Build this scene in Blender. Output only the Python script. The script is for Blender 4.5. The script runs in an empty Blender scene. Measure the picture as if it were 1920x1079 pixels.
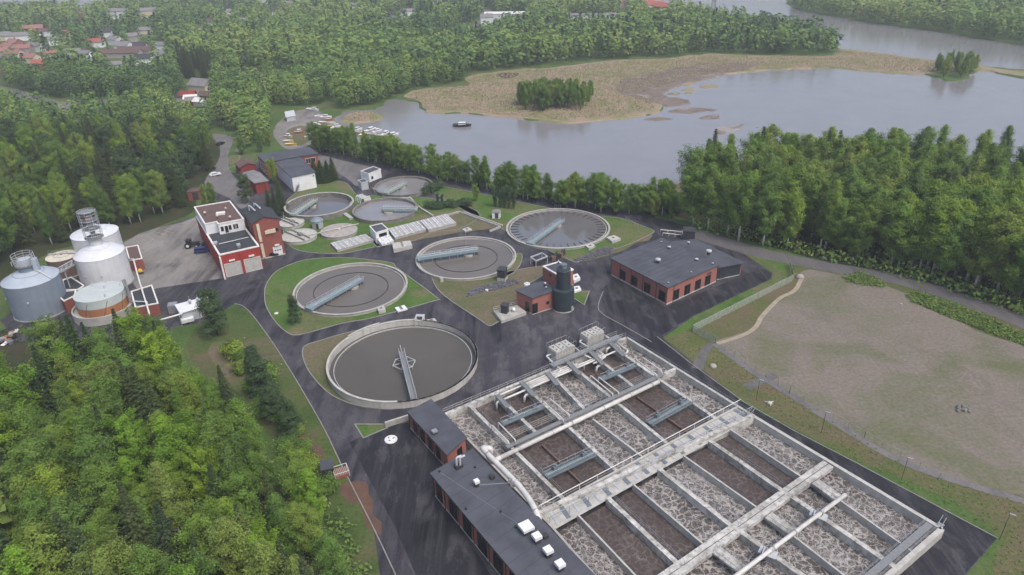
import bpy, bmesh, math, random
import numpy as np
from mathutils import Vector, Matrix, geometry
rad = math.radians
random.seed(7); RNG = np.random.default_rng(7)
SC = bpy.context.scene
COL = SC.collection

# ------------------------------------------------------------------ camera
HC = 88.0
FPX, PITCH, ROLL = 1305.0, rad(27.55), rad(-1.55)
PW, PH = 1920.0, 1079.0
_F = Vector((0, math.cos(PITCH), -math.sin(PITCH)))
_R0 = Vector((1, 0, 0)); _U0 = _R0.cross(_F)
_R = _R0*math.cos(ROLL) + _U0*math.sin(ROLL)
_U = -_R0*math.sin(ROLL) + _U0*math.cos(ROLL)
CAM = Vector((0, 0, HC))
cd = bpy.data.cameras.new('camera'); cam = bpy.data.objects.new('camera', cd); COL.objects.link(cam)
cd.sensor_width = 36.0; cd.lens = 36.0*FPX/PW; cd.clip_start = 0.5; cd.clip_end = 20000
cam.matrix_world = Matrix(((_R.x, _U.x, -_F.x, 0), (_R.y, _U.y, -_F.y, 0), (_R.z, _U.z, -_F.z, HC), (0, 0, 0, 1)))
SC.camera = cam

# ------------------------------------------------------------------ world, sun, exposure
SUN_EL, SUN_AZ = rad(58), rad(135)
wd = bpy.data.worlds.new('World'); SC.world = wd; wd.use_nodes = True
nt = wd.node_tree; nt.nodes.clear()
sky = nt.nodes.new('ShaderNodeTexSky'); sky.sky_type = 'NISHITA'; sky.sun_disc = False
sky.sun_elevation = SUN_EL; sky.sun_rotation = SUN_AZ
sky.air_density = 1.0; sky.dust_density = 5.0; sky.ozone_density = 1.0
bg = nt.nodes.new('ShaderNodeBackground'); bg.inputs['Strength'].default_value = 0.14
wo = nt.nodes.new('ShaderNodeOutputWorld')
nt.links.new(sky.outputs[0], bg.inputs[0]); nt.links.new(bg.outputs[0], wo.inputs[0])
sl = bpy.data.lights.new('sun', 'SUN'); sl.energy = 1.05; sl.angle = rad(28); sl.color = (1.0, 0.985, 0.965)
so = bpy.data.objects.new('sun', sl); COL.objects.link(so)
_sd = Vector((math.sin(SUN_AZ)*math.cos(SUN_EL), math.cos(SUN_AZ)*math.cos(SUN_EL), math.sin(SUN_EL)))
so.rotation_euler = (-_sd).to_track_quat('-Z', 'Y').to_euler(); so.location = (0, 0, 300)
vs = SC.view_settings; vs.view_transform = 'Standard'; vs.look = 'None'; vs.gamma = 1.0; vs.use_curve_mapping = False
vs.exposure = 0.48
SC.render.engine = 'CYCLES'
SC.cycles.use_denoising = True
SC.cycles.max_bounces = 5; SC.cycles.diffuse_bounces = 2; SC.cycles.glossy_bounces = 2
SC.cycles.transparent_max_bounces = 12; SC.cycles.transmission_bounces = 2
SC.cycles.caustics_reflective = False; SC.cycles.caustics_refractive = False

# ------------------------------------------------------------------ measuring helpers
def G(x, y, z=0.0):
    d = _R*((x-PW/2)/FPX) + _U*(-(y-PH/2)/FPX) + _F
    t = (z-HC)/d.z
    p = CAM + d*t
    return Vector((p.x, p.y, z))
def GP(pts, z=0.0): return [G(p[0], p[1], z) for p in pts]
def PRN(P):
    v = np.asarray(P, float) - np.array(CAM)
    den = v @ np.array(_F)
    return np.stack([PW/2 + FPX*(v @ np.array(_R))/den, PH/2 - FPX*(v @ np.array(_U))/den], -1)
def smooth(pts, n=4, closed=True):
    P = [Vector(p) for p in pts]; N = len(P); out = []
    for i in range(N if closed else N-1):
        if closed: a, b, c, d = P[i-1], P[i], P[(i+1) % N], P[(i+2) % N]
        else: a, b, c, d = P[max(i-1, 0)], P[i], P[i+1], P[min(i+2, N-1)]
        for k in range(n):
            t = k/n
            out.append(0.5*((2*b)+(c-a)*t+(2*a-5*b+4*c-d)*t*t+(3*b-a-3*c+d)*t**3))
    if not closed: out.append(P[-1])
    return out
def inpoly(P, poly):
    P = np.asarray(P, float); x, y = P[:, 0], P[:, 1]; res = np.zeros(len(P), bool)
    n = len(poly)
    for i in range(n):
        x1, y1 = poly[i][0], poly[i][1]; x2, y2 = poly[(i+1) % n][0], poly[(i+1) % n][1]
        c = ((y1 > y) != (y2 > y))
        with np.errstate(divide='ignore', invalid='ignore'):
            xi = (x2-x1)*(y-y1)/(y2-y1 if y2 != y1 else 1e-9) + x1
        res ^= c & (x < xi)
    return res
def isect(a, b, c, d):
    r = b-a; s = d-c; den = r.x*s.y-r.y*s.x
    t = ((c-a).x*s.y-(c-a).y*s.x)/den
    return Vector((a.x+r.x*t, a.y+r.y*t, a.z))
def circfit(pts):
    A = np.array([[2*p.x, 2*p.y, 1] for p in pts]); b = np.array([p.x**2+p.y**2 for p in pts])
    s = np.linalg.lstsq(A, b, rcond=None)[0]
    return Vector((s[0], s[1], 0)), math.sqrt(s[2]+s[0]**2+s[1]**2)
def lerp(a, b, t): return a + (b-a)*t

# ------------------------------------------------------------------ materials
MATS = {}
class NT:
    def __init__(s, name):
        s.m = bpy.data.materials.new(name); s.m.use_nodes = True; s.t = s.m.node_tree; s.t.nodes.clear()
        s.out = s.n('ShaderNodeOutputMaterial'); s.bsdf = s.n('ShaderNodeBsdfPrincipled')
        s.l(s.bsdf, 0, s.out, 0); MATS[name] = s.m
        s.geo = s.n('ShaderNodeNewGeometry')
    def n(s, ty, **k):
        nd = s.t.nodes.new(ty)
        for a, b in k.items(): setattr(nd, a, b)
        return nd
    def l(s, a, ao, b, bi): s.t.links.new(a.outputs[ao], b.inputs[bi])
    def set(s, **k):
        for a, b in k.items(): s.bsdf.inputs[a.replace('_', ' ')].default_value = b
    def pos(s, scale=(1, 1, 1), rz=0.0):
        mp = s.n('ShaderNodeMapping'); mp.inputs['Scale'].default_value = scale; mp.inputs['Rotation'].default_value = (0, 0, rz)
        s.l(s.geo, 'Position', mp, 'Vector'); return mp
    def noise(s, vec, scale, detail=5, rough=.6, dist=0.0):
        nd = s.n('ShaderNodeTexNoise'); nd.inputs['Scale'].default_value = scale; nd.inputs['Detail'].default_value = detail
        nd.inputs['Roughness'].default_value = rough; nd.inputs['Distortion'].default_value = dist
        s.l(vec, 0, nd, 'Vector'); return nd
    def ramp(s, src, stops, o=0):
        r = s.n('ShaderNodeValToRGB'); cr = r.color_ramp
        while len(cr.elements) < len(stops): cr.elements.new(0.5)
        for e, (p, c) in zip(cr.elements, stops):
            e.position = p; e.color = (*c, 1) if len(c) == 3 else c
        s.l(src, o, r, 0); return r
    def mix(s, fac, a, b, mode='MIX', fo=0, ao=0, bo=0):
        m = s.n('ShaderNodeMix', data_type='RGBA', blend_type=mode)
        if isinstance(fac, (int, float)): m.inputs[0].default_value = fac
        else: s.l(fac, fo, m, 0)
        for v, o, i in ((a, ao, 6), (b, bo, 7)):
            if isinstance(v, tuple): m.inputs[i].default_value = (*v, 1)
            else: s.t.links.new(v.outputs[2 if v.bl_idname == 'ShaderNodeMix' else o], m.inputs[i])
        return m
    def math(s, op, a, b=None, c=None):
        m = s.n('ShaderNodeMath', operation=op)
        for i, v in enumerate((a, b, c)):
            if v is None: continue
            if isinstance(v, (int, float)): m.inputs[i].default_value = v
            else: s.t.links.new(v.outputs[0], m.inputs[i])
        return m
    def color(s, nd):
        s.t.links.new(nd.outputs[2 if nd.bl_idname == 'ShaderNodeMix' else 0], s.bsdf.inputs['Base Color'])
    def bump(s, src, strength, dist=.05):
        b = s.n('ShaderNodeBump'); b.inputs['Strength'].default_value = strength; b.inputs['Distance'].default_value = dist
        s.l(src, 0, b, 'Height'); s.l(b, 0, s.bsdf, 'Normal')
def W(*c): return tuple(c)
def simple(name, a, b=None, scale=.6, rough=.75, metal=0.0, spec=.35, lo=.35, hi=.65, bump=0.0, detail=6):
    t = NT(name); t.set(Roughness=rough, Metallic=metal); t.bsdf.inputs['Specular IOR Level'].default_value = spec
    b = b or tuple(x*.8 for x in a)
    nz = t.noise(t.pos(), scale, detail, .65); r = t.ramp(nz, [(lo, a), (hi, b)]); t.color(r)
    if bump: t.bump(nz, bump)
    return t.m
# metals, paints, masonry
simple('concrete', (.42, .41, .38), (.30, .30, .28), .7, .85)
simple('concrete_pale', (.48, .475, .445), (.35, .345, .325), .9, .85)
simple('kerb_stone', (.26, .255, .245), (.19, .185, .18), .8, .9)
simple('concrete_dark', (.22, .21, .19), (.13, .125, .115), .6, .85)
simple('brick', (.345, .140, .115), (.285, .112, .09), 1.3, .85)
simple('brick_old', (.265, .085, .066), (.215, .07, .055), 1.1, .85)
simple('red_paint', (.34, .040, .03), (.28, .034, .026), .8, .7)
simple('red_wood', (.24, .035, .03), (.19, .03, .025), .8, .8)
simple('roof_grey', (.082, .089, .107), (.058, .063, .077), .22, .7, 0, .35, .38, .62)
simple('roof_seam', (.072, .078, .094), (.058, .063, .077), .35, .7)
simple('roof_dark', (.050, .054, .062), (.036, .039, .045), .4, .8)
simple('roof_brown', (.135, .085, .075), (.10, .066, .06), .6, .85)
simple('roof_tile', (.30, .15, .125), (.24, .12, .10), .5, .85)
simple('roof_tile_red', (.33, .10, .075), (.27, .085, .065), .5, .85)
simple('roof_pale', (.22, .215, .22), (.16, .155, .16), .5, .8)
simple('white_paint', (.74, .755, .77), (.64, .655, .675), .5, .55)
simple('white_trim', (.74, .73, .70), (.62, .61, .58), 1, .6)
simple('cream', (.62, .55, .42), (.52, .46, .36), .8, .7)
simple('steel', (.42, .43, .44), (.32, .33, .34), 1.5, .45, .5)
simple('grating', (.27, .28, .285), (.20, .21, .215), 3, .6, .3)
simple('grating_blue', (.19, .22, .26), (.15, .175, .21), 3, .6, .2)
simple('galv_light', (.55, .57, .60), (.45, .47, .50), 2, .5, .3)
simple('teal_dark', (.040, .053, .064), (.030, .041, .050), .4, .5)
simple('teal_bridge', (.225, .295, .325), (.185, .25, .28), .8, .55)
simple('teal_mid', (.165, .205, .225), (.125, .16, .178), .8, .6)
simple('green_bridge', (.30, .36, .33), (.24, .29, .27), .8, .65)
simple('dark_metal', (.045, .047, .052), (.03, .032, .036), 1, .6)
simple('window_frame', (.03, .03, .033), None, 1, .5)
simple('plinth', (.50, .49, .46), (.40, .39, .37), 1, .85)
simple('tyre', (.02, .02, .02), None, 1, .9)
simple('car_blue', (.03, .04, .16), None, 1, .3, 0, .5)
simple('car_black', (.015, .016, .018), None, 1, .25, 0, .5)
simple('yellow_paint', (.65, .42, .03), None, 1, .5)
simple('duct_brown', (.18, .12, .095), (.10, .07, .06), 1.2, .8)
simple('steel_blue_roof', (.38, .435, .50), (.33, .38, .44), .3, .45, 0, .4)
simple('silo_white_roof', (.64, .66, .69), (.55, .57, .61), .35, .45, 0, .4)
simple('cream_tank', (.62, .58, .46), (.48, .45, .37), .5, .65)
simple('gas_grey', (.48, .53, .52), (.41, .46, .455), .5, .55)
simple('bark_birch', (.66, .64, .59), (.36, .35, .32), 2.2, .9)
simple('bark_dark', (.10, .075, .055), (.06, .045, .035), 2.2, .9)
simple('stone', (.40, .37, .34), (.27, .25, .23), .8, .9)
simple('rubble', (.14, .14, .155), (.075, .075, .085), 1.3, .95)
simple('dirt', (.135, .075, .052), (.09, .055, .04), .5, .95)
simple('sand', (.36, .31, .23), (.26, .22, .165), .6, .95)
def streaky(name, a, b, dirt, amt=.5):
    t = NT(name); t.set(Roughness=.55); n1 = t.noise(t.pos((1, 1, .07)), 1.1, 5, .7); n2 = t.noise(t.pos(), .3, 4)
    base = t.ramp(n2, [(.35, a), (.65, b)]); f = t.ramp(n1, [(.50, (0, 0, 0)), (.72, (amt,)*3)]); t.color(t.mix(f, base, dirt)); return t.m
streaky('silo_white', (.62, .635, .655), (.55, .565, .59), (.40, .395, .38), .4)
streaky('steel_blue', (.20, .245, .30), (.17, .21, .26), (.13, .15, .17), .5)
streaky('rust_orange', (.42, .185, .075), (.33, .135, .06), (.20, .115, .08), .8)
streaky('concrete_wall', (.50, .49, .455), (.40, .39, .365), (.20, .19, .17), .7)
simple('pipe_white', (.62, .61, .585), (.50, .49, .465), .9, .5)
t = NT('glass_dark'); t.set(Base_Color=(.016, .018, .022, 1), Roughness=.12); t.bsdf.inputs['Specular IOR Level'].default_value = .6
# white stained concrete tops
t = NT('stained_white'); t.set(Roughness=.8)
n1 = t.noise(t.pos(), 1.1, 6, .7); n2 = t.noise(t.pos(), .25, 3)
c = t.ramp(n1, [(.33, (.16, .155, .145)), (.43, (.40, .395, .375)), (.56, (.58, .57, .545))])
c2 = t.ramp(n2, [(.35, (.60, .60, .58)), (.6, (1, 1, 1))]); t.color(t.mix(1.0, c, c2, 'MULTIPLY'))
# stained corrugated cover panels
t = NT('cover_panel'); t.set(Roughness=.6)
n1 = t.noise(t.pos(), 1.6, 6, .75); t.color(t.ramp(n1, [(.38, (.26, .26, .27)), (.50, (.56, .56, .58)), (.64, (.74, .74, .76))]))
# asphalt
def asphalt(name, dark, mid, pale, thr, streak_rz, wet=.5):
    t = NT(name)
    st = t.noise(t.pos((1, .12, 1), streak_rz), .42, 7, .7, .4)
    bigm = t.noise(t.pos(), .055, 5, .6, .8); fine = t.noise(t.pos(), 2.6, 4, .7); med = t.noise(t.pos((1, .38, 1), streak_rz+.2), .30, 7, .75, .35)
    f1 = t.ramp(st, [(.44, (0, 0, 0)), (.58, (1, 1, 1))]); f2 = t.ramp(bigm, [(.40, (0, 0, 0)), (.64, (1, 1, 1))])
    f3 = t.ramp(med, [(thr, (0, 0, 0)), (thr+.10, (.62, .62, .62))])
    c = t.mix(f1, dark, mid); c = t.mix(f2, c, mid); 
    k = t.math('MULTIPLY', f3, f2); c = t.mix(k, c, pale)
    tk = t.ramp(t.noise(t.pos((1, .035, 1), streak_rz+.35), .55, 5, .7, .25), [(.50, (0, 0, 0)), (.68, (.6, .6, .6))]); c = t.mix(tk, c, tuple(x*.72 for x in pale))
    fr = t.ramp(fine, [(.3, (.78, .78, .78)), (.7, (1.15, 1.15, 1.15))]); c = t.mix(1.0, c, fr, 'MULTIPLY'); t.color(c)
    rr = t.ramp(st, [(.35, (wet,)*3), (.6, (.85,)*3)]); t.t.links.new(rr.outputs[0], t.bsdf.inputs['Roughness'])
    t.bsdf.inputs['Specular IOR Level'].default_value = .22
    return t.m
asphalt('asphalt', (.017, .017, .023), (.050, .048, .060), (.125, .12, .126), .46, rad(-24), .6)
asphalt('asphalt_fresh', (.011, .011, .015), (.024, .024, .031), (.10, .097, .105), .51, rad(35), .6)
asphalt('asphalt_old', (.115, .112, .118), (.165, .158, .16), (.22, .205, .195), .5, rad(60), .7)
asphalt('gravel_yard', (.095, .090, .087), (.225, .212, .20), (.285, .27, .255), .45, rad(20), .5)
asphalt('road', (.092, .09, .094), (.135, .13, .133), (.19, .18, .17), .56, rad(65), .75)
# grass kinds
def grass(name, a, b, c, dry, dlo=.5, dhi=.68):
    t = NT(name); t.set(Roughness=.95); t.bsdf.inputs['Specular IOR Level'].default_value = .1
    n1 = t.noise(t.pos(), .11, 6, .65, .5); n2 = t.noise(t.pos(), 1.4, 5, .75); n3 = t.noise(t.pos(), .045, 4, .6, 1.0)
    col = t.ramp(n1, [(.32, a), (.52, b), (.7, c)])
    d = t.ramp(n3, [(dlo, (0, 0, 0)), (dhi, (1, 1, 1))]); col = t.mix(d, col, dry)
    f = t.ramp(n2, [(.25, (.62, .62, .62)), (.75, (1.3, 1.3, 1.3))]); col = t.mix(1.0, col, f, 'MULTIPLY'); t.color(col)
    t.bump(n2, .6, .15); return t.m
grass('lawn', (.055, .105, .024), (.075, .140, .032), (.10, .150, .045), (.15, .135, .078), .47, .66)
grass('lawn_dry', (.078, .108, .034), (.105, .115, .052), (.135, .122, .075), (.155, .128, .09), .42, .64)
grass('rough_grass', (.050, .085, .024), (.072, .105, .034), (.10, .10, .048), (.13, .11, .07), .48, .66)
grass('bank_grass', (.07, .105, .03), (.10, .115, .045), (.135, .13, .06), (.135, .108, .07), .42, .60)
grass('forest_floor', (.028, .042, .016), (.04, .05, .022), (.055, .055, .03), (.065, .052, .035), .5, .7)
grass('far_ground', (.055, .10, .03), (.075, .125, .036), (.10, .135, .048), (.12, .12, .06), .5, .7)
grass('field_soil', (.160, .146, .120), (.195, .170, .147), (.18, .165, .134), (.126, .136, .076), .46, .68)
grass('reeds', (.24, .20, .135), (.30, .24, .17), (.25, .20, .145), (.19, .20, .09), .46, .60)
grass('mud', (.13, .105, .085), (.20, .165, .14), (.115, .09, .075), (.30, .28, .27), .56, .64)
# waters
def water(name, col, rough, bscale, bstr, spec=.5, var=.85):
    t = NT(name); t.set(Roughness=rough); t.bsdf.inputs['Specular IOR Level'].default_value = spec
    n1 = t.noise(t.pos((1, 1, 1)), .05, 4, .6, .5); t.color(t.ramp(n1, [(.35, col), (.65, tuple(x*var for x in col))]))
    nb = t.noise(t.pos((1, 2.2, 1), rad(20)), bscale, 4, .6); t.bump(nb, bstr, .12); return t.m
water('lake_water', (.225, .218, .23), .14, .55, .22, 1.0, .92)
water('tank_water', (.150, .135, .122), .10, .25, .03, .3)
water('tank_water_dark', (.100, .092, .078), .10, .25, .03, .28)
water('tank_water_clear', (.15, .146, .152), .03, .25, .012, 1.0)
water('tank_water_painted_sky', (.25, .245, .255), .03, .25, .012, 1.0)  # paler base colour paints in part of the sky reflection
def foam(name, brown, white, lo, hi, amount):
    t = NT(name); t.set(Roughness=.55)
    p = t.pos(); dn = t.noise(p, .42, 5, .72)
    va = t.n('ShaderNodeVectorMath', operation='MULTIPLY_ADD'); t.l(dn, 'Color', va, 0); va.inputs[1].default_value = (3.4, 3.4, 0); dn2 = t.noise(p, 1.9, 3, .6); vb = t.n('ShaderNodeVectorMath', operation='MULTIPLY_ADD'); t.l(dn2, 'Color', vb, 0); vb.inputs[1].default_value = (.75, .75, 0); t.l(p, 0, vb, 2); t.l(vb, 0, va, 2)
    def edge(sc):
        v = t.n('ShaderNodeTexVoronoi', voronoi_dimensions='2D', feature='DISTANCE_TO_EDGE'); v.inputs['Scale'].default_value = sc
        t.l(va, 0, v, 'Vector'); return v
    v1, v2 = edge(.78), edge(1.9)
    m = t.noise(p, .16, 4, .6, .6)
    v1 = t.math('MULTIPLY', v1, t.math('MULTIPLY_ADD', t.noise(p, .33, 3, .6), 3.2, -.65)); w1 = t.ramp(v1, [(0.0, (1, 1, 1)), (.04, (.75, .75, .75)), (.12, (0, 0, 0))])
    w2 = t.ramp(v2, [(0.0, (.85, .85, .85)), (.07, (.45, .45, .45)), (.17, (0, 0, 0))])
    ms = t.ramp(m, [(lo, (0, 0, 0)), (hi, (1, 1, 1))])
    pl = t.ramp(t.noise(p, .12, 4, .6, 1.5), [(.56, (0, 0, 0)), (.72, (.8, .8, .8))])
    f = t.math('MAXIMUM', w1, t.math('MULTIPLY', w2, ms)); f = t.math('MAXIMUM', f, t.math('MULTIPLY', pl, ms))
    f = t.math('MULTIPLY', f, t.math('MULTIPLY_ADD', ms, 1-amount, amount))
    fn = t.noise(p, 3.5, 4, .7); fr = t.ramp(fn, [(.2, (.55,)*3), (.7, (1.1,)*3)])
    f = t.math('MULTIPLY', f, fr)
    bn = t.noise(p, .9, 4, .6); bc = t.ramp(bn, [(.3, tuple(x*.7 for x in brown)), (.7, brown)])
    t.color(t.mix(f, bc, white)); t.bump(f, .4, .08)
foam('foam_heavy', (.064, .052, .047), (.49, .465, .445), .32, .58, .78)
foam('foam_light', (.068, .050, .045), (.23, .195, .18), .46, .75, .28)
# foliage
def leaves(name, cols, trans=.25, use_attr=False):
    t = NT(name); t.set(Roughness=.7); t.bsdf.inputs['Specular IOR Level'].default_value = .2
    at = t.n('ShaderNodeAttribute', attribute_name='tint')
    if use_attr: src, o = at, 'Fac'
    else:
        oi = t.n('ShaderNodeObjectInfo'); src, o = oi, 'Random'
    r = t.n('ShaderNodeValToRGB'); cr = r.color_ramp
    while len(cr.elements) < len(cols): cr.elements.new(.5)
    for i, (e, c) in enumerate(zip(cr.elements, cols)): e.position = i/(len(cols)-1); e.color = (*c, 1)
    t.l(src, o, r, 0)
    lf = t.n('ShaderNodeAttribute', attribute_name='leaf')
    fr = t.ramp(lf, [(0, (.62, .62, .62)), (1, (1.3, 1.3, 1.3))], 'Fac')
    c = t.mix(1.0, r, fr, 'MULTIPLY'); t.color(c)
    tr = t.n('ShaderNodeBsdfTranslucent'); t.t.links.new(c.outputs[2], tr.inputs[0])
    mx = t.n('ShaderNodeMixShader'); mx.inputs[0].default_value = trans
    t.l(t.bsdf, 0, mx, 1); t.l(tr, 0, mx, 2); t.l(mx, 0, t.out, 0)
leaves('leaf_birch', [(0.105, 0.188, 0.039), (0.168, 0.280, 0.046), (0.137, 0.245, 0.053), (0.226, 0.334, 0.046), (0.200, 0.261, 0.069), (0.252, 0.353, 0.044), (0.128, 0.220, 0.053), (0.194, 0.302, 0.051)], .36)
leaves('leaf_bright', [(0.209, 0.346, 0.031), (0.168, 0.302, 0.033), (0.255, 0.363, 0.035)], .32)
leaves('leaf_spruce', [(.045, .082, .028), (.058, .094, .032), (.078, .104, .034), (.048, .074, .034)], .15)
leaves('leaf_pine', [(0.064, 0.113, 0.047), (0.078, 0.124, 0.052)], .25)
leaves('leaf_reed', [(.30, .245, .155), (.37, .30, .20), (.41, .33, .23), (.28, .27, .135)], .3, True)
leaves('leaf_far', [(0.038, 0.076, 0.043), (0.089, 0.158, 0.056), (0.142, 0.234, 0.065), (0.166, 0.265, 0.070), (0.200, 0.296, 0.069), (0.236, 0.296, 0.089)], .36, True)
leaves('leaf_weed', [(.10, .105, .055), (.13, .125, .07), (.10, .12, .05)], .2, True)
t = NT('fence_mesh'); t.set(Base_Color=(.40, .46, .38, 1), Roughness=.6)
tr = t.n('ShaderNodeBsdfTransparent'); mx = t.n('ShaderNodeMixShader'); mx.inputs[0].default_value = .36
t.l(tr, 0, mx, 1); t.l(t.bsdf, 0, mx, 2); t.l(mx, 0, t.out, 0)

# ------------------------------------------------------------------ mesh helpers
ORG = {}
class MB:
    def __init__(s): s.v = []; s.f = []
    def add(s, vs, fs):
        k = len(s.v); s.v += [tuple(v) for v in vs]; s.f += [tuple(i+k for i in f) for f in fs]; return s
    def box(s, c, size, rz=0.0, rx=0.0):
        m = Matrix.Rotation(rz, 3, 'Z') @ Matrix.Rotation(rx, 3, 'X'); h = Vector(size)/2; c = Vector(c)
        vs = [c + m @ Vector((h.x*a, h.y*b, h.z*d)) for d in (-1, 1) for a, b in ((-1, -1), (1, -1), (1, 1), (-1, 1))]
        return s.add(vs, [(3, 2, 1, 0), (4, 5, 6, 7), (0, 1, 5, 4), (1, 2, 6, 5), (2, 3, 7, 6), (3, 0, 4, 7)])
    def beam(s, a, b, w, h, top=None):
        a, b = Vector(a), Vector(b); d = (b-a); hd = Vector((d.x, d.y, 0))
        sd = Vector((-hd.y, hd.x, 0)).normalized()*w/2 if hd.length > 1e-6 else Vector((w/2, 0, 0))
        z0 = Vector((0, 0, -h if top else -h/2)); z1 = Vector((0, 0, 0 if top else h/2))
        vs = [a-sd+z0, a+sd+z0, b+sd+z0, b-sd+z0, a-sd+z1, a+sd+z1, b+sd+z1, b-sd+z1]
        return s.add(vs, [(3, 2, 1, 0), (4, 5, 6, 7), (0, 1, 5, 4), (1, 2, 6, 5), (2, 3, 7, 6), (3, 0, 4, 7)])
    def prism(s, pts, z0, z1):
        n = len(pts); vs = [(p[0], p[1], z0) for p in pts] + [(p[0], p[1], z1) for p in pts]
        return s.add(vs, [tuple(reversed(range(n))), tuple(range(n, 2*n))] + [(i, (i+1) % n, n+(i+1) % n, n+i) for i in range(n)])
    def ring(s, outer, inner, z0, z1):
        n = len(outer); vs = [(p[0], p[1], z) for z, P in ((z0, outer), (z1, outer), (z0, inner), (z1, inner)) for p in P]
        fs = []
        for i in range(n):
            j = (i+1) % n
            fs += [(i, j, n+j, n+i), (n+i, n+j, 3*n+j, 3*n+i), (2*n+j, 2*n+i, 3*n+i, 3*n+j), (j, i, 2*n+i, 2*n+j)]
        return s.add(vs, fs)
    def tube(s, path, r, n=8, cap=True):
        P = [Vector(p) for p in path]; rings = []; up = None
        rs = r if isinstance(r, (list, tuple)) else [r]*len(P)
        for i, p in enumerate(P):
            d = (P[min(i+1, len(P)-1)]-P[max(i-1, 0)]).normalized()
            if up is None: up = Vector((0, 0, 1)) if abs(d.z) < .9 else Vector((1, 0, 0))
            x = d.cross(up).normalized(); y = x.cross(d).normalized(); up = y
            rings.append([p + (x*math.cos(2*math.pi*k/n) + y*math.sin(2*math.pi*k/n))*rs[i] for k in range(n)])
        vs = [q for R in rings for q in R]; fs = []
        for i in range(len(P)-1):
            for k in range(n): fs.append((i*n+k, i*n+(k+1) % n, (i+1)*n+(k+1) % n, (i+1)*n+k))
        if cap: fs += [tuple(reversed(range(n))), tuple((len(P)-1)*n+k for k in range(n))]
        return s.add(vs, fs)
    def lathe(s, c, prof, n=32, cap=True):
        c = Vector(c); vs = []; fs = []
        for r, z in prof:
            vs += [c + Vector((r*math.cos(2*math.pi*k/n), r*math.sin(2*math.pi*k/n), z)) for k in range(n)]
        for i in range(len(prof)-1):
            for k in range(n): fs.append((i*n+k, i*n+(k+1) % n, (i+1)*n+(k+1) % n, (i+1)*n+k))
        if cap: fs += [tuple(reversed(range(n))), tuple((len(prof)-1)*n+k for k in range(n))]
        return s.add(vs, fs)
    def arc(s, c, r0, r1, z0, z1, a0, a1, n=40):
        vs = []; fs = []
        for k in range(n+1):
            a = a0+(a1-a0)*k/n; x, y = math.cos(a), math.sin(a)
            vs += [(c.x+x*r, c.y+y*r, z) for r, z in ((r0, z0), (r1, z0), (r1, z1), (r0, z1))]
        for k in range(n):
            for q in range(4): fs.append((k*4+q, k*4+(q+1) % 4, k*4+4+(q+1) % 4, k*4+4+q))
        fs += [(3, 2, 1, 0), tuple(n*4+q for q in range(4))]
        return s.add(vs, fs)
    def build(s, name, mat, parent=None, smooth=False, norm=True):
        me = bpy.data.meshes.new(name); o = Vector((0, 0, 0))
        if parent is not None: o = ORG[parent.name]
        me.from_pydata([(v[0]-o.x, v[1]-o.y, v[2]-o.z) for v in s.v], [], s.f)
        if norm:
            bm = bmesh.new(); bm.from_mesh(me); bmesh.ops.recalc_face_normals(bm, faces=bm.faces); bm.to_mesh(me); bm.free()
        if smooth: me.shade_smooth(); 
        me.materials.append(MATS[mat])
        ob = bpy.data.objects.new(name, me); COL.objects.link(ob)
        if parent is not None: ob.parent = parent
        ORG[ob.name] = o
        return ob
def share(src, name, loc, rz, parent, scale=(1, 1, 1)):
    ob = bpy.data.objects.new(name, src.data if hasattr(src, 'data') else src); COL.objects.link(ob)
    o = ORG[parent.name] if parent is not None else Vector((0, 0, 0))
    ob.location = Vector(loc)-o; ob.rotation_euler = (0, 0, rz); ob.scale = scale
    if parent is not None: ob.parent = parent
    ORG[ob.name] = o
    return ob
def thing(name, label, cat, loc, group=None):
    o = bpy.data.objects.new(name, None); COL.objects.link(o); o.location = loc; o.empty_display_size = .5
    o['label'] = label; o['category'] = cat
    if group: o['group'] = group
    ORG[o.name] = Vector(loc); return o
def tag(o, label, cat, group=None):
    o['label'] = label; o['category'] = cat
    if group: o['group'] = group
    return o
def struct(o, kind='structure'): o['kind'] = kind; return o
def sheet(name, pts, z, mat, kind='structure'):
    m = MB(); m.add([(p[0], p[1], z) for p in pts], [tuple(range(len(pts)))]); o = m.build(name, mat, None, False, False)
    if o.data.polygons[0].normal.z < 0: o.data.flip_normals()
    return struct(o, kind)
def offs(pts, d):
    n = len(pts); out = []
    ar = sum(pts[i].x*pts[(i+1) % n].y-pts[(i+1) % n].x*pts[i].y for i in range(n)); sg = 1 if ar > 0 else -1
    for i in range(n):
        a, b, c = pts[i-1], pts[i], pts[(i+1) % n]
        d1 = (b-a); d2 = (c-b); n1 = Vector((d1.y, -d1.x, 0)).normalized(); n2 = Vector((d2.y, -d2.x, 0)).normalized()
        nn = n1+n2
        if nn.length < .3: nn = n1
        nn = nn.normalized(); k = min(1/max(nn.dot(n1), .35), 2.2)
        out.append(b + nn*d*sg*k)
    return out
def flat(pts): return [Vector((p[0], p[1], 0)) for p in pts]

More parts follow.
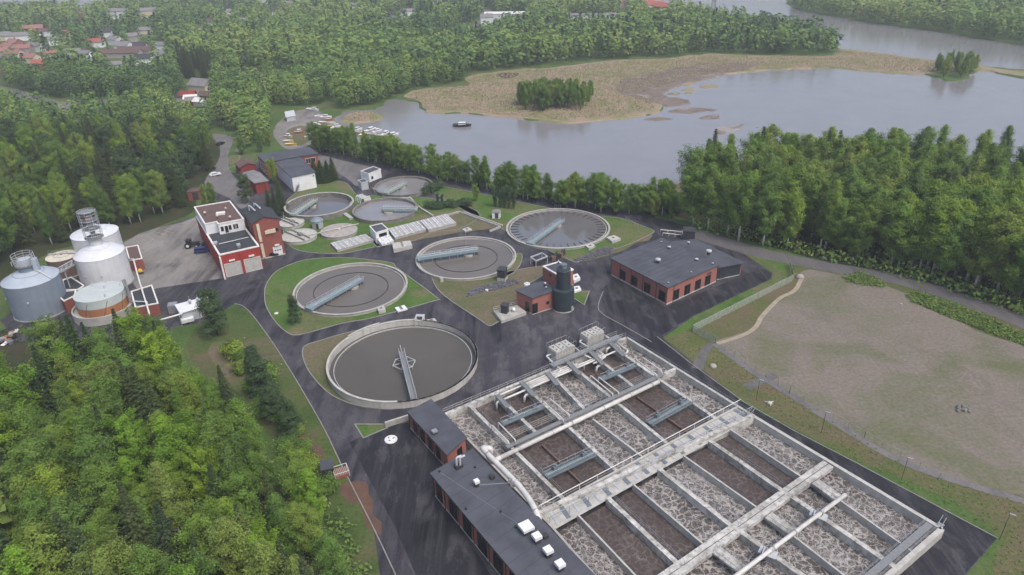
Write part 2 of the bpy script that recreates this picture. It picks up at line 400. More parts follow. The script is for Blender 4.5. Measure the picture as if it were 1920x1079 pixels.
# ================================================================== SETTING
# lakes (pixel outlines of the shorelines laid on the ground plane)
bay = smooth(GP([(640, 246), (675, 268), (745, 292), (850, 322), (960, 352), (1060, 372), (1150, 384), (1225, 376), (1258, 352), (1300, 338), (1420, 326), (1600, 334), (1920, 362), (2500, 410),
                 (2600, 215), (2250, 172), (1920, 146), (1842, 129), (1790, 152), (1728, 136), (1660, 134), (1560, 126), (1420, 131), (1335, 141), (1285, 155), (1235, 172), (1200, 182), (1235, 193), (1228, 211),
                 (1140, 222), (1050, 228), (960, 219), (870, 212), (800, 209), (778, 190), (735, 186), (700, 204), (655, 206), (628, 220)]), 5)
river = smooth(GP([(1225, 16), (1335, 44), (1460, 62), (1562, 78), (1575, 91), (1730, 110), (1920, 131), (2300, 160), (2400, 130), (2100, 103), (1920, 83), (1780, 62), (1640, 43), (1510, 20), (1476, 5), (1470, -30), (1480, -60), (1200, -60), (1215, -20)]), 5)
cove = smooth(GP([(-260, 45), (-60, 26), (60, 17), (140, 13), (152, 24), (176, 20), (205, 9), (285, 0), (330, -18), (200, -36), (-300, -30)]), 5)
def ragged(P, a, seed):
    r = random.Random(seed); n = len(P); out = []
    for i in range(n):
        p, q = P[i], P[(i+1) % n]; L = (q-p).length; k = max(1, min(6, int(L/6)))
        for j in range(k):
            c = p+(q-p)*(j/k); w = min(a, L*.3); out.append(c+Vector((r.uniform(-w, w), r.uniform(-w, w), 0)))
    return out
bay, river = ragged(bay, 1.6, 1), ragged(river, 2.5, 2)
BIG = 4200.0
def ground_mesh():
    lakes = [bay, river, cove]; vs = []; faces = []
    def addp(P):
        k = len(vs); vs.extend([Vector((p[0], p[1])) for p in P]); faces.append(list(range(k, k+len(P))))
    addp([(-BIG, -300), (BIG, -300), (BIG, 5200), (-BIG, 5200)])
    for L in lakes: addp(L)
    ov, oe, of, iv, ie, if_ = geometry.delaunay_2d_cdt(vs, [], faces, 1, 1e-4, True)
    V = [(v.x, v.y, 0.0) for v in ov]; F = [tuple(f) for f, ids in zip(of, if_) if not any(i > 0 for i in ids)]
    m = MB(); m.add(V, F)
    for L in lakes:
        n = len(L); 
        a = [(p[0], p[1], 0.0) for p in L]; b = [(p[0], p[1], -.9) for p in offs(flat(L), -1.2)]
        m.add(a+b, [(i, (i+1) % n, n+(i+1) % n, n+i) for i in range(n)])
    return m.build('ground', 'far_ground', None, False, False)
gd = struct(ground_mesh())
for k, L in enumerate((bay, river, cove)):
    sheet('lake', offs(flat(L), 4.0), -.45-.01*k, 'lake_water')
# the wider land of the plant and its neighbours
def S(name, px, z, mat, n=0, kind='structure'):
    P = GP(px); P = smooth(P, n) if n else P
    if mat in ('field_soil', 'rough_grass', 'bank_grass', 'lawn_dry', 'dirt'): P = ragged(P, .9, len(px))
    return sheet(name, P, z, mat, kind)
S('meadow', [(350, 645), (435, 572), (470, 560), (620, 800), (800, 1090), (640, 1090), (580, 900), (430, 740)], .006, 'rough_grass', 3)
S('forest_floor', [(-400, 430), (-150, 270), (60, 250), (330, 235), (405, 268), (410, 320), (372, 362), (362, 398), (300, 424), (230, 452), (100, 470), (-20, 560), (-60, 640), (-500, 700)], .006, 'forest_floor', 3)
S('forest_floor', [(-500, 700), (40, 620), (330, 700), (440, 800), (600, 1000), (700, 1200), (700, 1500), (-900, 1500)], .012, 'forest_floor', 3)
S('forest_floor', [(1242, 392), (1300, 416), (1420, 456), (1560, 494), (1700, 524), (1840, 566), (2000, 628), (2400, 800), (2600, 420), (1920, 372), (1600, 345), (1420, 337), (1300, 352)], .010, 'forest_floor', 3)
S('meadow', [(1225, 640), (1290, 596), (1455, 520), (1380, 462), (1290, 440), (1330, 440), (1480, 478), (1700, 540), (1920, 610), (2100, 690), (2300, 1500), (1780, 1500), (1880, 1010), (1600, 864), (1400, 750)], .008, 'bank_grass', 3)
S('field', [(1342, 642), (1418, 616), (1430, 590), (1470, 560), (1503, 528), (1508, 508), (1560, 512), (1690, 545), (1725, 572), (1800, 606), (1920, 648), (2150, 730), (2250, 1010), (1920, 935), (1720, 880), (1560, 792), (1480, 742), (1400, 690)], .03, 'field_soil', 3)
S('meadow', [(690, 270), (760, 300), (860, 328), (960, 358), (1060, 378), (1160, 390), (1245, 388), (1215, 404), (1100, 396), (960, 372), (800, 332), (640, 292), (570, 276)], .006, 'rough_grass', 3)
# reed beds and mud
def reed_bed(px, mat, top, name='reed_bed', lab=None):
    P = ragged(smooth(GP(px), 4), 2.6, len(px)); m = MB(); Q = offs(flat(P), -.8); n = len(P)
    m.add([(p[0], p[1], -.5) for p in P]+[(q[0], q[1], top) for q in Q], [tuple(range(n, 2*n))]+[(i, (i+1) % n, n+(i+1) % n, n+i) for i in range(n)])
    return struct(m.build(name, mat), 'structure')
reed_bed([(757, 178), (800, 166), (870, 160), (884, 141), (960, 131), (1050, 126), (1150, 113), (1260, 109), (1330, 101), (1420, 104), (1560, 104), (1572, 92), (1640, 98), (1730, 111), (1840, 124), (1920, 133), (2300, 162), (2300, 170), (1920, 143), (1842, 131), (1730, 138), (1660, 136), (1560, 128), (1420, 133), (1330, 143), (1270, 158), (1195, 182), (1242, 193), (1238, 210), (1140, 224), (1050, 230), (960, 221), (870, 213), (800, 210), (785, 192)], 'reeds', .12)
reed_bed([(640, 222), (668, 210), (700, 210), (718, 222), (690, 228), (650, 232)], 'reeds', .12)
reed_bed([(1235, 356), (1262, 346), (1300, 336), (1310, 346), (1280, 362), (1245, 364)], 'reeds', .3)
reed_bed([(1165, 150), (1200, 143), (1260, 128), (1340, 118), (1420, 118), (1400, 132), (1335, 144), (1285, 157), (1240, 176), (1285, 186), (1290, 194), (1240, 198), (1190, 184), (1150, 172)], 'mud', .17, 'mud_flat')
for px in ([(1250, 207), (1300, 200), (1345, 205), (1290, 212)], [(1205, 222), (1240, 218), (1262, 222), (1230, 226)], [(1340, 240), (1370, 234), (1400, 232), (1375, 244), (1350, 252)], [(1310, 219), (1345, 213), (1350, 220), (1325, 224)]):
    reed_bed(px, 'mud', -.36, 'mud_flat')
_r = random.Random(9)
for k in range(26):
    x, y = _r.uniform(1165, 1345), 0; y = 200-(x-1165)*.36+_r.uniform(-14, 22); w = _r.uniform(7, 20); h_ = w*_r.uniform(.14, .24)
    reed_bed([(x+w*math.cos(a)*_r.uniform(.6, 1.2), y+h_*math.sin(a)*_r.uniform(.6, 1.2)) for a in np.linspace(0, 2*math.pi, 8)[:-1]], 'reeds' if k % 3 else 'mud', -.30 if k % 3 == 0 else -.05, 'reed_patch' if k % 3 else 'mud_flat')
S('pond', [(930, 141), (945, 137), (972, 138), (966, 145), (945, 148)], .14, 'tank_water_dark', 3)
# yards and roads
yard = [(248, 470), (300, 426), (372, 405), (388, 340), (432, 322), (480, 305), (600, 288), (640, 299), (720, 316), (820, 336), (960, 371), (1060, 386), (1160, 400), (1300, 438), (1398, 478), (1448, 512), (1446, 524), (1300, 594), (1243, 634), (1395, 755), (1600, 866), (1870, 1010), (1760, 1140), (1500, 1400), (760, 1400), (700, 990), (640, 872), (600, 790), (520, 655), (465, 582), (440, 570), (380, 606), (330, 614), (262, 640), (30, 640), (0, 600), (100, 540)]
sheet('asphalt_yard', GP(yard), .016, 'asphalt')
S('asphalt_patch', [(1132, 540), (1150, 520), (1247, 576), (1396, 516), (1420, 500), (1448, 513), (1446, 522), (1300, 592), (1243, 628), (1150, 590), (1128, 565)], .022, 'asphalt_fresh')
S('asphalt_patch', [(655, 830), (720, 800), (765, 793), (835, 870), (812, 900), (920, 1079), (960, 1200), (830, 1200), (742, 990)], .022, 'asphalt_fresh')
S('asphalt_patch', [(1190, 640), (1232, 632), (1395, 755), (1600, 866), (1868, 1010), (1780, 1110), (1640, 1110), (1768, 998), (1413, 786)], .022, 'asphalt_fresh')
S('asphalt_patch', [(300, 538), (425, 518), (470, 500), (540, 486), (470, 560), (440, 570), (380, 606), (330, 612), (290, 575)], .022, 'asphalt')
S('gravel_yard', [(232, 456), (262, 438), (300, 426), (340, 418), (366, 408), (384, 446), (410, 490), (427, 521), (300, 540), (262, 548), (240, 520)], .026, 'gravel_yard')
S('gravel_yard', [(598, 292), (640, 301), (705, 318), (700, 335), (672, 350), (655, 338), (628, 322), (600, 312)], .026, 'asphalt_old', 3)
S('access_road', [(398, 252), (432, 256), (436, 268), (428, 290), (432, 322), (458, 352), (470, 376), (452, 392), (430, 372), (385, 350), (392, 326), (410, 300), (412, 276)], .026, 'asphalt_old', 3)
def strip(name, px, w, z, mat, n=5):
    P = smooth(GP(px), n, False); L = []; R = []
    for i, p in enumerate(P):
        d = (P[min(i+1, len(P)-1)]-P[max(i-1, 0)]); s = Vector((-d.y, d.x, 0)).normalized()
        ww = w if not isinstance(w, (list, tuple)) else w[0]+(w[1]-w[0])*i/(len(P)-1)
        L.append(p+s*ww/2); R.append(p-s*ww/2)
    m = MB(); n = len(P); m.add([(p.x, p.y, z) for p in L+R], [(i+1, i, n+i, n+i+1) for i in range(n-1)])
    return struct(m.build(name, mat))
strip('lakeside_road', [(600, 284), (660, 298), (760, 322), (860, 344), (960, 366), (1080, 388), (1180, 404), (1290, 432)], 6.0, .032, 'asphalt_fresh')
strip('lakeside_road', [(1282, 430), (1340, 450), (1440, 478), (1560, 502), (1680, 524), (1790, 556), (1920, 605), (2100, 690)], [7.0, 6.2], .036, 'road')
strip('village_road', [(-60, 158), (10, 168), (60, 184), (105, 194), (150, 193), (240, 188)], 9, .03, 'asphalt_old')
strip('village_road', [(110, 194), (125, 204), (150, 212)], 7, .034, 'asphalt_old')
strip('village_road', [(826, 70), (850, 60), (884, 51), (905, 40), (917, 27), (912, 18)], 9, .03, 'asphalt_old')
strip('village_road', [(884, 52), (905, 56), (930, 57)], 6, .034, 'asphalt_old')
strip('village_road', [(455, 145), (500, 139), (545, 135)], 7, .03, 'asphalt_old')
strip('footpath', [(418, 262), (450, 258), (456, 265), (446, 285)], 3, .03, 'asphalt_old')
strip('footpath', [(1308, 692), (1316, 668), (1332, 648), (1346, 644)], [2.6, 1.2], .034, 'road')
strip('footpath', [(1400, 728), (1426, 714), (1455, 704)], 2.2, .034, 'road')
strip('footpath', [(1503, 522), (1490, 545), (1462, 560), (1430, 592), (1418, 612), (1395, 628), (1345, 645)], 1.1, .04, 'sand')
strip('footpath', [(1340, 645), (1400, 690), (1478, 738), (1560, 790), (1700, 870), (1920, 940)], 1.6, .038, 'asphalt_old')
S('parking_area', [(512, 245), (545, 212), (590, 206), (625, 226), (640, 243), (600, 262), (560, 280), (530, 276)], .03, 'gravel_yard', 3)
S('lawn_patch', [(538, 245), (570, 236), (596, 252), (570, 272), (545, 268)], .04, 'lawn_dry', 3)
S('dirt_patch', [(560, 820), (590, 830), (606, 855), (590, 868), (575, 850)], .022, 'dirt', 3)
S('dirt_patch', [(640, 905), (690, 905), (700, 940), (715, 1000), (690, 985), (675, 945), (650, 940)], .022, 'dirt', 3)
S('meadow', [(395, 650), (440, 640), (480, 690), (520, 760), (560, 810), (540, 830), (470, 760), (410, 700)], .018, 'lawn_dry', 3)
# lawns with kerbs, a step above the asphalt
def lawn(px, mat='lawn', n=3, kerb=True, z=.11):
    P = smooth(GP(px), n) if n else GP(px)
    o = sheet('lawn', P, z, mat)
    if kerb:
        Q = flat(P); m = MB(); m.ring(offs(Q, .22), offs(Q, -.02), -.02, z+.04); k = m.build('kerb', 'kerb_stone', o)
    return o
lawn([(497, 552), (500, 534), (514, 514), (533, 502), (574, 488), (640, 484), (700, 489), (735, 494), (742, 502), (772, 524), (818, 559), (812, 565), (700, 596), (640, 607), (562, 628), (538, 623), (516, 602), (500, 575)])
lawn([(570, 652), (600, 640), (640, 628), (690, 617), (720, 616), (700, 690), (760, 758), (720, 766), (672, 761), (624, 742), (590, 710), (572, 680)], 'lawn_dry')
lawn([(811, 522), (816, 514), (900, 526), (955, 510), (1022, 500), (1020, 515), (975, 545), (990, 578), (934, 604), (918, 611), (900, 600), (830, 552)], 'lawn_dry')
lawn([(940, 520), (960, 498), (968, 478), (978, 478), (976, 494), (962, 512)])
lawn([(806, 349), (860, 356), (900, 364), (1000, 385), (1100, 404), (1160, 410), (1218, 430), (1222, 438), (1180, 458), (1150, 468), (1120, 470), (1088, 490), (1070, 489), (1020, 466), (960, 440), (926, 421), (880, 400), (830, 372)])
lawn([(1122, 470), (1180, 459), (1222, 440), (1215, 452), (1195, 456), (1160, 474), (1090, 492)], 'lawn_dry', 3, False, .125)
lawn([(535, 384), (560, 360), (592, 344), (625, 340), (650, 345), (672, 368), (720, 366), (800, 372), (862, 384), (900, 404), (860, 430), (812, 436), (775, 452), (700, 464), (640, 476), (575, 473), (545, 462), (533, 440)])
lawn([(838, 403), (858, 397), (936, 424), (915, 431), (860, 437), (790, 450), (760, 458), (740, 448)], 'lawn_dry', 0, False, .125)
lawn([(1074, 548), (1104, 547), (1095, 572), (1077, 560)], 'lawn', 0)
lawn([(667, 797), (722, 797), (725, 803), (682, 821)], 'lawn', 0)
lawn([(696, 453), (724, 450), (727, 458), (708, 464)], 'lawn', 0)
lawn([(428, 318), (440, 312), (452, 316), (440, 324)], 'lawn', 3)
lawn([(428, 300), (438, 292), (450, 294), (442, 306), (430, 308)], 'lawn', 3)
S('rubble_bed', [(874, 558), (882, 545), (905, 537), (950, 526), (970, 526), (972, 533), (940, 542), (915, 547), (890, 554)], .13, 'rubble', 3)
S('rubble_bed', [(1075, 490), (1100, 478), (1130, 464), (1150, 466), (1150, 474), (1125, 482), (1095, 490)], .14, 'rubble', 3)
sheet('lawn', GP([(1243, 634), (1300, 594), (1446, 524), (1460, 512), (1448, 500), (1400, 474), (1330, 448), (1300, 442), (1290, 436), (1340, 448), (1460, 486), (1485, 505), (1484, 520), (1300, 618)]), .028, 'lawn')
# kerbs of the yard
def kerb_line(px, n=4, w=.2, h=.12):
    P = smooth(GP(px), n, False) if n else GP(px); m = MB()
    for a, b in zip(P[:-1], P[1:]): m.beam(a+Vector((0, 0, h)), b+Vector((0, 0, h)), w, h+.05, True)
    return struct(m.build('kerb', 'kerb_stone'))
kerb_line([(1131, 547), (1122, 572), (1128, 588), (1170, 612), (1222, 642)])
kerb_line([(440, 570), (465, 582), (520, 656), (600, 790), (640, 872), (700, 990), (742, 1079)], 3)
kerb_line([(1232, 632), (1395, 755), (1600, 866), (1870, 1010)], 2)
kerb_line([(470, 376), (500, 400), (512, 392)], 3)

# ================================================================== AERATION BASIN
ZT, ZW = 1.8, .28
def g(x, y): return G(x, y, ZT)
nW0, nW1 = g(833, 777), g(1175, 632.5)
sG0, sG1 = g(1037, 991), g(1413, 780)            # south wall of the gallery
nG0, nG1 = g(1016, 958), g(1382, 763)            # north edge of the gallery
eA, eB, eC = g(1175, 632.5), g(1413, 780), g(1766, 991)
k0, k1 = g(1257, 1077), g(1553, 870)             # cross wall of the lower half
b0, b1 = g(1665, 1079), g(1766, 991)             # end wall
c0, c1 = g(958, 846), g(1266, 692)               # middle cross wall of the upper half
def line(a, b): return (g(*a), g(*b))
U1 = [line((833, 777), (1010, 966)), line((878, 758), (1058, 937)), line((976, 717), (1161, 887)), line((1065, 680), (1253.5, 833)), line((1145, 647), (1340, 783)), line((1175, 632.5), (1382, 763))]
U2 = [line((1046, 1000), (1115, 1079)), line((1095, 976), (1191, 1077)), line((1150, 943), (1275, 1061)), line((1202, 919), (1325, 1024)), line((1251.6, 891), (1373, 987)), line((1296, 863), (1424.6, 953.7)), line((1344, 834.5), (1468.5, 921)), line((1383, 813), (1507.5, 896)), line((1413, 780), (1553, 867))]
U3 = [line((1046, 1000), (1115, 1079)), line((1095, 976), (1191, 1077)), line((1150, 943), (1275, 1061)), line((1202, 919), (1325, 1024)), line((1391, 998), (1487, 1066)), line((1439, 965), (1560, 1059)), line((1484, 930), (1670, 1057)), line((1527, 902), (1704, 1027.5)), line((1553, 867), (1766, 991))]
def X(l, m): return isect(l[0], l[1], m[0], m[1])
NW, SGL, NGL, KL, EL, CL = (nW0, nW1), (sG0, sG1), (nG0, nG1), (k0, k1), (b0, b1), (c0, c1)
bas = thing('aeration_basin', 'large rectangular concrete aeration basin with foaming brown compartments and white walls', 'basin', g(1300, 860)-Vector((0, 0, ZT)))
def wall(a, b, w, mat='stained_white', name='wall', z=ZT, h=ZT):
    m = MB(); a = Vector((a.x, a.y, z)); b = Vector((b.x, b.y, z)); d = (b-a).normalized()*.02
    m.beam(a-d, b+d, w, h, True); return m.build(name, mat, bas)
def cell(pts, mat, z=ZW):
    m = MB(); m.add([(p.x, p.y, z) for p in pts], [tuple(range(len(pts)))]); o = m.build('water_surface', mat, bas, False, False)
    if o.data.polygons[0].normal.z < 0: o.data.flip_normals()
# water
kinds1 = ['foam_heavy', 'foam_light', 'foam_heavy', 'foam_light', 'foam_heavy']
for i in range(5):
    a, b = U1[i], U1[i+1]
    cell([X(a, NW), X(b, NW), X(b, CL), X(a, CL)], kinds1[i]); cell([X(a, CL), X(b, CL), X(b, NGL), X(a, NGL)], kinds1[i])
kinds2 = ['foam_heavy', 'foam_light', 'foam_light', 'foam_heavy', 'foam_heavy', 'foam_light', 'foam_light', 'foam_heavy']
for i in range(8):
    a, b = U2[i], U2[i+1]; a3, b3 = U3[i], U3[i+1]
    cell([X(a, SGL), X(b, SGL), X(b, KL), X(a, KL)], kinds2[i])
    cell([X(a3, KL), X(b3, KL), X(b3, EL), X(a3, EL)], 'foam_heavy')
# outer walls
wall(nW0, nW1, .75); wall(nW1, eB, .55, 'concrete_pale'); wall(eB, eC, .7, 'concrete_pale'); wall(X(U3[0], EL), eC, .8, 'concrete_pale')
wall(X(U1[0], NW), X(U2[0], SGL), .4, 'concrete'); wall(X(U2[0], SGL), X(U3[0], EL), .4, 'concrete', 'wall', ZT-.02)
# long walls of the upper half
for i in (1, 2, 3, 4): wall(X(U1[i], NW), X(U1[i], NGL), .72, 'stained_white', 'wall', ZT-.01)
for p in (((929, 737), (1006, 812)), ((1028, 695), (1095, 766)), ((1108, 662), (1187, 724))): wall(g(*p[0]), g(*p[1]), .7, 'stained_white', 'wall', ZT-.02)
wall(g(1112, 783), g(1204, 853), .35, 'concrete_pale', 'baffle_wall', ZT-.35, ZT-.35); wall(g(1016, 826), g(1095, 902), .3, 'duct_brown', 'baffle_wall', .85, .7); wall(g(1195, 737), g(1292, 804), .3, 'duct_brown', 'baffle_wall', .85, .7)
wall(g(968, 829), g(1266, 691), .7, 'stained_white', 'wall', ZT+.01)
# lower half walls
for i in (2, 4, 6): wall(X(U2[i], SGL), X(U2[i], KL), .85, 'stained_white', 'wall', ZT-.01)
for i in (4, 6): wall(X(U3[i], KL), X(U3[i], EL), .85, 'stained_white', 'wall', ZT-.015)
for i in (1, 3, 5, 7): wall(X(U2[i], SGL), X(U2[i], KL), .32, 'concrete_pale', 'thin_wall', ZT-.15, ZT-.15)
for i in (5, 7): wall(X(U3[i], KL), X(U3[i], EL), .32, 'concrete_pale', 'thin_wall', ZT-.17, ZT-.17)
for q in (((1343, 1031), (1398, 1072)), ((1441, 966), (1488, 998)), ((1529, 903), (1573, 934))):
    a, b = g(*q[0]), g(*q[1]); wall(a, b, 1.9, 'stained_white', 'walkway_slab', ZT+.02, .35)
    d = (b-a).normalized(); s = Vector((-d.y, d.x, 0))
    for k in (-.75, .75):
        m = MB(); m.beam(a+s*k+Vector((0, 0, .55)), b+s*k+Vector((0, 0, .55)), .06, .06)
        for j in range(6): p = lerp(a, b, j/5)+s*k; m.tube([p, p+Vector((0, 0, .56))], .03, 4)
        m.build('handrail', 'steel', bas)
# cross wall with a double walkway
kd = (k1-k0).normalized(); ks = Vector((-kd.y, kd.x, 0)); KA = X(U3[0], KL)
for s_ in (-.55, .55): wall(KA+ks*s_, k1+ks*s_, .95, 'stained_white', 'walkway_slab', ZT+.04, .8)
m = MB(); m.beam(KA+Vector((0, 0, -.1)), k1+Vector((0, 0, -.1)), .14, 1.2, True); m.build('slot_channel', 'dark_metal', bas)
# gallery between the halves: two walls, floor, step gratings, rails
wall(sG0-Vector((4, -2.2, 0)), sG1, .8, 'stained_white', 'gallery_wall', ZT+.35, ZT+.35); wall(nG0, nG1, .4, 'concrete_pale', 'gallery_wall', ZT+.02)
m = MB(); m.prism([nG0, nG1, sG1, sG0], 1.3, 1.42); m.build('gallery_floor', 'concrete_pale', bas)
ge = [X(U1[i], NGL) for i in range(6)]
N_ = 22
tread = None
for i in range(N_):
    t_ = (i+.6)/N_; a = lerp(nG0, nG1, t_); b = lerp(sG0, sG1, t_); d = b-a
    a2 = a+d*.06; b2 = a+d*.88
    m = MB(); m.beam(Vector((a2.x, a2.y, 1.47)), Vector((b2.x, b2.y, 1.47)), .8 if i % 2 else .5, .06); m.build('cross_grating', 'grating_blue' if i % 2 else 'galv_light', bas)
for off, mt in ((-.04, 'white_trim'), (.70, 'steel')):
    a = lerp(nG0, sG0, off); b = lerp(nG1, sG1, off); d = b-a
    m = MB(); m.tube([a+Vector((0, 0, 1.25))-d*.01, b+Vector((0, 0, 1.25))+d*.02], .075, 6); 
    for j in range(13):
        p = lerp(a, b, j/12+.001); m.tube([p-Vector((0, 0, .8)), p+Vector((0, 0, 1.25))], .05, 5)
    m.build('handrail', mt, bas)
    m = MB(); m.tube([a+Vector((0, 0, .6)), b+Vector((0, 0, .6))], .03, 5); m.build('handrail', 'steel', bas)
# rails beside the lower thick walls and in the brown cells
def rail(a, b, off=0.0, h=1.0, mat='steel', n=None, zb=ZT, par=None, name='handrail'):
    a = Vector((a.x, a.y, zb)); b = Vector((b.x, b.y, zb)); d = (b-a).normalized(); s = Vector((-d.y, d.x, 0))*off
    n = n or max(2, int((b-a).length/2.2)); m = MB()
    for hh in (h, h*.5): m.tube([a+s+Vector((0, 0, hh)), b+s+Vector((0, 0, hh))], .028, 4)
    for j in range(n+1): p = lerp(a, b, j/n)+s; m.tube([p, p+Vector((0, 0, h))], .028, 4)
    return m.build(name, mat, par or bas)
for i, o_ in ((2, .62), (4, .62), (6, .62)): rail(X(U2[i], SGL), X(U2[i], KL), o_)
for i in (1, 2, 3, 4): rail(X(U1[i], CL), X(U1[i], NGL), .55)
rail(X(U1[1], NW), X(U1[1], CL), .5); rail(nW0, nW1, .45); rail(g(930, 848), g(1265, 700), 1.4); rail(g(930, 848), g(1265, 700), 2.4)
rail(nW1, eB, -.2)
# catwalk along the middle cross wall
wall(g(950, 842), g(1246, 703), 1.0, 'grating', 'catwalk', ZT+.45, .1)
# teal scraper bridges
def mixer(a, b, w=1.6, par=bas):
    a, b = g(*a), g(*b); d = (b-a).normalized(); s = Vector((-d.y, d.x, 0))
    m = MB()
    for k in (-.5, 0, .5): m.beam(a+s*k*w+Vector((0, 0, .15)), b+s*k*w+Vector((0, 0, .15)), .22 if k else .9, .35 if k else .1)
    o = m.build('mixer_bridge', 'teal_mid', par)
    for t_ in (.22, .8):
        p = lerp(a, b, t_)+s*.3; m = MB(); m.box(p+Vector((0, 0, .65)), (.9, .6, .7), math.atan2(d.y, d.x)); m.tube([p+Vector((0, 0, .9)), p+Vector((0, 0, 1.35))], .22, 8); m.build('motor', 'teal_mid', o)
    for k in (-.5, .5):
        m = MB(); m.tube([a+s*k*w+Vector((0, 0, 1.1)), b+s*k*w+Vector((0, 0, 1.1))], .03, 4)
        for j in range(7): p = lerp(a, b, j/6)+s*k*w; m.tube([p, p+Vector((0, 0, 1.1))], .03, 4)
        m.build('handrail', 'steel', o)
mixer((1022, 894), (1114, 850)); mixer((1217, 795), (1293, 753)); mixer((941, 796), (1019, 763), 1.1); mixer((1128, 712), (1190, 686), 1.1)
# tall inverted-U aeration droppers beside the walls
def bent(par, pts, r, mat='pipe_white', name='pipe'):
    P = [Vector(p) for p in pts]; out = [P[0]]
    for i in range(1, len(P)-1):
        a, b, c = P[i-1], P[i], P[i+1]; rr = min(r*2.4, (b-a).length*.45, (c-b).length*.45)
        p0 = b+(a-b).normalized()*rr; p1 = b+(c-b).normalized()*rr
        for k in range(5): t_ = k/4; out.append(p0*(1-t_)**2+b*2*t_*(1-t_)+p1*t_*t_)
    out.append(P[-1]); m = MB(); m.tube(out, r, 10); return m.build(name, mat, par, True)
def at(x, y, z): return G(x, y, z)
def drop_pipe(a, b, label, grp):
    p, q = at(*a, 2.9), at(*b, 2.9); th = thing('air_pipe', label, 'pipe', Vector((p.x, p.y, ZT)), grp)
    bent(th, [Vector((p.x, p.y, .3)), p, q, Vector((q.x, q.y, 1.9))], .13); return th
for a, b, l in (((922, 797), (954, 829), 'left one of two white air pipes bent down near the pump house'), ((934, 792), (966, 825), 'right one of two white air pipes bent down near the pump house'),
                ((1018, 752), (1056, 787), 'left one of two white air pipes arching over the basin above the middle foam lane'), ((1030, 747), (1067, 778), 'right one of two white air pipes arching over the basin above the middle foam lane'),
                ((1107, 704), (1149, 739), 'left one of two white air pipes above the brown lane, ending at the cross catwalk'), ((1122, 707), (1160, 736), 'right one of two white air pipes above the brown lane, ending at the cross catwalk'),
                ((1193, 675), (1231, 703), 'left one of two white air pipes over the outer foam lane by the asphalt road'), ((1204, 670), (1241, 696), 'right one of two white air pipes over the outer foam lane by the asphalt road')):
    drop_pipe(a, b, l, 'air pipes over the basin')
# pipe bundle along the north wall
for k, (a, b, ends) in enumerate((((934, 742.4), (1076, 681.3), True), ((982, 725.6), (1082, 682.6), False), ((984, 728.4), (1130, 665.6), False), ((938, 751.9), (1164, 654.8), True))):
    p, q = at(*a, 2.35), at(*b, 2.35); lab = ['rearmost white pipe of the bundle along the basin north wall', 'second rearmost white pipe of the bundle on the basin', 'third white pipe of the bundle along the basin north wall', 'foremost and longest white pipe of the bundle on the basin'][k]
    th = thing('air_main', lab, 'pipe', Vector((p.x, p.y, ZT)), 'pipe bundle on the basin')
    d = (p-q).normalized()
    bent(th, ([Vector((p.x, p.y, .4))+d*.9, p+d*.9] if ends else [p])+[q]+([Vector((q.x, q.y, .5))-d*.4] if k == 3 else []), .19 if k != 3 else .22)
for k, (x, y, l) in enumerate(((984, 742, 'short white curved pipe end dipping into brown water near the pipe bundle left'), (1096, 682, 'short white curved pipe end under the grating between the two box units'), (1119, 688, 'short white curved pipe end over brown water below the bundle right'), (1138, 654, 'short white curved pipe end beside the right box unit'))):
    p = at(x, y, 2.1); th = thing('pipe_elbow', l, 'pipe', Vector((p.x, p.y, .3)), 'curved pipe ends at the basin'); bent(th, [p+Vector((.9, .5, 0)), p, Vector((p.x-.2, p.y-.1, .3))], .26)
# gratings stepping over the bundle
gw = thing('grated_walkway', 'long grey grated walkway with steps crossing above the basin pipe bundle', 'walkway', at(1095, 660, 1.8))
def deck(par, a, b, w, z, mat='grating', name='deck', rails=True):
    a, b = at(*a, z), at(*b, z); m = MB(); m.beam(a, b, w, .12); o = m.build(name, mat, par)
    if rails:
        d = (b-a).normalized(); s = Vector((-d.y, d.x, 0))*w/2
        for sg in (-1, 1):
            m = MB()
            for hh in (.55, 1.05): m.tube([a+s*sg+Vector((0, 0, hh)), b+s*sg+Vector((0, 0, hh))], .03, 4)
            n_ = max(2, int((b-a).length/1.8))
            for j in range(n_+1): p = lerp(a, b, j/n_)+s*sg; m.tube([p, p+Vector((0, 0, 1.05))], .03, 4)
            m.build('handrail', 'steel', o)
    return o
deck(gw, (1034, 686), (1161, 631), 1.7, 2.9)
for a, b in (((932, 740), (953, 764)), ((978, 716), (1002, 742)), ((1026, 698), (1046, 722)), ((1062, 676), (1088, 702)), ((1106, 658), (1132, 684)), ((1144, 642), (1170, 667))): deck(gw, a, b, 1.1, 2.75)
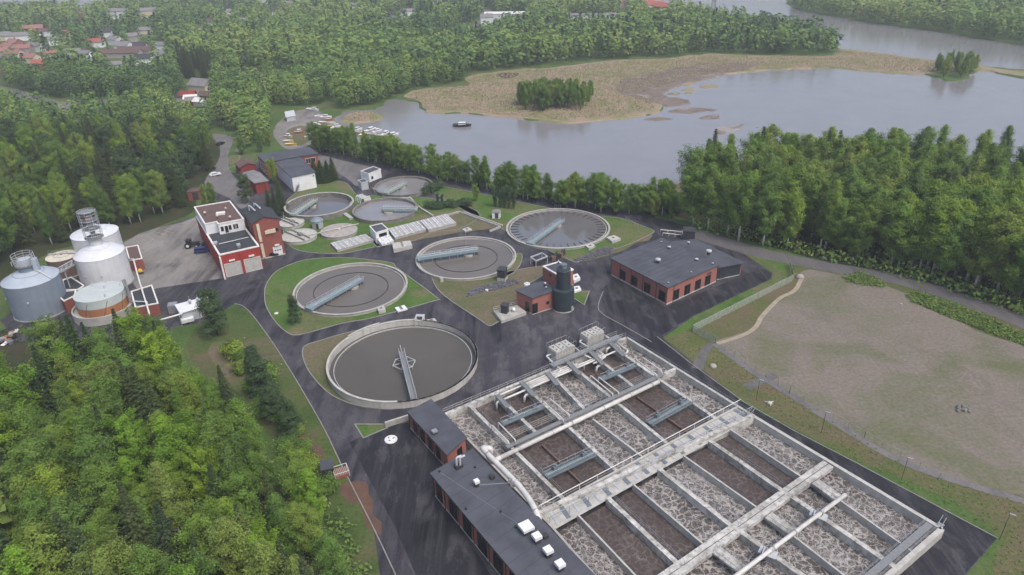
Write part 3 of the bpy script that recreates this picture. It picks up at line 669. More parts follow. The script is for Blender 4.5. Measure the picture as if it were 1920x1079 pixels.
# two boxed blower units
def unit(px, label):
    T = [at(x, y, 3.6) for x, y in px]; c = sum(T, Vector())/4; th = thing('blower_unit', label, 'machine', Vector((c.x, c.y, 0)), 'box units on the basin north wall')
    m = MB(); m.prism(T, .3, 3.6); m.build('housing', 'concrete_pale', th)
    for i in range(3):
        a, b = lerp(T[0], T[1], i/3+.02), lerp(T[0], T[1], (i+1)/3-.02); e = T[3]-T[0]
        m = MB(); m.prism([a+e*.03, b+e*.03, b+e*.97, a+e*.97], 3.6, 3.85); o = m.build('lid', 'concrete_pale', th)
        for t_ in (.3, .7):
            p = (a+b)/2+e*t_; m = MB(); m.lathe(Vector((p.x, p.y, 3.85)), [(.22, 0), (.22, .15), (.05, .2)], 8); m.build('hatch', 'concrete_dark', o)
        for j in range(4):
            p = lerp(T[3], T[2], (i+j/4+.12)/3); m = MB(); m.box((p.x, p.y, 2.0), (.12, .12, 3.2)); m.build('rib', 'concrete', th)
    R = [p+(p-c)*.08 for p in T]
    m = MB()
    for i in range(4):
        a, b = R[i]+Vector((0, 0, 1.2)), R[(i+1) % 4]+Vector((0, 0, 1.2)); m.tube([a, b], .035, 4)
        for j in range(4): p = lerp(a, b, j/4); m.tube([p-Vector((0, 0, 1.4)), p], .03, 4)
    m.build('handrail', 'steel', th); return T
unit([(1027, 652), (1061, 638), (1078, 648), (1043, 664)], 'left pale box unit with three lids above the basin corner')
unit([(1087, 626.5), (1117.5, 612.5), (1133, 623), (1102, 636)], 'right pale box unit with railing above the basin corner')
for k, (pp, l) in enumerate(((((1040, 662), (1024, 668), (1038, 682), (1052, 694), (1046, 700)), 'white bent pipe leaving the left side of the left box unit'), (((1078, 652), (1092, 664), (1108, 672)), 'white pipe running from the left box unit under the walkway'),
                         (((1096, 634), (1086, 641), (1104, 652), (1112, 662)), 'white bent pipe leaving the left side of the right box unit'), (((1132, 628), (1146, 637)), 'short white pipe at the right end of the right box unit'), (((1154, 642), (1178, 658), (1172, 664)), 'white hooked pipe lying over the corner foam lane'), (((1112, 652), (1136, 668), (1126, 676), (1112, 682)), 'white looping pipe beneath the walkway between both box units'))):
    P = [at(x, y, 2.4) for x, y in pp]; th = thing('feed_pipe', l, 'pipe', Vector((P[0].x, P[0].y, 1.8)), 'feed pipes of the box units'); bent(th, P, .2)
# big main pipes
P = [at(*p, 2.3) for p in ((937, 859), (1235, 716))]
th = thing('main_pipe', 'thick white main pipe lying along the middle cross wall of the basin', 'pipe', Vector((P[0].x, P[0].y, 1.8)))
bent(th, P, .43)
for t_ in (.1, .3, .42, .62, .8, .95):
    p = lerp(P[0], P[1], t_); d = (P[1]-P[0]).normalized(); m = MB(); m.tube([p-d*.08, p+d*.08], .50, 12); m.build('flange', 'steel', th)
P = [at(914, 850, 5.2), at(976, 915, 5.2), at(1006, 962, 5.2)]
th = thing('roof_edge_pipe', 'thick white pipe along the roof edge of the long building with an S bend', 'pipe', Vector((P[0].x, P[0].y, 1.8)))
S0 = [at(937, 859, 2.3), at(926, 864, 2.4), at(917, 857, 3.2), at(920, 843, 5.0), at(912, 841, 5.3), at(910, 847, 5.2)]
m = MB(); m.tube(smooth(S0+[P[1], P[2], Vector((P[2].x+.5, P[2].y-1.2, 3.0))], 8, False), .50, 12); m.build('pipe', 'pipe_white', th, True)
for t_ in (.02, .5, .55, .98):
    p = lerp(P[0], P[2], t_); d = (P[2]-P[0]).normalized(); m = MB(); m.tube([p-d*.1, p+d*.1], .6, 12); m.build('flange', 'steel', th)
P = [at(1585, 928, 2.9), at(1384, 1077, 2.9), at(1300, 1140, 2.9)]
th = thing('main_pipe', 'long white pipe crossing high over the lower basin half diagonally', 'pipe', Vector((P[0].x, P[0].y, 1.8)))
bent(th, P, .34)
for q in ((1535, 966), (1440, 1036)):
    p = at(*q, 2.5); m = MB(); m.box(p, (2.6, 1.6, .12), rad(-35)); m.box(p+Vector((.9, .3, .35)), (.12, 1.2, .8), rad(-35)); m.box(p+Vector((-.9, -.3, .35)), (.12, 1.2, .8), rad(-35)); m.build('pipe_support', 'galv_light', th)
    for j in range(4): pp = p+Vector((.5*j-.8, .3, 0)); m = MB(); m.box(pp+Vector((0, 0, .1)), (.15, 1.7, .08), rad(-35)); m.build('grating_bar', 'grating', th)
for t_ in (.25, .5, .7):
    p = lerp(P[0], P[1], t_); d = (P[1]-P[0]).normalized(); m = MB(); m.tube([p-d*.1, p+d*.1], .42, 10); m.build('flange', 'steel', th)
# end walkway
ea, eb = lerp(X(U3[4], EL), eC, .02), lerp(X(U3[4], EL), eC, .97); dd = (X(U3[6], KL)-X(U3[6], EL)).normalized()*1.5
m = MB(); m.beam(ea+dd+Vector((0, 0, .1)), eb+dd+Vector((0, 0, .1)), 1.1, .12); m.build('end_walkway', 'grating', bas)
rail(ea+dd*1.45, eb+dd*1.45, 0, 1.0); rail(ea+dd*.3, eb+dd*.3, 0, 1.0)
for q in ((1757, 985), (1400, 778)):
    p = at(*q, ZT); m = MB(); m.tube([p, p+Vector((1.4, 1.2, .9))], .06, 5); m.tube([p+Vector((.3, -.5, 0)), p+Vector((1.6, .6, .9))], .06, 5)
    for j in range(4): r_ = p+Vector((.35+.35*j, .3*j, -.25*j)); m.box(r_, (.3, .9, .06), rad(40))
    m.build('stair', 'steel', bas)

# ================================================================== ROUND TANKS
def tank(name, label, rim, zr, zw, wt, wmat, rmat, watmat, grp, inner=None, bridge=None, bz=None, bmat='teal_bridge', bw=1.3, lip=None):
    c, r = circfit(GP(rim, zr)); th = thing(name, label, 'tank', c, grp)
    m = MB(); A = [Vector((c.x+r*math.cos(a), c.y+r*math.sin(a), 0)) for a in np.linspace(0, 2*math.pi, 97)[:-1]]
    B = [c+(p-c)*((r-wt)/r) for p in A]; m.ring(A, B, 0, zr); m.build('wall', wmat, th)
    A2 = [c+(p-c)*((r+.12)/r) for p in A]; B2 = [c+(p-c)*((r-wt-.06)/r) for p in A]
    m = MB(); m.ring(A2, B2, zr+.003, zr+.14); m.build('rim', rmat, th)
    m = MB(); m.lathe(Vector((c.x, c.y, 0)), [(r-wt-.01, zw-.02), (r-wt-.01, zw)], 96); m.build('water', watmat, th)
    if lip:
        d0, d1, zl = lip; m = MB(); m.ring([c+(p-c)*((r-d0)/r) for p in A], [c+(p-c)*((r-d1)/r) for p in A], .05, zl); m.build('weir', 'concrete', th)
    if inner:
        ri = r*inner; m = MB(); m.ring([c+(p-c)*(ri/r) for p in A], [c+(p-c)*((ri-.16)/r) for p in A], 0, zw+.14); m.build('baffle_ring', 'dark_metal', th)
    if bridge:
        zb = bz; a, b = G(*bridge[0], zb), G(*bridge[1], zb); d = (b-a).normalized(); s = Vector((-d.y, d.x, 0))
        m = MB(); m.beam(a, b, bw, .12); br = m.build('bridge', bmat, th)
        for sg in (-1, 1):
            m = MB(); m.beam(a+s*sg*bw/2+Vector((0, 0, -.05)), b+s*sg*bw/2+Vector((0, 0, -.05)), .14, .75); m.build('girder', bmat, br)
            m = MB()
            for hh in (.55, 1.05): m.tube([a+s*sg*bw/2+Vector((0, 0, hh)), b+s*sg*bw/2+Vector((0, 0, hh))], .03, 4)
            for j in range(12): p = lerp(a, b, j/11)+s*sg*bw/2; m.tube([p, p+Vector((0, 0, 1.05))], .03, 4)
            m.build('handrail', 'galv_light', br)
        for j in range(7):
            p = lerp(a, b, (j+.5)/7)-s*bw/2; m = MB(); m.box((p.x, p.y, (zb+zw)/2-.1), (.1, .1, zb-zw-.2)); m.build('hanger', 'steel', br)
        e = lerp(a, b, .83)+s*.3
        m = MB(); m.lathe(Vector((e.x, e.y, 0)), [(1.5, zw-.1), (1.5, zw+.55)], 20); m.build('scum_drum', 'concrete', br)
        m = MB(); m.lathe(Vector((b.x, b.y, 0)), [(.5, 0), (.5, zb-.06)], 12); m.build('column', 'concrete_dark', th)
        m = MB(); m.box(a+Vector((0, 0, -.1)), (1.0, bw+1.0, .6), math.atan2(d.y, d.x)); m.build('drive_carriage', bmat, br)
    return th, c, r
CG = 'round settling tanks'
th, c4, r4 = tank('settling_tank', 'round clear-water tank with short radial lines round its rim and a teal bridge', [(950.2, 426.2), (1142.1, 427.5), (1048.8, 391.5), (1050, 467.5), (983.7, 457.5), (1111, 401)], .6, .25, .45, 'concrete', 'concrete', 'tank_water_clear', CG, None, ((995, 456), (1055, 413)), 1.1, 'teal_bridge', 1.6, (1.0, 1.25, .55))
for k in range(40):
    a = 2*math.pi*k/40; m = MB(); e = Vector((math.cos(a), math.sin(a), 0))
    m.beam(Vector((c4.x, c4.y, .36))+e*(r4-1.3), Vector((c4.x, c4.y, .36))+e*(r4-3.9), .10, .14); m.build('launder', 'dark_metal', th)
tank('settling_tank', 'round grey tank with inner ring and pale teal bridge, mid yard', [(777.5, 484), (969, 481), (872.5, 523.7), (810, 516), (928.7, 513.7), (957, 462), (807.5, 460), (878, 445)], .7, .22, .4, 'concrete', 'concrete', 'tank_water', CG, .63, ((785, 484), (896, 468)), 1.9, 'teal_bridge', 1.5, (.7, .95, .5))
tank('settling_tank', 'round grey tank with inner ring and light blue bridge, on the lawn', [(553, 542.5), (765, 527.5), (675, 493.7), (630, 590.6), (593.7, 510), (735, 502.5), (715, 576), (571, 580)], .8, .22, .4, 'concrete', 'concrete', 'tank_water', CG, .66, ((580, 578), (678, 523)), 1.6, 'teal_bridge', 1.6, (.7, .95, .45))
# big front tank with a stepped wall
rim7 = GP([(612.9, 685.7), (896, 668), (739.7, 756), (836.6, 608), (836.6, 732.3), (634, 731.5)], 1.6)
c7, r7 = circfit(rim7)
t7 = thing('settling_tank', 'largest round tank with high pale wall and narrow bridge to a hexagonal frame', 'tank', c7, CG)
def ang(x, y, z=1.6): p = G(x, y, z)-c7; return math.atan2(p.y, p.x)
aN, aW1, aW2, aS = ang(785, 602), ang(714, 612), ang(652, 634), ang(745, 756)
def seg7(a0, a1, h):
    if a1 < a0: a1 += 2*math.pi
    m = MB(); m.arc(c7, r7-.35, r7, 0, h, a0, a1, 48); m.build('wall', 'concrete_wall', t7)
    m = MB(); m.arc(c7, r7-.4, r7+.08, h+.003, h+.1, a0, a1, 48); m.build('rim', 'concrete_pale', t7)
seg7(aN+.035, aW1, 1.75); seg7(aW1, aW2, 2.1); seg7(aW2, aS, 1.8); seg7(aS, aN-.03+2*math.pi, 1.55)
m = MB(); m.lathe(Vector((c7.x, c7.y, 0)), [(r7-.36, .2), (r7-.36, .24)], 96); m.build('water', 'tank_water_dark', t7)
m = MB(); A = [Vector((c7.x+math.cos(a), c7.y+math.sin(a), 0)) for a in np.linspace(0, 2*math.pi, 97)[:-1]]
m.ring([c7+(p-c7)*(r7-1.35) for p in A], [c7+(p-c7)*(r7-1.5) for p in A], .1, .5); m.build('weir', 'galv_light', t7)
pn = c7+Vector((math.cos(aN), math.sin(aN), 0))*r7; on = (pn-c7).normalized(); sn = Vector((-on.y, on.x, 0))
for sg in (-1, 1): m = MB(); m.beam(pn+sn*sg*.95+Vector((0, 0, 2.0))-on*.6, pn+sn*sg*.95+Vector((0, 0, 2.0))+on*1.6, .35, 2.0, True); m.build('outlet_wall', 'concrete_pale', t7)
m = MB(); m.beam(pn+on*1.5-sn*1.1+Vector((0, 0, 2.02)), pn+on*1.5+sn*1.1+Vector((0, 0, 2.02)), 1.1, .15); m.build('outlet_slab', 'galv_light', t7)
a, b = G(776, 748, 1.9), G(753, 660, 1.9); d = (b-a).normalized(); s = Vector((-d.y, d.x, 0))
m = MB(); m.beam(a, b, .9, .1); br = m.build('bridge', 'grating', t7)
for sg in (-1, 1):
    m = MB(); m.beam(a+s*sg*.6, b+s*sg*.6, .14, .5); m.build('girder', 'galv_light', br)
    m = MB()
    for hh in (.6, 1.1): m.tube([a+s*sg*.6+Vector((0, 0, hh)), b+s*sg*.6+Vector((0, 0, hh))], .035, 4)
    for j in range(14): p = lerp(a, b, j/13)+s*sg*.6; m.tube([p, p+Vector((0, 0, 1.1))], .03, 4)
    m.build('handrail', 'galv_light', br)
hc = lerp(a, b, .82); m = MB()
H6 = [hc+Vector((math.cos(k*math.pi/3+.4)*2.6, math.sin(k*math.pi/3+.4)*2.6, -.9)) for k in range(6)]
for k in range(6): m.tube([H6[k], H6[(k+1) % 6]], .1, 6); m.tube([H6[k], hc+Vector((0, 0, -.7))], .06, 5); m.tube([H6[k], H6[k]+Vector((0, 0, -.9))], .06, 5)
m.build('feed_frame', 'galv_light', t7)
m = MB(); m.lathe(Vector((hc.x, hc.y, 0)), [(.45, 0), (.45, 1.8)], 12); m.build('column', 'concrete_dark', t7)
m = MB(); m.tube([b, b+d*2.2+Vector((0, 0, .5))], .08, 6); m.build('mast', 'galv_light', br)
# old tanks
tank('settling_tank', 'old round tank with deep brown wall beside the white hall, light green bridge', [(535, 386), (658, 377), (601, 361), (594, 407), (555, 403), (645, 395)], 1.9, .25, .5, 'concrete_dark', 'concrete', 'tank_water_clear', CG, None, ((551, 402), (592, 375)), 2.1, 'green_bridge', 1.6)
tank('settling_tank', 'old round tank with pale sky reflection and bridge at its right', [(660, 396), (783, 388), (725, 371), (718, 417), (680, 409), (770, 401)], 1.3, .5, .6, 'concrete_dark', 'concrete_dark', 'tank_water_painted_sky', CG, None, ((780, 392), (718, 392)), 1.9, 'green_bridge', 1.4)
tank('settling_tank', 'rearmost small round tank below the lakeside road, with a shrub on its right edge', [(701, 350), (811, 345), (758, 331), (754, 368), (718, 362), (797, 358)], 1.2, .5, .6, 'concrete_dark', 'concrete_dark', 'tank_water_painted_sky', CG, None, ((724, 362), (760, 344)), 1.8, 'green_bridge', 1.4)
#END_TANKS

# ================================================================== BUILDINGS
def facade_norm(a, b, c):
    d = (b-a); n = Vector((-d.y, d.x, 0)).normalized()
    return n if n.dot((a+b)/2-c) > 0 else -n
def opening(par, a, b, c, t, w, z0, z1, name='window', frame='window_frame', pane='glass_dark', mull=1, depth=.07):
    a = Vector((a.x, a.y, 0)); b = Vector((b.x, b.y, 0)); d = (b-a).normalized(); n = facade_norm(a, b, Vector((c.x, c.y, 0)))
    p = a+(b-a)*t; zc = (z0+z1)/2; hz = z1-z0; rz = math.atan2(d.y, d.x); m = MB()
    def bx(u, z, su, sz): q = p+d*u+n*.02; m.box((q.x, q.y, z), (su, depth*2, sz), rz)
    bx(-w/2, zc, .1, hz+.1); bx(w/2, zc, .1, hz+.1); bx(0, z0, w-.1, .1); bx(0, z1, w-.1, .1)
    for k in range(mull): bx(-w/2+w*(k+1)/(mull+1), zc, .06, hz-.1)
    o = m.build(name, frame, par); m = MB(); q = p+n*.015; m.box((q.x, q.y, zc), (w-.1, .06, hz-.1), rz); m.build('pane' if pane == 'glass_dark' else 'leaf', pane, o)
    return o
def frac(a, b, px):
    A = PRN([[a.x, a.y, 0], [b.x, b.y, 0]]); return (px-A[0][0])/(A[1][0]-A[0][0])
def hat(par, p, r=.55, h=1.2, base='dark_metal', cap='galv_light', sq=False):
    m = MB()
    if sq:
        m.box((p.x, p.y, p.z+h*.3), (r*1.5, r*1.5, h*.6), rad(30)); o = m.build('roof_vent', base, par)
        m = MB(); m.box((p.x, p.y, p.z+h*.8), (r*2, r*2, h*.4), rad(30)); m.build('vent_cap', cap, o)
    else:
        m.lathe(p, [(r*.6, 0), (r*.6, h*.6)], 12); o = m.build('roof_vent', base, par)
        m = MB(); m.lathe(p, [(r, h*.6), (r, h*.85), (r*.3, h)], 12); m.build('vent_cap', cap, o)
    return o
def pipe_down(par, p, n, h, mat='dark_metal'):
    q = p+n*.1; m = MB(); m.tube([Vector((q.x, q.y, .05)), Vector((q.x, q.y, h))], .07, 5); return m.build('downpipe', mat, par)
def body(par, P, z0, z1, mat, name='wall'): m = MB(); m.prism(P, z0, z1); return m.build(name, mat, par)
def plinth(par, P, h=.35): m = MB(); m.prism(offs(P, .05), 0, h); return m.build('plinth', 'plinth', par)
def flat_roof(par, P, z, mat, over=.35, th=.28, name='roof'): m = MB(); m.prism(offs(P, over), z, z+th); return m.build(name, mat, par)
def parapet(par, P, z, mat='white_trim', w=.35, h=.3): m = MB(); m.ring(offs(P, .1), offs(P, -w), z, z+h); return m.build('parapet', mat, par)
def quad(px, z): return flat(GP(px, z))
def cen(P): return sum(P, Vector())/len(P)

# ---- brick process hall on the right
P = quad([(1147, 486), (1252, 540), (1346, 498), (1241, 449)], 5.0); c = cen(P)
b1 = thing('process_hall', 'wide brick hall with flat slate grey roof and dark windows beside the bare field', 'building', c)
body(b1, P, .3, 5.0, 'brick'); plinth(b1, P); flat_roof(b1, P, 5.0, 'roof_grey')
E = quad([(1346, 500), (1394, 495), (1302, 450), (1241, 450)], 3.8)
E = [lerp(P[2], P[3], 0)+(E[0]-E[0]), E[1], E[2], P[3]]
e2 = [lerp(P[2], P[3], .04), lerp(E[1], E[2], .04), E[2], P[3]]
body(b1, e2, .25, 3.8, 'teal_dark', 'annex_wall'); m = MB(); m.prism(offs(e2, .04), 0, .25); m.build('plinth', 'plinth', b1)
m = MB(); m.prism([lerp(P[2], P[3], .02)+Vector((.3, 0, 0)), E[1]+(E[1]-P[2]).normalized()*.4, E[2]+(E[2]-P[3]).normalized()*.4, P[3]+Vector((.3, 0, 0))], 3.82, 4.05); m.build('annex_roof', 'roof_grey', b1)
m = MB(); q = lerp(e2[1], e2[2], .0); m.box((q.x, q.y, 1.95), (.3, .3, 3.7)); m.build('corner_pier', 'brick', b1)
for x in (1168.6, 1191, 1214.7, 1240.8): opening(b1, P[0], P[1], c, frac(P[0], P[1], x), 2.1, .7, 3.3, mull=1)
for x in (1265.6, 1286, 1305.8, 1324.5): opening(b1, P[1], P[2], c, frac(P[1], P[2], x), 2.2, .4, 3.2, mull=1)
opening(b1, e2[0], e2[1], c, .30, 1.6, .25, 2.4, 'door', 'window_frame', 'dark_metal', 0)
opening(b1, P[1], P[2], c, frac(P[1], P[2], 1326), 1.8, 3.6, 3.9, 'louvre', 'dark_metal', 'dark_metal', 3)
nl = facade_norm(P[0], P[1], c); nr = facade_norm(P[1], P[2], c)
for t_ in (.0, .17, .38, .59, .82, 1.0): pipe_down(b1, lerp(P[0], P[1], t_), nl, 5.0)
pipe_down(b1, lerp(P[1], P[2], .12), nr, 5.0); pipe_down(b1, lerp(P[1], P[2], 1), nr, 5.0)
for x, y, r, h in ((1233.5, 493, .75, 1.4), (1328.5, 478, .8, 1.6), (1254.7, 466, .5, .7), (1306, 489, .5, .7), (1290.7, 459, .4, 1.0), (1336, 496, .3, .5), (1253, 532, .25, .4), (1296, 512, .2, .4), (1240, 455, .25, .4)): hat(b1, G(x, y, 5.28 if x < 1300 or y > 480 else 5.28), r, h)
for k in range(1, 12):
    a, b = lerp(P[0], P[1], k/12), lerp(P[3], P[2], k/12); m = MB(); m.beam(Vector((a.x, a.y, 5.31)), Vector((b.x, b.y, 5.31)), .06, .03); m.build('roof_seam', 'roof_seam', b1)
# ---- dark teal tower with brick house and annex
tb = G(1056, 578); tr_ = 2.75
T = thing('silo_tower', 'dark teal round steel tower in two steps beside the small brick house', 'tower', tb)
m = MB(); m.lathe(tb, [(tr_, .3), (tr_, 5.6), (tr_-.05, 5.9), (1.9, 6.0)], 36); m.build('lower_shell', 'teal_dark', T, False)
m = MB(); m.lathe(tb, [(tr_+.06, 0), (tr_+.06, .3)], 36); m.build('plinth', 'plinth', T)
m = MB(); m.lathe(tb, [(1.75, 6.0), (1.75, 11.3), (1.72, 11.45), (.9, 11.5)], 32); m.build('upper_shell', 'teal_dark', T)
m = MB(); m.lathe(tb, [(.75, 11.5), (.75, 12.4), (.85, 12.45), (.85, 12.6)], 16); m.build('cap', 'teal_mid', T)
m = MB(); m.lathe(tb, [(1.82, 11.1), (1.82, 11.25)], 32); m.build('band', 'teal_mid', T)
for k in range(18):
    a = 2*math.pi*k/18
    for r_, z0, z1 in ((tr_+.01, .3, 5.6), (1.76, 6.0, 11.1)): p = tb+Vector((math.cos(a)*r_, math.sin(a)*r_, 0)); m = MB(); m.box((p.x, p.y, (z0+z1)/2), (.07, .07, z1-z0), a); m.build('seam', 'teal_dark', T)
m = MB(); p = tb+Vector((2.1, -1.9, 0)); m.lathe(Vector((p.x, p.y, .5)), [(.3, 0), (.3, .9)], 10); m.build('inspection_hatch', 'galv_light', T)
P = quad([(968.3, 546), (998.3, 560), (1044, 546), (1014, 533)], 4.7); c = cen(P)
b2 = thing('sludge_house', 'small brick house with grey mono roof left of the teal tower', 'building', c)
body(b2, P, .2, 4.7, 'brick'); plinth(b2, P, .25)
m = MB(); R = offs(P, .3); zz = [4.75, 4.75, 5.1, 5.1]; m.add([(p.x, p.y, z) for p, z in zip(R, zz)]+[(p.x, p.y, z+.22) for p, z in zip(R, zz)], [(3, 2, 1, 0), (4, 5, 6, 7), (0, 1, 5, 4), (1, 2, 6, 5), (2, 3, 7, 6), (3, 0, 4, 7)]); m.build('roof', 'roof_grey', b2)
opening(b2, P[0], P[1], c, .68, 1.3, .3, 3.0, 'door'); opening(b2, P[1], P[2], c, .10, 1.5, .3, 3.0, 'door'); opening(b2, P[1], P[2], c, .62, .7, 1.8, 2.5)
m = MB(); q = P[2]; m.box((q.x+.2, q.y-.6, 2.6), (2.2, 3.0, 5.0), rad(25)); m.build('tower_link', 'teal_dark', b2)
hat(b2, G(1022, 537, 5.1), .35, 1.2); hat(b2, G(1024, 541, 5.1), .3, .5)
P = quad([(1017.5, 501), (1048, 492), (1075, 507), (1046.7, 518)], 4.6); c = cen(P)
b2b = thing('brick_annex', 'square brick annex with white parapet behind the teal tower', 'building', c)
body(b2b, P, .2, 4.6, 'brick'); plinth(b2b, P, .25); flat_roof(b2b, P, 4.6, 'roof_grey', -.05, .1); parapet(b2b, P, 4.6)
opening(b2b, P[0], P[3], c, .5, .5, 3.2, 3.7); hat(b2b, G(1049, 508, 4.7), .35, .8); hat(b2b, G(1047, 495, 4.7), .2, 1.2)
def slab_thing(name, label, cat, px, z0, z1, mat, grp=None, part='slab'):
    P = quad(px, z1); th = thing(name, label, cat, cen(P), grp); body(th, P, z0, z1, mat, part); return th, P
th, P = slab_thing('loading_platform', 'raised pale concrete platform left of the small brick house', 'platform', [(925, 583), (940, 602), (987, 586), (970, 572)], .1, .9, 'concrete')
m = MB(); R = [p+Vector((0, 0, .9)) for p in P]
for i in (0, 3):
    a, b = R[i], R[(i+1) % 4]
    for hh in (.5, 1.0): m.tube([a+Vector((0, 0, hh)), b+Vector((0, 0, hh))], .03, 4)
    for j in range(5): p = lerp(a, b, j/4); m.tube([p, p+Vector((0, 0, 1))], .03, 4)
m.build('handrail', 'steel', th)
def kiosk(label, px, z0, w, d_, h, rz, mat='dark_metal', roof='roof_dark', base=None, name='kiosk'):
    p = G(px[0], px[1], z0); th = thing(name, label, 'kiosk', p); m = MB(); m.box((p.x, p.y, z0+h/2), (w, d_, h), rz); m.build('wall', mat, th)
    m = MB(); m.box((p.x, p.y, z0+h+.08), (w+.3, d_+.3, .16), rz, rad(4)); m.build('roof', roof, th)
    m = MB(); q = p+Matrix.Rotation(rz, 3, 'Z') @ Vector((w*.1, -d_/2-.02, 0)); m.box((q.x, q.y, z0+h*.47), (w*.45, .05, h*.85), rz); m.build('door', 'roof_dark' if mat != 'roof_dark' else 'dark_metal', th)
    if base: m = MB(); m.box((p.x, p.y, z0-base/2), (w+.15, d_+.15, base), rz); m.build('base', 'concrete_pale', th)
    return th
kiosk('small dark cabinet standing on the concrete platform by the brick house', (947, 586), .9, 1.6, 1.5, 2.2, rad(-25))
p = G(963, 584, .9); th = thing('round_vessel', 'white round vessel on the concrete platform beside the dark cabinet', 'vessel', p); m = MB(); m.lathe(p, [(.15, 0), (.5, .2), (.55, .6), (.4, .95), (.1, 1.1)], 14); m.build('shell', 'white_paint', th, True); m = MB(); m.tube([p+Vector((0, 0, 1.05)), p+Vector((0, 0, 1.4))], .08, 6); m.build('nozzle', 'steel', th)
kiosk('dark kiosk on a pale base at the rim of the middle round tank', (942, 519), 1.1, 2.2, 2.2, 2.4, rad(-20), 'dark_metal', 'roof_dark', 1.05)
kiosk('dark hut with flat roof behind the process hall beside the lakeside road', (1291, 447), 0.05, 3.6, 3.0, 2.9, rad(-15))
kiosk('small white hut with grey roof left of the clear-water tank', (931, 408), .1, 2.6, 2.2, 2.2, rad(-10), 'white_paint', 'roof_pale')
kiosk('brown shed with dark roof among the trees behind the garage', (368, 373), .05, 4.4, 3.4, 3.4, rad(10), 'brick_old', 'roof_brown')
kiosk('small grey-roofed hut at the forest edge beside the red lattice skip', (616, 890), .05, 2.0, 2.2, 2.2, rad(15), 'dark_metal', 'roof_grey')
# ---- long brick building in the foreground
A_, B_, C_ = G(806, 890, 5.0), G(886, 843, 5.0), G(1114, 1079, 5.0); D0 = (C_-B_).normalized(); L_ = 52.0
A_, B_ = flat([A_, B_]); D0.z = 0
P = [A_, B_, B_+D0*L_, A_+D0*L_]; c = cen(P)
b3 = thing('blower_building', 'long foreground brick building with slate grey roof and square white roof hoods', 'building', c)
Pw = offs(P, -.45); body(b3, Pw, .3, 5.0, 'brick'); plinth(b3, Pw); m = MB(); m.prism(P, 5.0, 5.3); m.build('roof', 'roof_grey', b3)
for k, t_ in enumerate((1.2, 6.0, 10.6, 15.2, 19.8, 24.4, 29.0)):
    opening(b3, Pw[0], Pw[3], c, (t_+.6)/L_, 2.6 if k else 1.8, .5, 3.9, 'window', 'window_frame', 'glass_dark', 2)
nl = facade_norm(Pw[0], Pw[3], c)
for t_ in (0, 3.8, 8.4, 13, 17.6, 22.2): pipe_down(b3, Pw[0]+D0*t_, nl, 5.0)
for x, y, r, h in ((986.7, 997, .95, 1.3), (1006.7, 1016, .62, 1.4), (1027.7, 1042, .62, 1.4), (1050, 1068, .62, 1.4), (894, 912, .42, 1.3)): hat(b3, G(x, y, 5.3), r, h, 'dark_metal', 'white_paint', True)
for x, y in ((922.7, 897), (1022, 1008)): m = MB(); p = G(x, y, 5.3); m.box((p.x, p.y, 5.6), (.8, .8, .6), rad(30)); m.build('roof_hatch', 'dark_metal', b3)
for x, y in ((874, 955), (939, 960), (824, 885), (891, 877), (967, 989)): m = MB(); m.lathe(G(x, y, 5.3), [(.22, 0), (.22, .3), (.06, .36)], 8); m.build('roof_drain', 'dark_metal', b3)
for k in range(1, 22):
    a, b = lerp(P[0], P[3], k/22), lerp(P[1], P[2], k/22); m = MB(); m.beam(Vector((a.x, a.y, 5.32)), Vector((b.x, b.y, 5.32)), .05, .03); m.build('roof_seam', 'roof_seam', b3)
p = G(860, 877, 5.3); m = MB(); m.box(p+Vector((0, 0, .3)), (1.3, 1.0, .6), rad(35)); fl = m.build('flue_base', 'dark_metal', b3)
for dx in (-.3, .3): m = MB(); m.tube(smooth([p+Vector((dx, 0, .5)), p+Vector((dx, 0, 1.5)), p+Vector((dx+.1, .1, 2.1)), p+Vector((dx+.9, .4, 2.3))], 5, False), .2, 8); m.build('flue', 'galv_light', fl, True)
for a, b in (((824, 885), (986, 992)), ((894, 910), (963, 905))): m = MB(); m.tube([G(*a, 5.33), G(*b, 5.33)], .03, 4); m.build('lightning_wire', 'steel', b3)
# ---- small pump house next to it
P = quad([(763, 774), (809, 750), (876, 822), (838, 856)], 3.9); c = cen(P)
b3b = thing('pump_house', 'narrow brick pump house with grey roof between the round tank and basin', 'building', c)
Pw = offs(P, -.3); body(b3b, Pw, .3, 3.9, 'brick'); plinth(b3b, Pw, .3); m = MB(); m.prism(P, 3.9, 4.15); m.build('roof', 'roof_grey', b3b)
for t_ in (.16, .36, .56, .76): opening(b3b, Pw[0], Pw[3], c, t_, 1.6, .4, 3.0, 'window', 'window_frame', 'glass_dark', 1)
opening(b3b, Pw[2], Pw[3], c, .35, 1.3, .8, 2.9); hat(b3b, G(815, 813, 4.15), .5, .7, 'dark_metal', 'steel', True)
nl = facade_norm(Pw[0], Pw[3], c)
for t_ in (0, .27, .66, 1): pipe_down(b3b, lerp(Pw[0], Pw[3], t_), nl, 3.9)
th = thing('retaining_wall', 'low pale concrete wall from the pump house to the small lawn triangle', 'wall', G(745, 800)); m = MB(); m.beam(G(723, 802)+Vector((0, 0, 1.2)), G(766, 788)+Vector((0, 0, 1.2)), .3, 1.2, True); m.build('wall', 'concrete', th); m = MB(); m.beam(G(723, 802)+Vector((0, 0, 1.28)), G(766, 788)+Vector((0, 0, 1.28)), .42, .08, True); m.build('coping', 'concrete_pale', th)
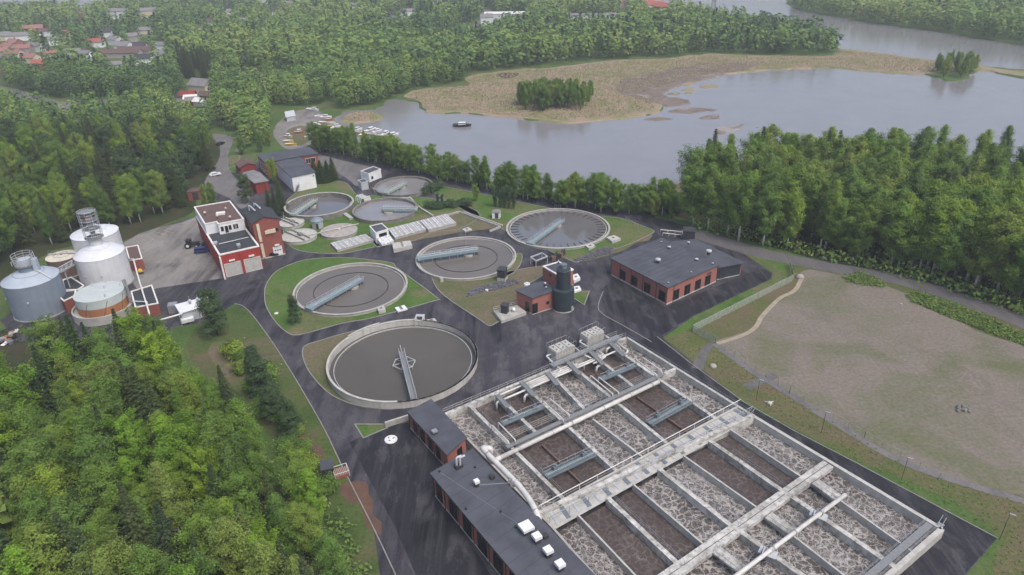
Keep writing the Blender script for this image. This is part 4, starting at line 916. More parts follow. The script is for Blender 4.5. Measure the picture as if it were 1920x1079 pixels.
def lid(label, x, y, r, h=.25, mat='white_paint', name='manhole_cover', grp='white manhole covers', z=.02):
    p = G(x, y, z); th = thing(name, label, 'manhole', p, grp); m = MB(); m.lathe(p, [(r, 0), (r, h*.6), (r*.9, h)], 24); m.build('cover', mat, th)
    for a in (.4, 2.5, 4.4): q = p+Vector((math.cos(a)*r*.45, math.sin(a)*r*.45, h)); m = MB(); m.box(q+Vector((0, 0, .04)), (r*.35, r*.18, .08), a*2); m.build('hatch', 'concrete_dark', th)
    return th
lid('large white round manhole cover on dark asphalt by the pump house', 733, 825, 1.25)
lid('white round manhole cover on the grass behind the small brick house', 988, 534, .85, .4, 'white_paint', 'manhole_cover', 'white manhole covers', .1)
lid('small white manhole cover on the rubble bed by the middle tank', 913, 545, .45, .3, 'white_paint', 'manhole_cover', 'white manhole covers', .12)
lid('upright pale concrete well ring on grass left of the rubble bed', 828, 528, .55, 1.2, 'concrete_pale', 'well_ring', 'white manhole covers', .1)
lid('small white round cover on the lawn left of the blue-bridge tank', 518, 588, .5, .15, 'white_paint', 'manhole_cover', 'white manhole covers', .1)
lid('pale concrete well ring below the blue-bridge tank', 719, 584, .6, .6, 'concrete_pale', 'well_ring', 'white manhole covers', .1)
def plate_box(name, label, cat, px, z0, z1, mat, hatch=2):
    P = quad(px, z1); c = cen(P); th = thing(name, label, cat, c); body(th, P, z0, z1, mat, 'slab')
    for k in range(hatch): q = lerp(lerp(P[0], P[1], .5), lerp(P[3], P[2], .5), (k+.7)/(hatch+.4)); m = MB(); m.box((q.x, q.y, z1+.1), (.6, .6, .2), rad(20)); m.build('hatch', 'concrete_dark', th)
    return th
plate_box('valve_chamber', 'pale square valve chamber on the lawn right of the clear-water tank', 'chamber', [(1137, 445), (1151, 441), (1164, 447), (1148, 453)], .1, .9, 'concrete_pale', 1)
plate_box('valve_chamber', 'small pale chamber at the lower rim of the clear-water tank', 'chamber', [(1097, 460), (1110, 456), (1116, 461), (1104, 466)], .1, .8, 'concrete_pale', 1)
plate_box('valve_chamber', 'white square chamber on the lawn corner below the blue-bridge tank', 'chamber', [(740, 577), (758, 572), (764, 579), (746, 584)], .1, .5, 'white_paint', 2)
plate_box('valve_chamber', 'pale chamber box at the rim of the blue-bridge tank', 'chamber', [(706, 576), (719, 573), (723, 580), (710, 584)], .1, 1.0, 'concrete_pale', 1)
plate_box('valve_chamber', 'pale chamber with small mast at the far rim of the largest tank', 'chamber', [(799, 600), (815, 597), (819, 602), (803, 605)], .1, 1.4, 'concrete_pale', 2)
plate_box('valve_chamber', 'white stacked chamber right of the brick annex', 'chamber', [(1073, 516), (1083, 513), (1088, 521), (1076, 527)], .05, .9, 'white_paint', 1)
plate_box('valve_chamber', 'white low chamber between the teal tower and small grass triangle', 'chamber', [(1073, 538), (1086, 536), (1090, 543), (1077, 547)], .05, .6, 'white_paint', 1)
plate_box('valve_chamber', 'pale flat chamber with open lids in the fenced grass pit', 'chamber', [(866, 430), (878, 426), (885, 430), (872, 434)], .1, .6, 'concrete_pale', 1)
plate_box('chamber_block', 'white lumpy concrete chamber beside the road left of the middle tank', 'chamber', [(735, 456), (769, 451), (773, 460), (738, 468)], .1, 1.3, 'concrete_pale', 3)
# machine with frame on the road
th = thing('screw_press', 'open steel frame machine with dark pipes left of the brick annex', 'machine', G(1010, 500)); a = G(995, 496); u = (G(1016, 488)-a); u.z = 0; v = (G(1005, 503)-a); v.z = 0
m = MB()
for s_, t_ in ((0, 0), (1, 0), (1, 1), (0, 1)): p = a+u*s_+v*t_; m.tube([p, p+Vector((0, 0, 2.3))], .12, 6)
Q = [a+u*s_+v*t_+Vector((0, 0, 2.3)) for s_, t_ in ((0, 0), (1, 0), (1, 1), (0, 1))]
for i in range(4): m.beam(Q[i], Q[(i+1) % 4], .3, .3)
m.build('frame', 'galv_light', th)
m = MB(); m.prism([a+u*.15+v*.15, a+u*.85+v*.15, a+u*.85+v*.85, a+u*.15+v*.85], .1, 1.2); m.build('trough', 'dark_metal', th)
for k in range(5): p = a+u*(1.3+.35*k)+v*(.5+.3*(k % 2)); m = MB(); m.box((p.x, p.y, .7), (1.3, 1.1, 1.3), .3*k); m.tube([p+Vector((0, 0, 1.2)), p+Vector((.6, .2, 1.9))], .15, 6); m.build('pump', 'duct_brown' if k % 2 else 'dark_metal', th)

# ---- red garage and tall brick building
GZ = 7.0
P = quad([(367, 410), (411, 480), (486, 463), (436, 396)], GZ); P[0] = flat([G(368, 408, GZ)])[0]; c = cen(P)
ga = thing('garage_building', 'red painted garage building with brown upper roof and two grey roller doors', 'building', c)
body(ga, P, .1, GZ, 'red_paint'); flat_roof(ga, P, GZ, 'roof_dark', -.05, .12); parapet(ga, P, GZ, 'white_trim', .4, .35)
U_ = lerp; q0, q1, q2, q3 = P[0], lerp(P[0], P[1], .50), lerp(P[3], P[2], .50), P[3]
UP = [q0, q1, lerp(q1, q2, .3), lerp(q1, q2, .3)+(P[1]-P[0])*.06, q2+(P[1]-P[0])*.06, q3]
up = offs(UP, -.15); m = MB(); m.prism(up, GZ+.12, GZ+3.4); m.build('penthouse_wall', 'white_paint', ga); m = MB(); m.prism(offs(up, -.3), GZ+3.4, GZ+3.46); m.build('upper_roof', 'roof_brown', ga); m = MB(); m.ring(offs(up, .12), offs(up, -.3), GZ+3.4, GZ+3.7); m.build('parapet', 'white_trim', ga)
for t_ in (.12, .42, .60, .68): opening(ga, up[3], up[4], c-(P[1]-P[0])*.4, t_, .9, GZ+1.0, GZ+2.6, 'window', 'white_trim', 'glass_dark', 0)
opening(ga, up[3], up[4], c-(P[1]-P[0])*.4, .28, 1.0, GZ+.3, GZ+2.6, 'door', 'white_trim', 'glass_dark', 0)
for t_, w in ((.27, 4.6), (.76, 4.6)):
    d_ = opening(ga, P[1], P[2], c, t_, w, .1, 4.1, 'roller_door', 'white_trim', 'concrete_pale', 0)
    a, b = P[1], P[2]; dd_ = (b-a).normalized(); n_ = facade_norm(a, b, c); p = lerp(a, b, t_)
    for k in range(8): m = MB(); q = p+n_*.06; m.box((q.x, q.y, .5+k*.48), (w-.12, .05, .06), math.atan2(dd_.y, dd_.x)); m.build('slat', 'galv_light', d_)
    m = MB(); q = p+n_*.25; m.box((q.x, q.y, 4.9), (1.6, .4, .35), math.atan2(dd_.y, dd_.x)); m.build('lamp_box', 'white_trim', ga)
a, b = P[1], P[2]; n_ = facade_norm(a, b, c); q = a+n_*.5; m = MB(); m.box((q.x, q.y, 3.4), (.4, 1.2, 6.8), math.atan2((b-a).y, (b-a).x)); m.build('corner_wall', 'white_trim', ga)
p = lerp(a, b, .5)+n_*.15; m = MB(); m.box((p.x, p.y, 3.4), (.5, .3, 6.6), math.atan2((b-a).y, (b-a).x)); m.build('pier', 'red_paint', ga)
for x, y, r in ((385, 404, .4), (408, 410, .35), (432, 412, .35), (424, 396, .3)): hat(ga, G(x, y, GZ+3.46), r, 1.3, 'duct_brown', 'cream')
p = G(414, 402, GZ+3.46); m = MB(); m.box(p+Vector((0, 0, .3)), (2.6, 1.6, .6), rad(15)); m.build('skylight', 'white_trim', ga)
for x, y in ((448, 464), (405, 460)): hat(ga, G(x, y, GZ+.12), .5, 1.1, 'steel', 'galv_light', True)
m = MB(); m.tube([G(410, 458, GZ+.4), G(466, 445, GZ+.4)], .1, 6); m.build('roof_duct', 'galv_light', ga)
# tall
TZ = 11.6
e = [G(473.4, 421, TZ), G(522.5, 411, TZ), G(507, 391.5, TZ), G(456, 397.5, TZ)]; P = flat(e); c = cen(P)
ta = thing('brick_tower_house', 'tall brick building with low gable roof and a cream duct down its front', 'building', c)
body(ta, P, .1, TZ, 'brick_old'); plinth(ta, P, .4)
rz0, rz1 = lerp(P[0], P[1], .46), lerp(P[3], P[2], .46); O = offs(P, .3)
r0 = rz0+(rz0-rz1).normalized()*.3; r1 = rz1+(rz1-rz0).normalized()*.3
m = MB(); m.add([(P[0].x, P[0].y, TZ), (P[1].x, P[1].y, TZ), (rz0.x, rz0.y, TZ+1.5), (P[3].x, P[3].y, TZ), (P[2].x, P[2].y, TZ), (rz1.x, rz1.y, TZ+1.5)], [(0, 1, 2), (4, 3, 5), (0, 2, 5, 3), (1, 4, 5, 2)]); m.build('gable', 'brick_old', ta)
for A0, A1 in ((O[0], O[3]), (O[1], O[2])):
    m = MB(); vs_ = [(A0.x, A0.y, TZ+.02), (r0.x, r0.y, TZ+1.62), (r1.x, r1.y, TZ+1.62), (A1.x, A1.y, TZ+.02)]; m.add(vs_+[(x, y, z+.2) for x, y, z in vs_], [(3, 2, 1, 0), (4, 5, 6, 7), (0, 1, 5, 4), (1, 2, 6, 5), (2, 3, 7, 6), (3, 0, 4, 7)]); m.build('roof', 'roof_dark', ta)
a, b = P[0], P[1]; dd_ = (b-a).normalized(); n_ = facade_norm(a, b, c); rz_ = math.atan2(dd_.y, dd_.x)
for t_, z, w, h, mat, nm in ((.17, 8.6, .8, 5.6, 'cream', 'duct'), (.17, 2.8, .8, 4.6, 'cream', 'duct'), (.62, 8.4, 2.6, 1.1, 'cream', 'sign_box'), (.42, 8.3, .5, .9, 'cream', 'sign_box')):
    q = lerp(a, b, t_)+n_*.25; m = MB(); m.box((q.x, q.y, z), (w, .5, h), rz_); m.build(nm, mat, ta)
opening(ta, a, b, c, .86, .7, 8.0, 8.9); rd = opening(ta, a, b, c, .74, 2.6, .1, 3.1, 'roller_door', 'white_trim', 'white_paint', 0)
for k in (-.7, 0, .7): q = lerp(a, b, .74)+dd_*k+n_*.06; m = MB(); m.box((q.x, q.y, 1.9), (.5, .05, .3), rz_); m.build('pane', 'glass_dark', rd)
q = lerp(a, b, .74)+n_*.3; m = MB(); m.box((q.x, q.y, 3.7), (1.4, .5, .35), rz_); m.build('lamp_box', 'white_trim', ta)
for t_ in (.3, .62): opening(ta, P[0], P[3], c, t_, .7, 6.0, 8.2)
for x, y, z in ((468, 396, 1.4), (478, 392, 1.5)):
    p = G(x, y, TZ+.8); m = MB(); m.tube(smooth([p, p+Vector((0, 0, 1.4)), p+Vector((.5, -.3, 1.7)), p+Vector((2.8, -3.0, 1.2))], 5, False), .25, 8); m.build('roof_pipe', 'galv_light', ta, True)

# ---- old works building: brick wing and white hall
OZ = 6.4
P = quad([(483, 292), (579, 277), (595, 289), (498, 305)], OZ); c = cen(P)
ob_ = thing('old_works', 'old brick works wing with dark roof beside the shore trees', 'building', c)
body(ob_, P, .1, OZ, 'brick_old'); flat_roof(ob_, P, OZ, 'roof_grey', .35, .3)
opening(ob_, P[3], P[2], c, .85, 4.0, 3.2, 5.2, 'window', 'white_trim', 'glass_dark', 3)
for t_ in (.2, .5, .8): opening(ob_, P[0], P[3], c, t_, 2.0, 3.6, 5.4, 'window', 'white_trim', 'glass_dark', 1); opening(ob_, P[0], P[3], c, t_, 2.0, 1.0, 2.6, 'window', 'white_trim', 'glass_dark', 1)
OZ2 = 6.0
P2 = quad([(517, 306), (561, 295), (590, 324), (547, 333)], OZ2); c2 = cen(P2)
wh = thing('white_hall', 'white metal-clad hall with dark flat roof joined to the old brick wing', 'building', c2)
body(wh, P2, .1, OZ2, 'white_paint'); flat_roof(wh, P2, OZ2, 'roof_grey', .3, .3)
a, b = P2[3], P2[2]; dd_ = (b-a).normalized(); n_ = facade_norm(a, b, c2); rz_ = math.atan2(dd_.y, dd_.x)
for k in range(14): q = lerp(a, b, (k+.5)/14)+n_*.02; m = MB(); m.box((q.x, q.y, 3), (.06, .06, 5.8), rz_); m.build('cladding_rib', 'white_paint', wh)
q = lerp(a, b, .92)+n_*.03; m = MB(); m.box((q.x, q.y, 4.9), (.5, .1, .5), rz_); m.build('vent_grille', 'dark_metal', wh)
q = lerp(a, b, .05)+n_*.6; m = MB()
for k in range(8): m.box((q.x+.2*k*dd_.x, q.y+.2*k*dd_.y, .35+.35*k), (.9, .9, .06), rz_)
m.tube([q+Vector((0, 0, .2)), q+dd_*1.8+Vector((0, 0, 4.0))], .05, 5); m.build('outside_stair', 'steel', wh)
def gable_house(name, label, cat, px, zw, zr, wm, rm, z=0.0, ridge=0, over=.35, group=None, win=0, chim=False, fr='white_trim'):
    P = quad(px, zw) if not isinstance(px[0], Vector) else px
    c = cen(P); th = thing(name, label, cat, Vector((c.x, c.y, 0)), group); body(th, P, z, zw, wm)
    if ridge: P = P[1:]+P[:1]
    m0, m1 = (P[0]+P[1])/2, (P[2]+P[3])/2; e0 = (m0-m1).normalized()*over; m = MB()
    m.add([(P[0].x, P[0].y, zw), (P[1].x, P[1].y, zw), (m0.x, m0.y, zr), (P[2].x, P[2].y, zw), (P[3].x, P[3].y, zw), (m1.x, m1.y, zr)], [(0, 1, 2), (3, 4, 5), (1, 3, 5, 2), (4, 0, 2, 5)]); m.build('gable', wm, th)
    for A0, A1 in ((P[0], P[3]), (P[1], P[2])):
        o0, o1 = (A0-m0).normalized()*over, (A1-m1).normalized()*over; dz = (zr-zw)/(A0-m0).length*over
        vs_ = [(A0+o0+e0), m0+e0, m1-e0, (A1+o1-e0)]; zs = [zw-dz+.03, zr+.03, zr+.03, zw-dz+.03]
        m = MB(); m.add([(p.x, p.y, q) for p, q in zip(vs_, zs)]+[(p.x, p.y, q+.18) for p, q in zip(vs_, zs)], [(3, 2, 1, 0), (4, 5, 6, 7), (0, 1, 5, 4), (1, 2, 6, 5), (2, 3, 7, 6), (3, 0, 4, 7)]); r_ = m.build('roof', rm, th)
    if chim: q = lerp(m0, m1, .4); m = MB(); m.box((q.x, q.y, zr+.3), (.8, .8, 1.6)); m.build('chimney', 'brick_old', r_)
    for k in range(win):
        for A0, A1 in ((P[0], P[1]), (P[1], P[2])): opening(th, A0, A1, c, (k+.5)/win, 1.1, zw*.35, zw*.75, 'window', fr, 'glass_dark', 0)
    return th
gable_house('red_shed', 'dark red wooden shed with pale gable roof beside the access road', 'shed', [(441, 307), (450, 315), (480, 309), (470, 300)], 3.4, 4.6, 'red_wood', 'roof_brown', 0, 1)
gable_house('red_shed', 'larger red shed with grey-brown roof hidden behind the pine', 'shed', [(446, 328), (478, 344), (502, 340), (474, 320)], 4.2, 5.2, 'red_wood', 'roof_pale', 0, 0)
# ---- small white buildings by the rear tank
def hut(name, label, px, z, mat, roofmat, rimmat, win=1):
    P = quad(px, z); c = cen(P); th = thing(name, label, 'building', c); body(th, P, .05, z, mat); m = MB(); m.prism(offs(P, -.2), z, z+.08); m.build('roof', roofmat, th); m = MB(); m.ring(offs(P, .08), offs(P, -.22), z, z+.25); m.build('parapet', rimmat, th)
    if win: opening(th, P[3], P[2], c, .25, .9, 1.0, 2.0, 'window', 'window_frame', 'glass_dark', 0)
    return th, P
hut('white_works_hut', 'white flat-roofed hut behind the rear round tank', [(676, 322), (700, 313), (714, 318), (691, 327)], 3.4, 'white_paint', 'roof_grey', 'white_trim')
hut('grey_works_hut', 'grey boxy hut left of the rear round tank', [(671, 339), (683, 336), (690, 341), (677, 344)], 3.0, 'galv_light', 'roof_grey', 'galv_light', 0)
th = thing('screen_frame', 'pale concrete screen block with slanted grey pipes between the old tanks', 'machine', G(682, 376)); P = quad([(681, 369), (693, 367), (696, 374), (683, 377)], 1.8); body(th, P, .1, 1.8, 'concrete_pale', 'block')
for k in range(4): p = G(668+3*k, 368+1.6*k, 1.8); m = MB(); m.tube([p, p+Vector((2.2, 1.0, .3))], .22, 7); m.tube([p, Vector((p.x-.4, p.y-.6, .1))], .18, 6); m.build('pipe', 'galv_light', th)
# round concrete lids and their channels
def round_lid(label, x, y, rx, h=1.0, mat='concrete_pale', rail_=True):
    c = G(x, y, h); c.z = 0; r = (G(x+rx, y, h)-G(x-rx, y, h)).length/2; th = thing('covered_tank', label, 'tank', c, 'flat round covered tanks')
    m = MB(); m.lathe(c, [(r, .05), (r, h), (r*.3, h+.15)], 48); m.build('cover', mat, th)
    m = MB(); m.ring([c+Vector((math.cos(a)*(r+.1), math.sin(a)*(r+.1), 0)) for a in np.linspace(0, 2*math.pi, 49)[:-1]], [c+Vector((math.cos(a)*(r-.25), math.sin(a)*(r-.25), 0)) for a in np.linspace(0, 2*math.pi, 49)[:-1]], h+.02, h+.12); m.build('rim', 'concrete', th)
    return th, c, r
for lab, x, y, rx, mat in (('upper small pale round cover right of the tall brick building', 546, 417.5, 23, 'concrete_pale'), ('lower pale round cover with walkways right of the tall brick building', 561, 442, 32, 'concrete_pale'), ('pinkish stained round cover on the lawn beside the polygon hut', 635.6, 432.5, 33, 'stone')):
    th, c, r = round_lid(lab, x, y, rx, 1.0, mat)
    if mat == 'concrete_pale':
        for o_ in (-.25, .12):
            u = Vector((math.cos(rad(-42)), math.sin(rad(-42)), 0)); s = Vector((-u.y, u.x, 0)); m = MB(); m.beam(c+s*r*o_-u*r*.95+Vector((0, 0, 1.55)), c+s*r*o_+u*r*.95+Vector((0, 0, 1.55)), .4, .45); m.build('channel', 'concrete', th)
        m = MB(); m.box((c.x+.5, c.y-.3, 1.5), (1.6, 1.2, .8), rad(-40)); m.build('motor_block', 'concrete_dark', th)
    else:
        m = MB(); m.tube([G(580, 441, 1.4), G(672, 420, 1.4)], .16, 6); m.build('cross_pipe', 'concrete_pale', th); m = MB(); m.lathe(Vector((c.x, c.y, 1.1)), [(.5, 0), (.5, .6), (.2, .8)], 12); m.build('dome', 'cream', th)
p = G(596, 427); th = thing('polygon_hut', 'small blue-grey polygonal hut with hipped roof on the lawn', 'hut', p)
m = MB(); m.lathe(p, [(1.9, .1), (1.9, 2.6)], 8); m.build('wall', 'galv_light', th); m = MB(); m.lathe(p, [(2.2, 2.6), (2.2, 2.7), (1.0, 3.5), (.1, 3.7)], 8); m.build('roof', 'steel_blue', th); m = MB(); m.box((p.x+.4, p.y-1.85, 1.1), (.8, .1, 1.9), rad(12)); m.build('door', 'dark_metal', th)
# white covered channels
def covered(name, label, px, n, h=.9):
    P = quad(px, h); c = cen(P); th = thing(name, label, 'channel', c, 'white covered channels'); body(th, offs(P, -.1), .1, h-.12, 'concrete', 'trough')
    for i in range(n):
        a, b = lerp(P[0], P[1], i/n+.004), lerp(P[0], P[1], (i+1)/n-.004); d_, e_ = lerp(P[3], P[2], (i+1)/n-.004), lerp(P[3], P[2], i/n+.004); z_ = h+.03*(i % 2)+random.uniform(0, .02)
        m = MB(); m.prism([a, b, d_, e_], z_-.12, z_); m.build('cover_panel', 'cover_panel' if (i*7) % 5 < 3 else 'concrete_pale', th)
        m = MB(); m.beam(Vector((a.x, a.y, z_+.04)), Vector((e_.x, e_.y, z_+.04)), .14, .09); m.build('rib', 'steel', th)
covered('covered_channel', 'left white ribbed channel cover on the lawn near the tall brick building', [(619, 456), (685, 439), (701, 450), (632, 469)], 16)
covered('covered_channel', 'middle white ribbed channel cover right of the white hut', [(727, 429), (787, 414), (803, 429), (740, 446)], 15)
covered('covered_channel', 'right higher white ribbed channel cover ending at the grass pit', [(787, 414), (837, 401), (856, 418), (803, 431)], 13, 1.2)
hh, P = hut('white_works_hut', 'white hut with dark window joining the two white channel covers', [(693, 425), (716, 420), (728, 431), (704, 438)], 3.6, 'white_paint', 'roof_grey', 'white_trim', 0)
opening(hh, P[3], P[2], cen(P), .55, 2.6, 2.0, 3.0, 'window', 'window_frame', 'glass_dark', 1)
Q = [lerp(P[3], P[2], .05), lerp(P[3], P[2], 1.0)]; o_ = facade_norm(P[3], P[2], cen(P))*3.0
m = MB(); m.add([(Q[0].x, Q[0].y, 1.9), (Q[1].x, Q[1].y, 1.9), (Q[1].x+o_.x, Q[1].y+o_.y, .7), (Q[0].x+o_.x, Q[0].y+o_.y, .7)]+[(Q[0].x, Q[0].y, .1), (Q[1].x, Q[1].y, .1), (Q[1].x+o_.x, Q[1].y+o_.y, .1), (Q[0].x+o_.x, Q[0].y+o_.y, .1)], [(0, 1, 2, 3), (4, 7, 6, 5), (0, 4, 5, 1), (1, 5, 6, 2), (2, 6, 7, 3), (3, 7, 4, 0)]); m.build('sloped_cover', 'cover_panel', hh)
for k in range(5): a = lerp(Q[0], Q[1], k/4); m = MB(); m.beam(Vector((a.x, a.y, 1.95)), Vector((a.x+o_.x, a.y+o_.y, .75)), .12, .08); m.build('rib', 'galv_light', hh)
# concrete border of the grass pit and channel walls on the lawns
def low_wall(label, px, h=.6, w=.45, mat='concrete', grp='low channel walls'):
    P = GP(px, h); th = thing('channel_wall', label, 'wall', Vector((P[0].x, P[0].y, 0)), grp)
    for a, b in zip(P[:-1], P[1:]): m = MB(); m.beam(a, b, w, h, True); m.build('wall', mat, th)
    return th
low_wall('pale low wall edging the grass pit along its upper side', [(836, 403), (860, 396)], .7)
low_wall('double low wall edging the grass pit on its right side', [(860, 396), (938, 424), (918, 432)], .7)
low_wall('outer low wall parallel to the right side of the grass pit', [(868, 396), (942, 422)], .5)
low_wall('narrow concrete channel from the hedge tank down to the white covers', [(768, 369), (783, 386), (812, 404)], .7, .6)
low_wall('short channel joining the old brown tank and the hedge tank', [(642, 397), (659, 409)], .7, 1.4)
low_wall('concrete channel hugging the right rim of the old brown tank', [(648, 366), (660, 375), (656, 388), (644, 398)], .7, .7)
low_wall('concrete channel hugging the lower left rim of the rear tank', [(700, 352), (704, 360), (720, 367), (745, 371), (770, 371)], .6, .7)
#END_BUILD

# ================================================================== SILO GROUP
def rimc(L, R, z): a, b = G(*L, z), G(*R, z); c = (a+b)/2; c.z = 0; return c, (a-b).length/2
def cage(par, c, z, r, h, n=10, mat='galv_light', name='cage'):
    m = MB()
    for hh in (h*.33, h*.66, h): m.tube([Vector((c.x+r*math.cos(2*math.pi*k/16), c.y+r*math.sin(2*math.pi*k/16), z+hh)) for k in range(17)], .05, 5, False)
    for k in range(n): a = 2*math.pi*k/n; p = Vector((c.x+r*math.cos(a), c.y+r*math.sin(a), z)); m.tube([p, p+Vector((0, 0, h))], .055, 5)
    return m.build(name, mat, par)
def silo(name, label, L, R, h, wm, rm, neck, hn, ring=.55, top=True, dome=2.2, grp='digester tanks'):
    c, r = rimc(L, R, h); th = thing(name, label, 'silo', c, grp)
    m = MB(); m.lathe(c, [(r, .25), (r, h)], 64); m.build('shell', wm, th, False)
    m = MB(); m.lathe(c, [(r+.15, 0), (r+.15, .25)], 64); m.build('base', 'concrete', th)
    for k in (1, 2, 3): zk = h*k/4; m = MB(); m.ring([c+Vector((math.cos(a)*(r+.03), math.sin(a)*(r+.03), 0)) for a in np.linspace(0, 2*math.pi, 65)[:-1]], [c+Vector((math.cos(a)*(r-.02), math.sin(a)*(r-.02), 0)) for a in np.linspace(0, 2*math.pi, 65)[:-1]], zk, zk+.06); m.build('band', wm, th)
    prof = [(r+.08, h), (r+.08, h+.08), (r*.78, h+dome*.42), (r*ring, h+dome*.72), (neck, h+dome)]
    m = MB(); m.lathe(c, prof, 64); m.build('cone_roof', rm, th, False)
    m = MB(); m.tube([Vector((c.x+r*ring*math.cos(2*math.pi*k/48), c.y+r*ring*math.sin(2*math.pi*k/48), h+dome*.74)) for k in range(49)], .06, 5, False); m.build('roof_ring', wm, th)
    for k in range(28):
        a = 2*math.pi*k/28; m = MB(); e = Vector((math.cos(a), math.sin(a), 0)); m.tube([c+e*(r*ring)+Vector((0, 0, h+dome*.74)), c+e*r+Vector((0, 0, h+.1))], .035, 4, False); m.build('roof_seam', rm, th)
    if neck > .2: m = MB(); m.lathe(c, [(neck, h+dome-.1), (neck, h+dome+hn)], 32); m.build('neck', wm, th)
    return th, c, r, h+dome+hn
th, c, r, z = silo('digester_tank', 'big blue-grey cylindrical tank with conical roof and caged platform, leftmost', (1, 533), (111, 509), 9.6, 'steel_blue', 'steel_blue_roof', 1.9, 1.5)
m = MB(); m.lathe(Vector((c.x, c.y, z)), [(2.4, 0), (2.4, .15)], 24); m.build('platform', 'grating', th); cage(th, c, z+.1, 2.3, 1.2, 14, 'galv_light', 'handrail')
m = MB(); m.box((c.x, c.y, z+.9), (2.6, 2.6, 1.4), rad(20)); m.build('head_box', 'steel_blue_roof', th); cage(th, c, z+1.0, 2.5, 2.0, 9)
m = MB(); m.box((c.x+2.4, c.y+.3, z-.3), (1.1, 1.6, 3.8), rad(15)); m.build('stair_tower', 'steel_blue_roof', th); m = MB(); m.beam(c+Vector((2.6, -.3, z-1.3)), c+Vector((r, -1.5, 9.9)), .5, .12); m.build('roof_walkway', 'galv_light', th)
for a in (1.2, 3.4): p = c+Vector((math.cos(a)*3, math.sin(a)*3, z)); m = MB(); m.tube([p, p+Vector((0, 0, 1.2))], .12, 6); m.build('valve', 'galv_light', th)
for a in (-2.6, -1.3, -.9): p = c+Vector((math.cos(a)*(r+.1), math.sin(a)*(r+.1), 5.4 if a != -.9 else .8)); m = MB(); m.lathe(p, [(.25, -.2), (.25, .2)], 8); m.build('port', 'galv_light', th)
th, c, r, z = silo('digester_tank', 'white cylindrical tank in front with tall caged steel tower on its roof', (137.5, 485), (233, 463), 9.6, 'silo_white', 'silo_white_roof', 1.7, 2.0, .5, True, 2.6)
m = MB(); m.lathe(Vector((c.x, c.y, z)), [(2.4, 0), (2.4, .15)], 24); m.build('platform', 'grating', th)
for zz in (0, 2.6, 5.2): cage(th, c, z+zz, 2.3, 2.6, 10, 'galv_light', 'cage')
for k in range(3): m = MB(); m.lathe(Vector((c.x, c.y, z+2.5+2.5*k)), [(2.2, 0), (2.2, .1)], 16); m.build('cage_floor', 'grating', th)
m = MB(); m.lathe(Vector((c.x, c.y, z)), [(.6, 0), (.6, 4.8), (.9, 5.2), (.9, 6.2)], 12); m.build('gas_pipe', 'steel', th); m = MB(); m.box((c.x-.6, c.y-.5, z+5.6), (.7, .7, 1.5)); m.build('valve_box', 'red_wood', th)
for a in (-1.9, -1.2): p = c+Vector((math.cos(a)*r, math.sin(a)*r, 5.0)); m = MB(); m.lathe(p, [(.25, -.2), (.25, .2)], 8); m.build('port', 'galv_light', th)
cw = c.copy()
th, c, r, z = silo('digester_tank', 'white cylindrical tank at the back, half hidden by the caged tower', (131.5, 445), (222, 428), 9.6, 'silo_white', 'silo_white_roof', .5, .3, .55, True, 1.6)
cage(th, c, z-.3, 1.0, 1.0, 8, 'galv_light', 'handrail')
th, c, r, z = silo('sludge_tank', 'low cream coloured tank with flat lid between the blue and white tanks', (86, 489), (145, 472), 5.6, 'duct_brown', 'cream_tank', .3, .1, .5, False, .5)
m = MB(); m.beam(c+Vector((-r*.9, 0, 6.3)), c+Vector((r*.9, .8, 6.3)), .5, .15); m.build('walkway', 'galv_light', th); m = MB()
for k in range(8): p = c+Vector((-r*.9+r*.25*k, .1*k, 6.3)); m.tube([p, p+Vector((0, 0, 1))], .04, 4)
m.tube([c+Vector((-r*.9, 0, 7.3)), c+Vector((r*.9, .8, 7.3))], .04, 4); m.build('handrail', 'concrete_dark', th)
# gas holder with rust band in a concrete ring
c, r = rimc((136.7, 557), (233, 537), 6.2); gh = thing('gas_holder', 'short grey-green gas holder with rusty orange band inside a concrete ring', 'tank', c)
m = MB(); m.lathe(c, [(r+1.5, 0), (r+1.5, 1.6)], 56); m.build('ring_base', 'concrete', gh)
A = [c+Vector((math.cos(a), math.sin(a), 0)) for a in np.linspace(0, 2*math.pi, 65)[:-1]]
m = MB(); m.ring([c+(p-c)*(r+1.5) for p in A], [c+(p-c)*(r+1.1) for p in A], 1.6, 2.3); m.build('ring_wall', 'concrete', gh)
m = MB(); m.lathe(c, [(r, 1.62), (r, 3.9)], 64); m.build('rust_band', 'rust_orange', gh)
m = MB(); m.lathe(c, [(r+.01, 3.9), (r+.01, 6.2)], 64); m.build('shell', 'gas_grey', gh); m = MB(); m.lathe(c, [(r+.06, 6.2), (r*.6, 6.36), (.2, 6.45)], 64); m.build('roof', 'gas_grey', gh, False)
for k in range(8):
    a = 2*math.pi*k/8-.3; p = c+Vector((math.cos(a)*(r+.03), math.sin(a)*(r+.03), 1.7)); q = c+Vector((math.cos(a+.28)*(r+.03), math.sin(a+.28)*(r+.03), 5.6)); m = MB(); m.tube([p, q], .07, 5); m.build('guide_rail', 'dark_metal', gh)
for a, rr in ((1.0, .25), (-.8, .8), (2.4, .8), (.6, .85), (1.7, .85)): p = c+Vector((math.cos(a)*r*rr, math.sin(a)*r*rr, 6.3)); m = MB(); m.tube([p, p+Vector((0, 0, .8))], .1, 6); m.tube([p+Vector((0, 0, .75)), p+Vector((.4, 0, .75))], .1, 6); m.build('roof_vent', 'galv_light', gh)
p = c+Vector((r+1.2, 1.0, 0)); m = MB(); m.tube([p, p+Vector((-.3, 0, 9.0))], .28, 8); m.tube([p+Vector((-.8, .2, 4)), p+Vector((-1.0, .2, 8.8))], .12, 6); m.build('vent_stack', 'steel', gh)
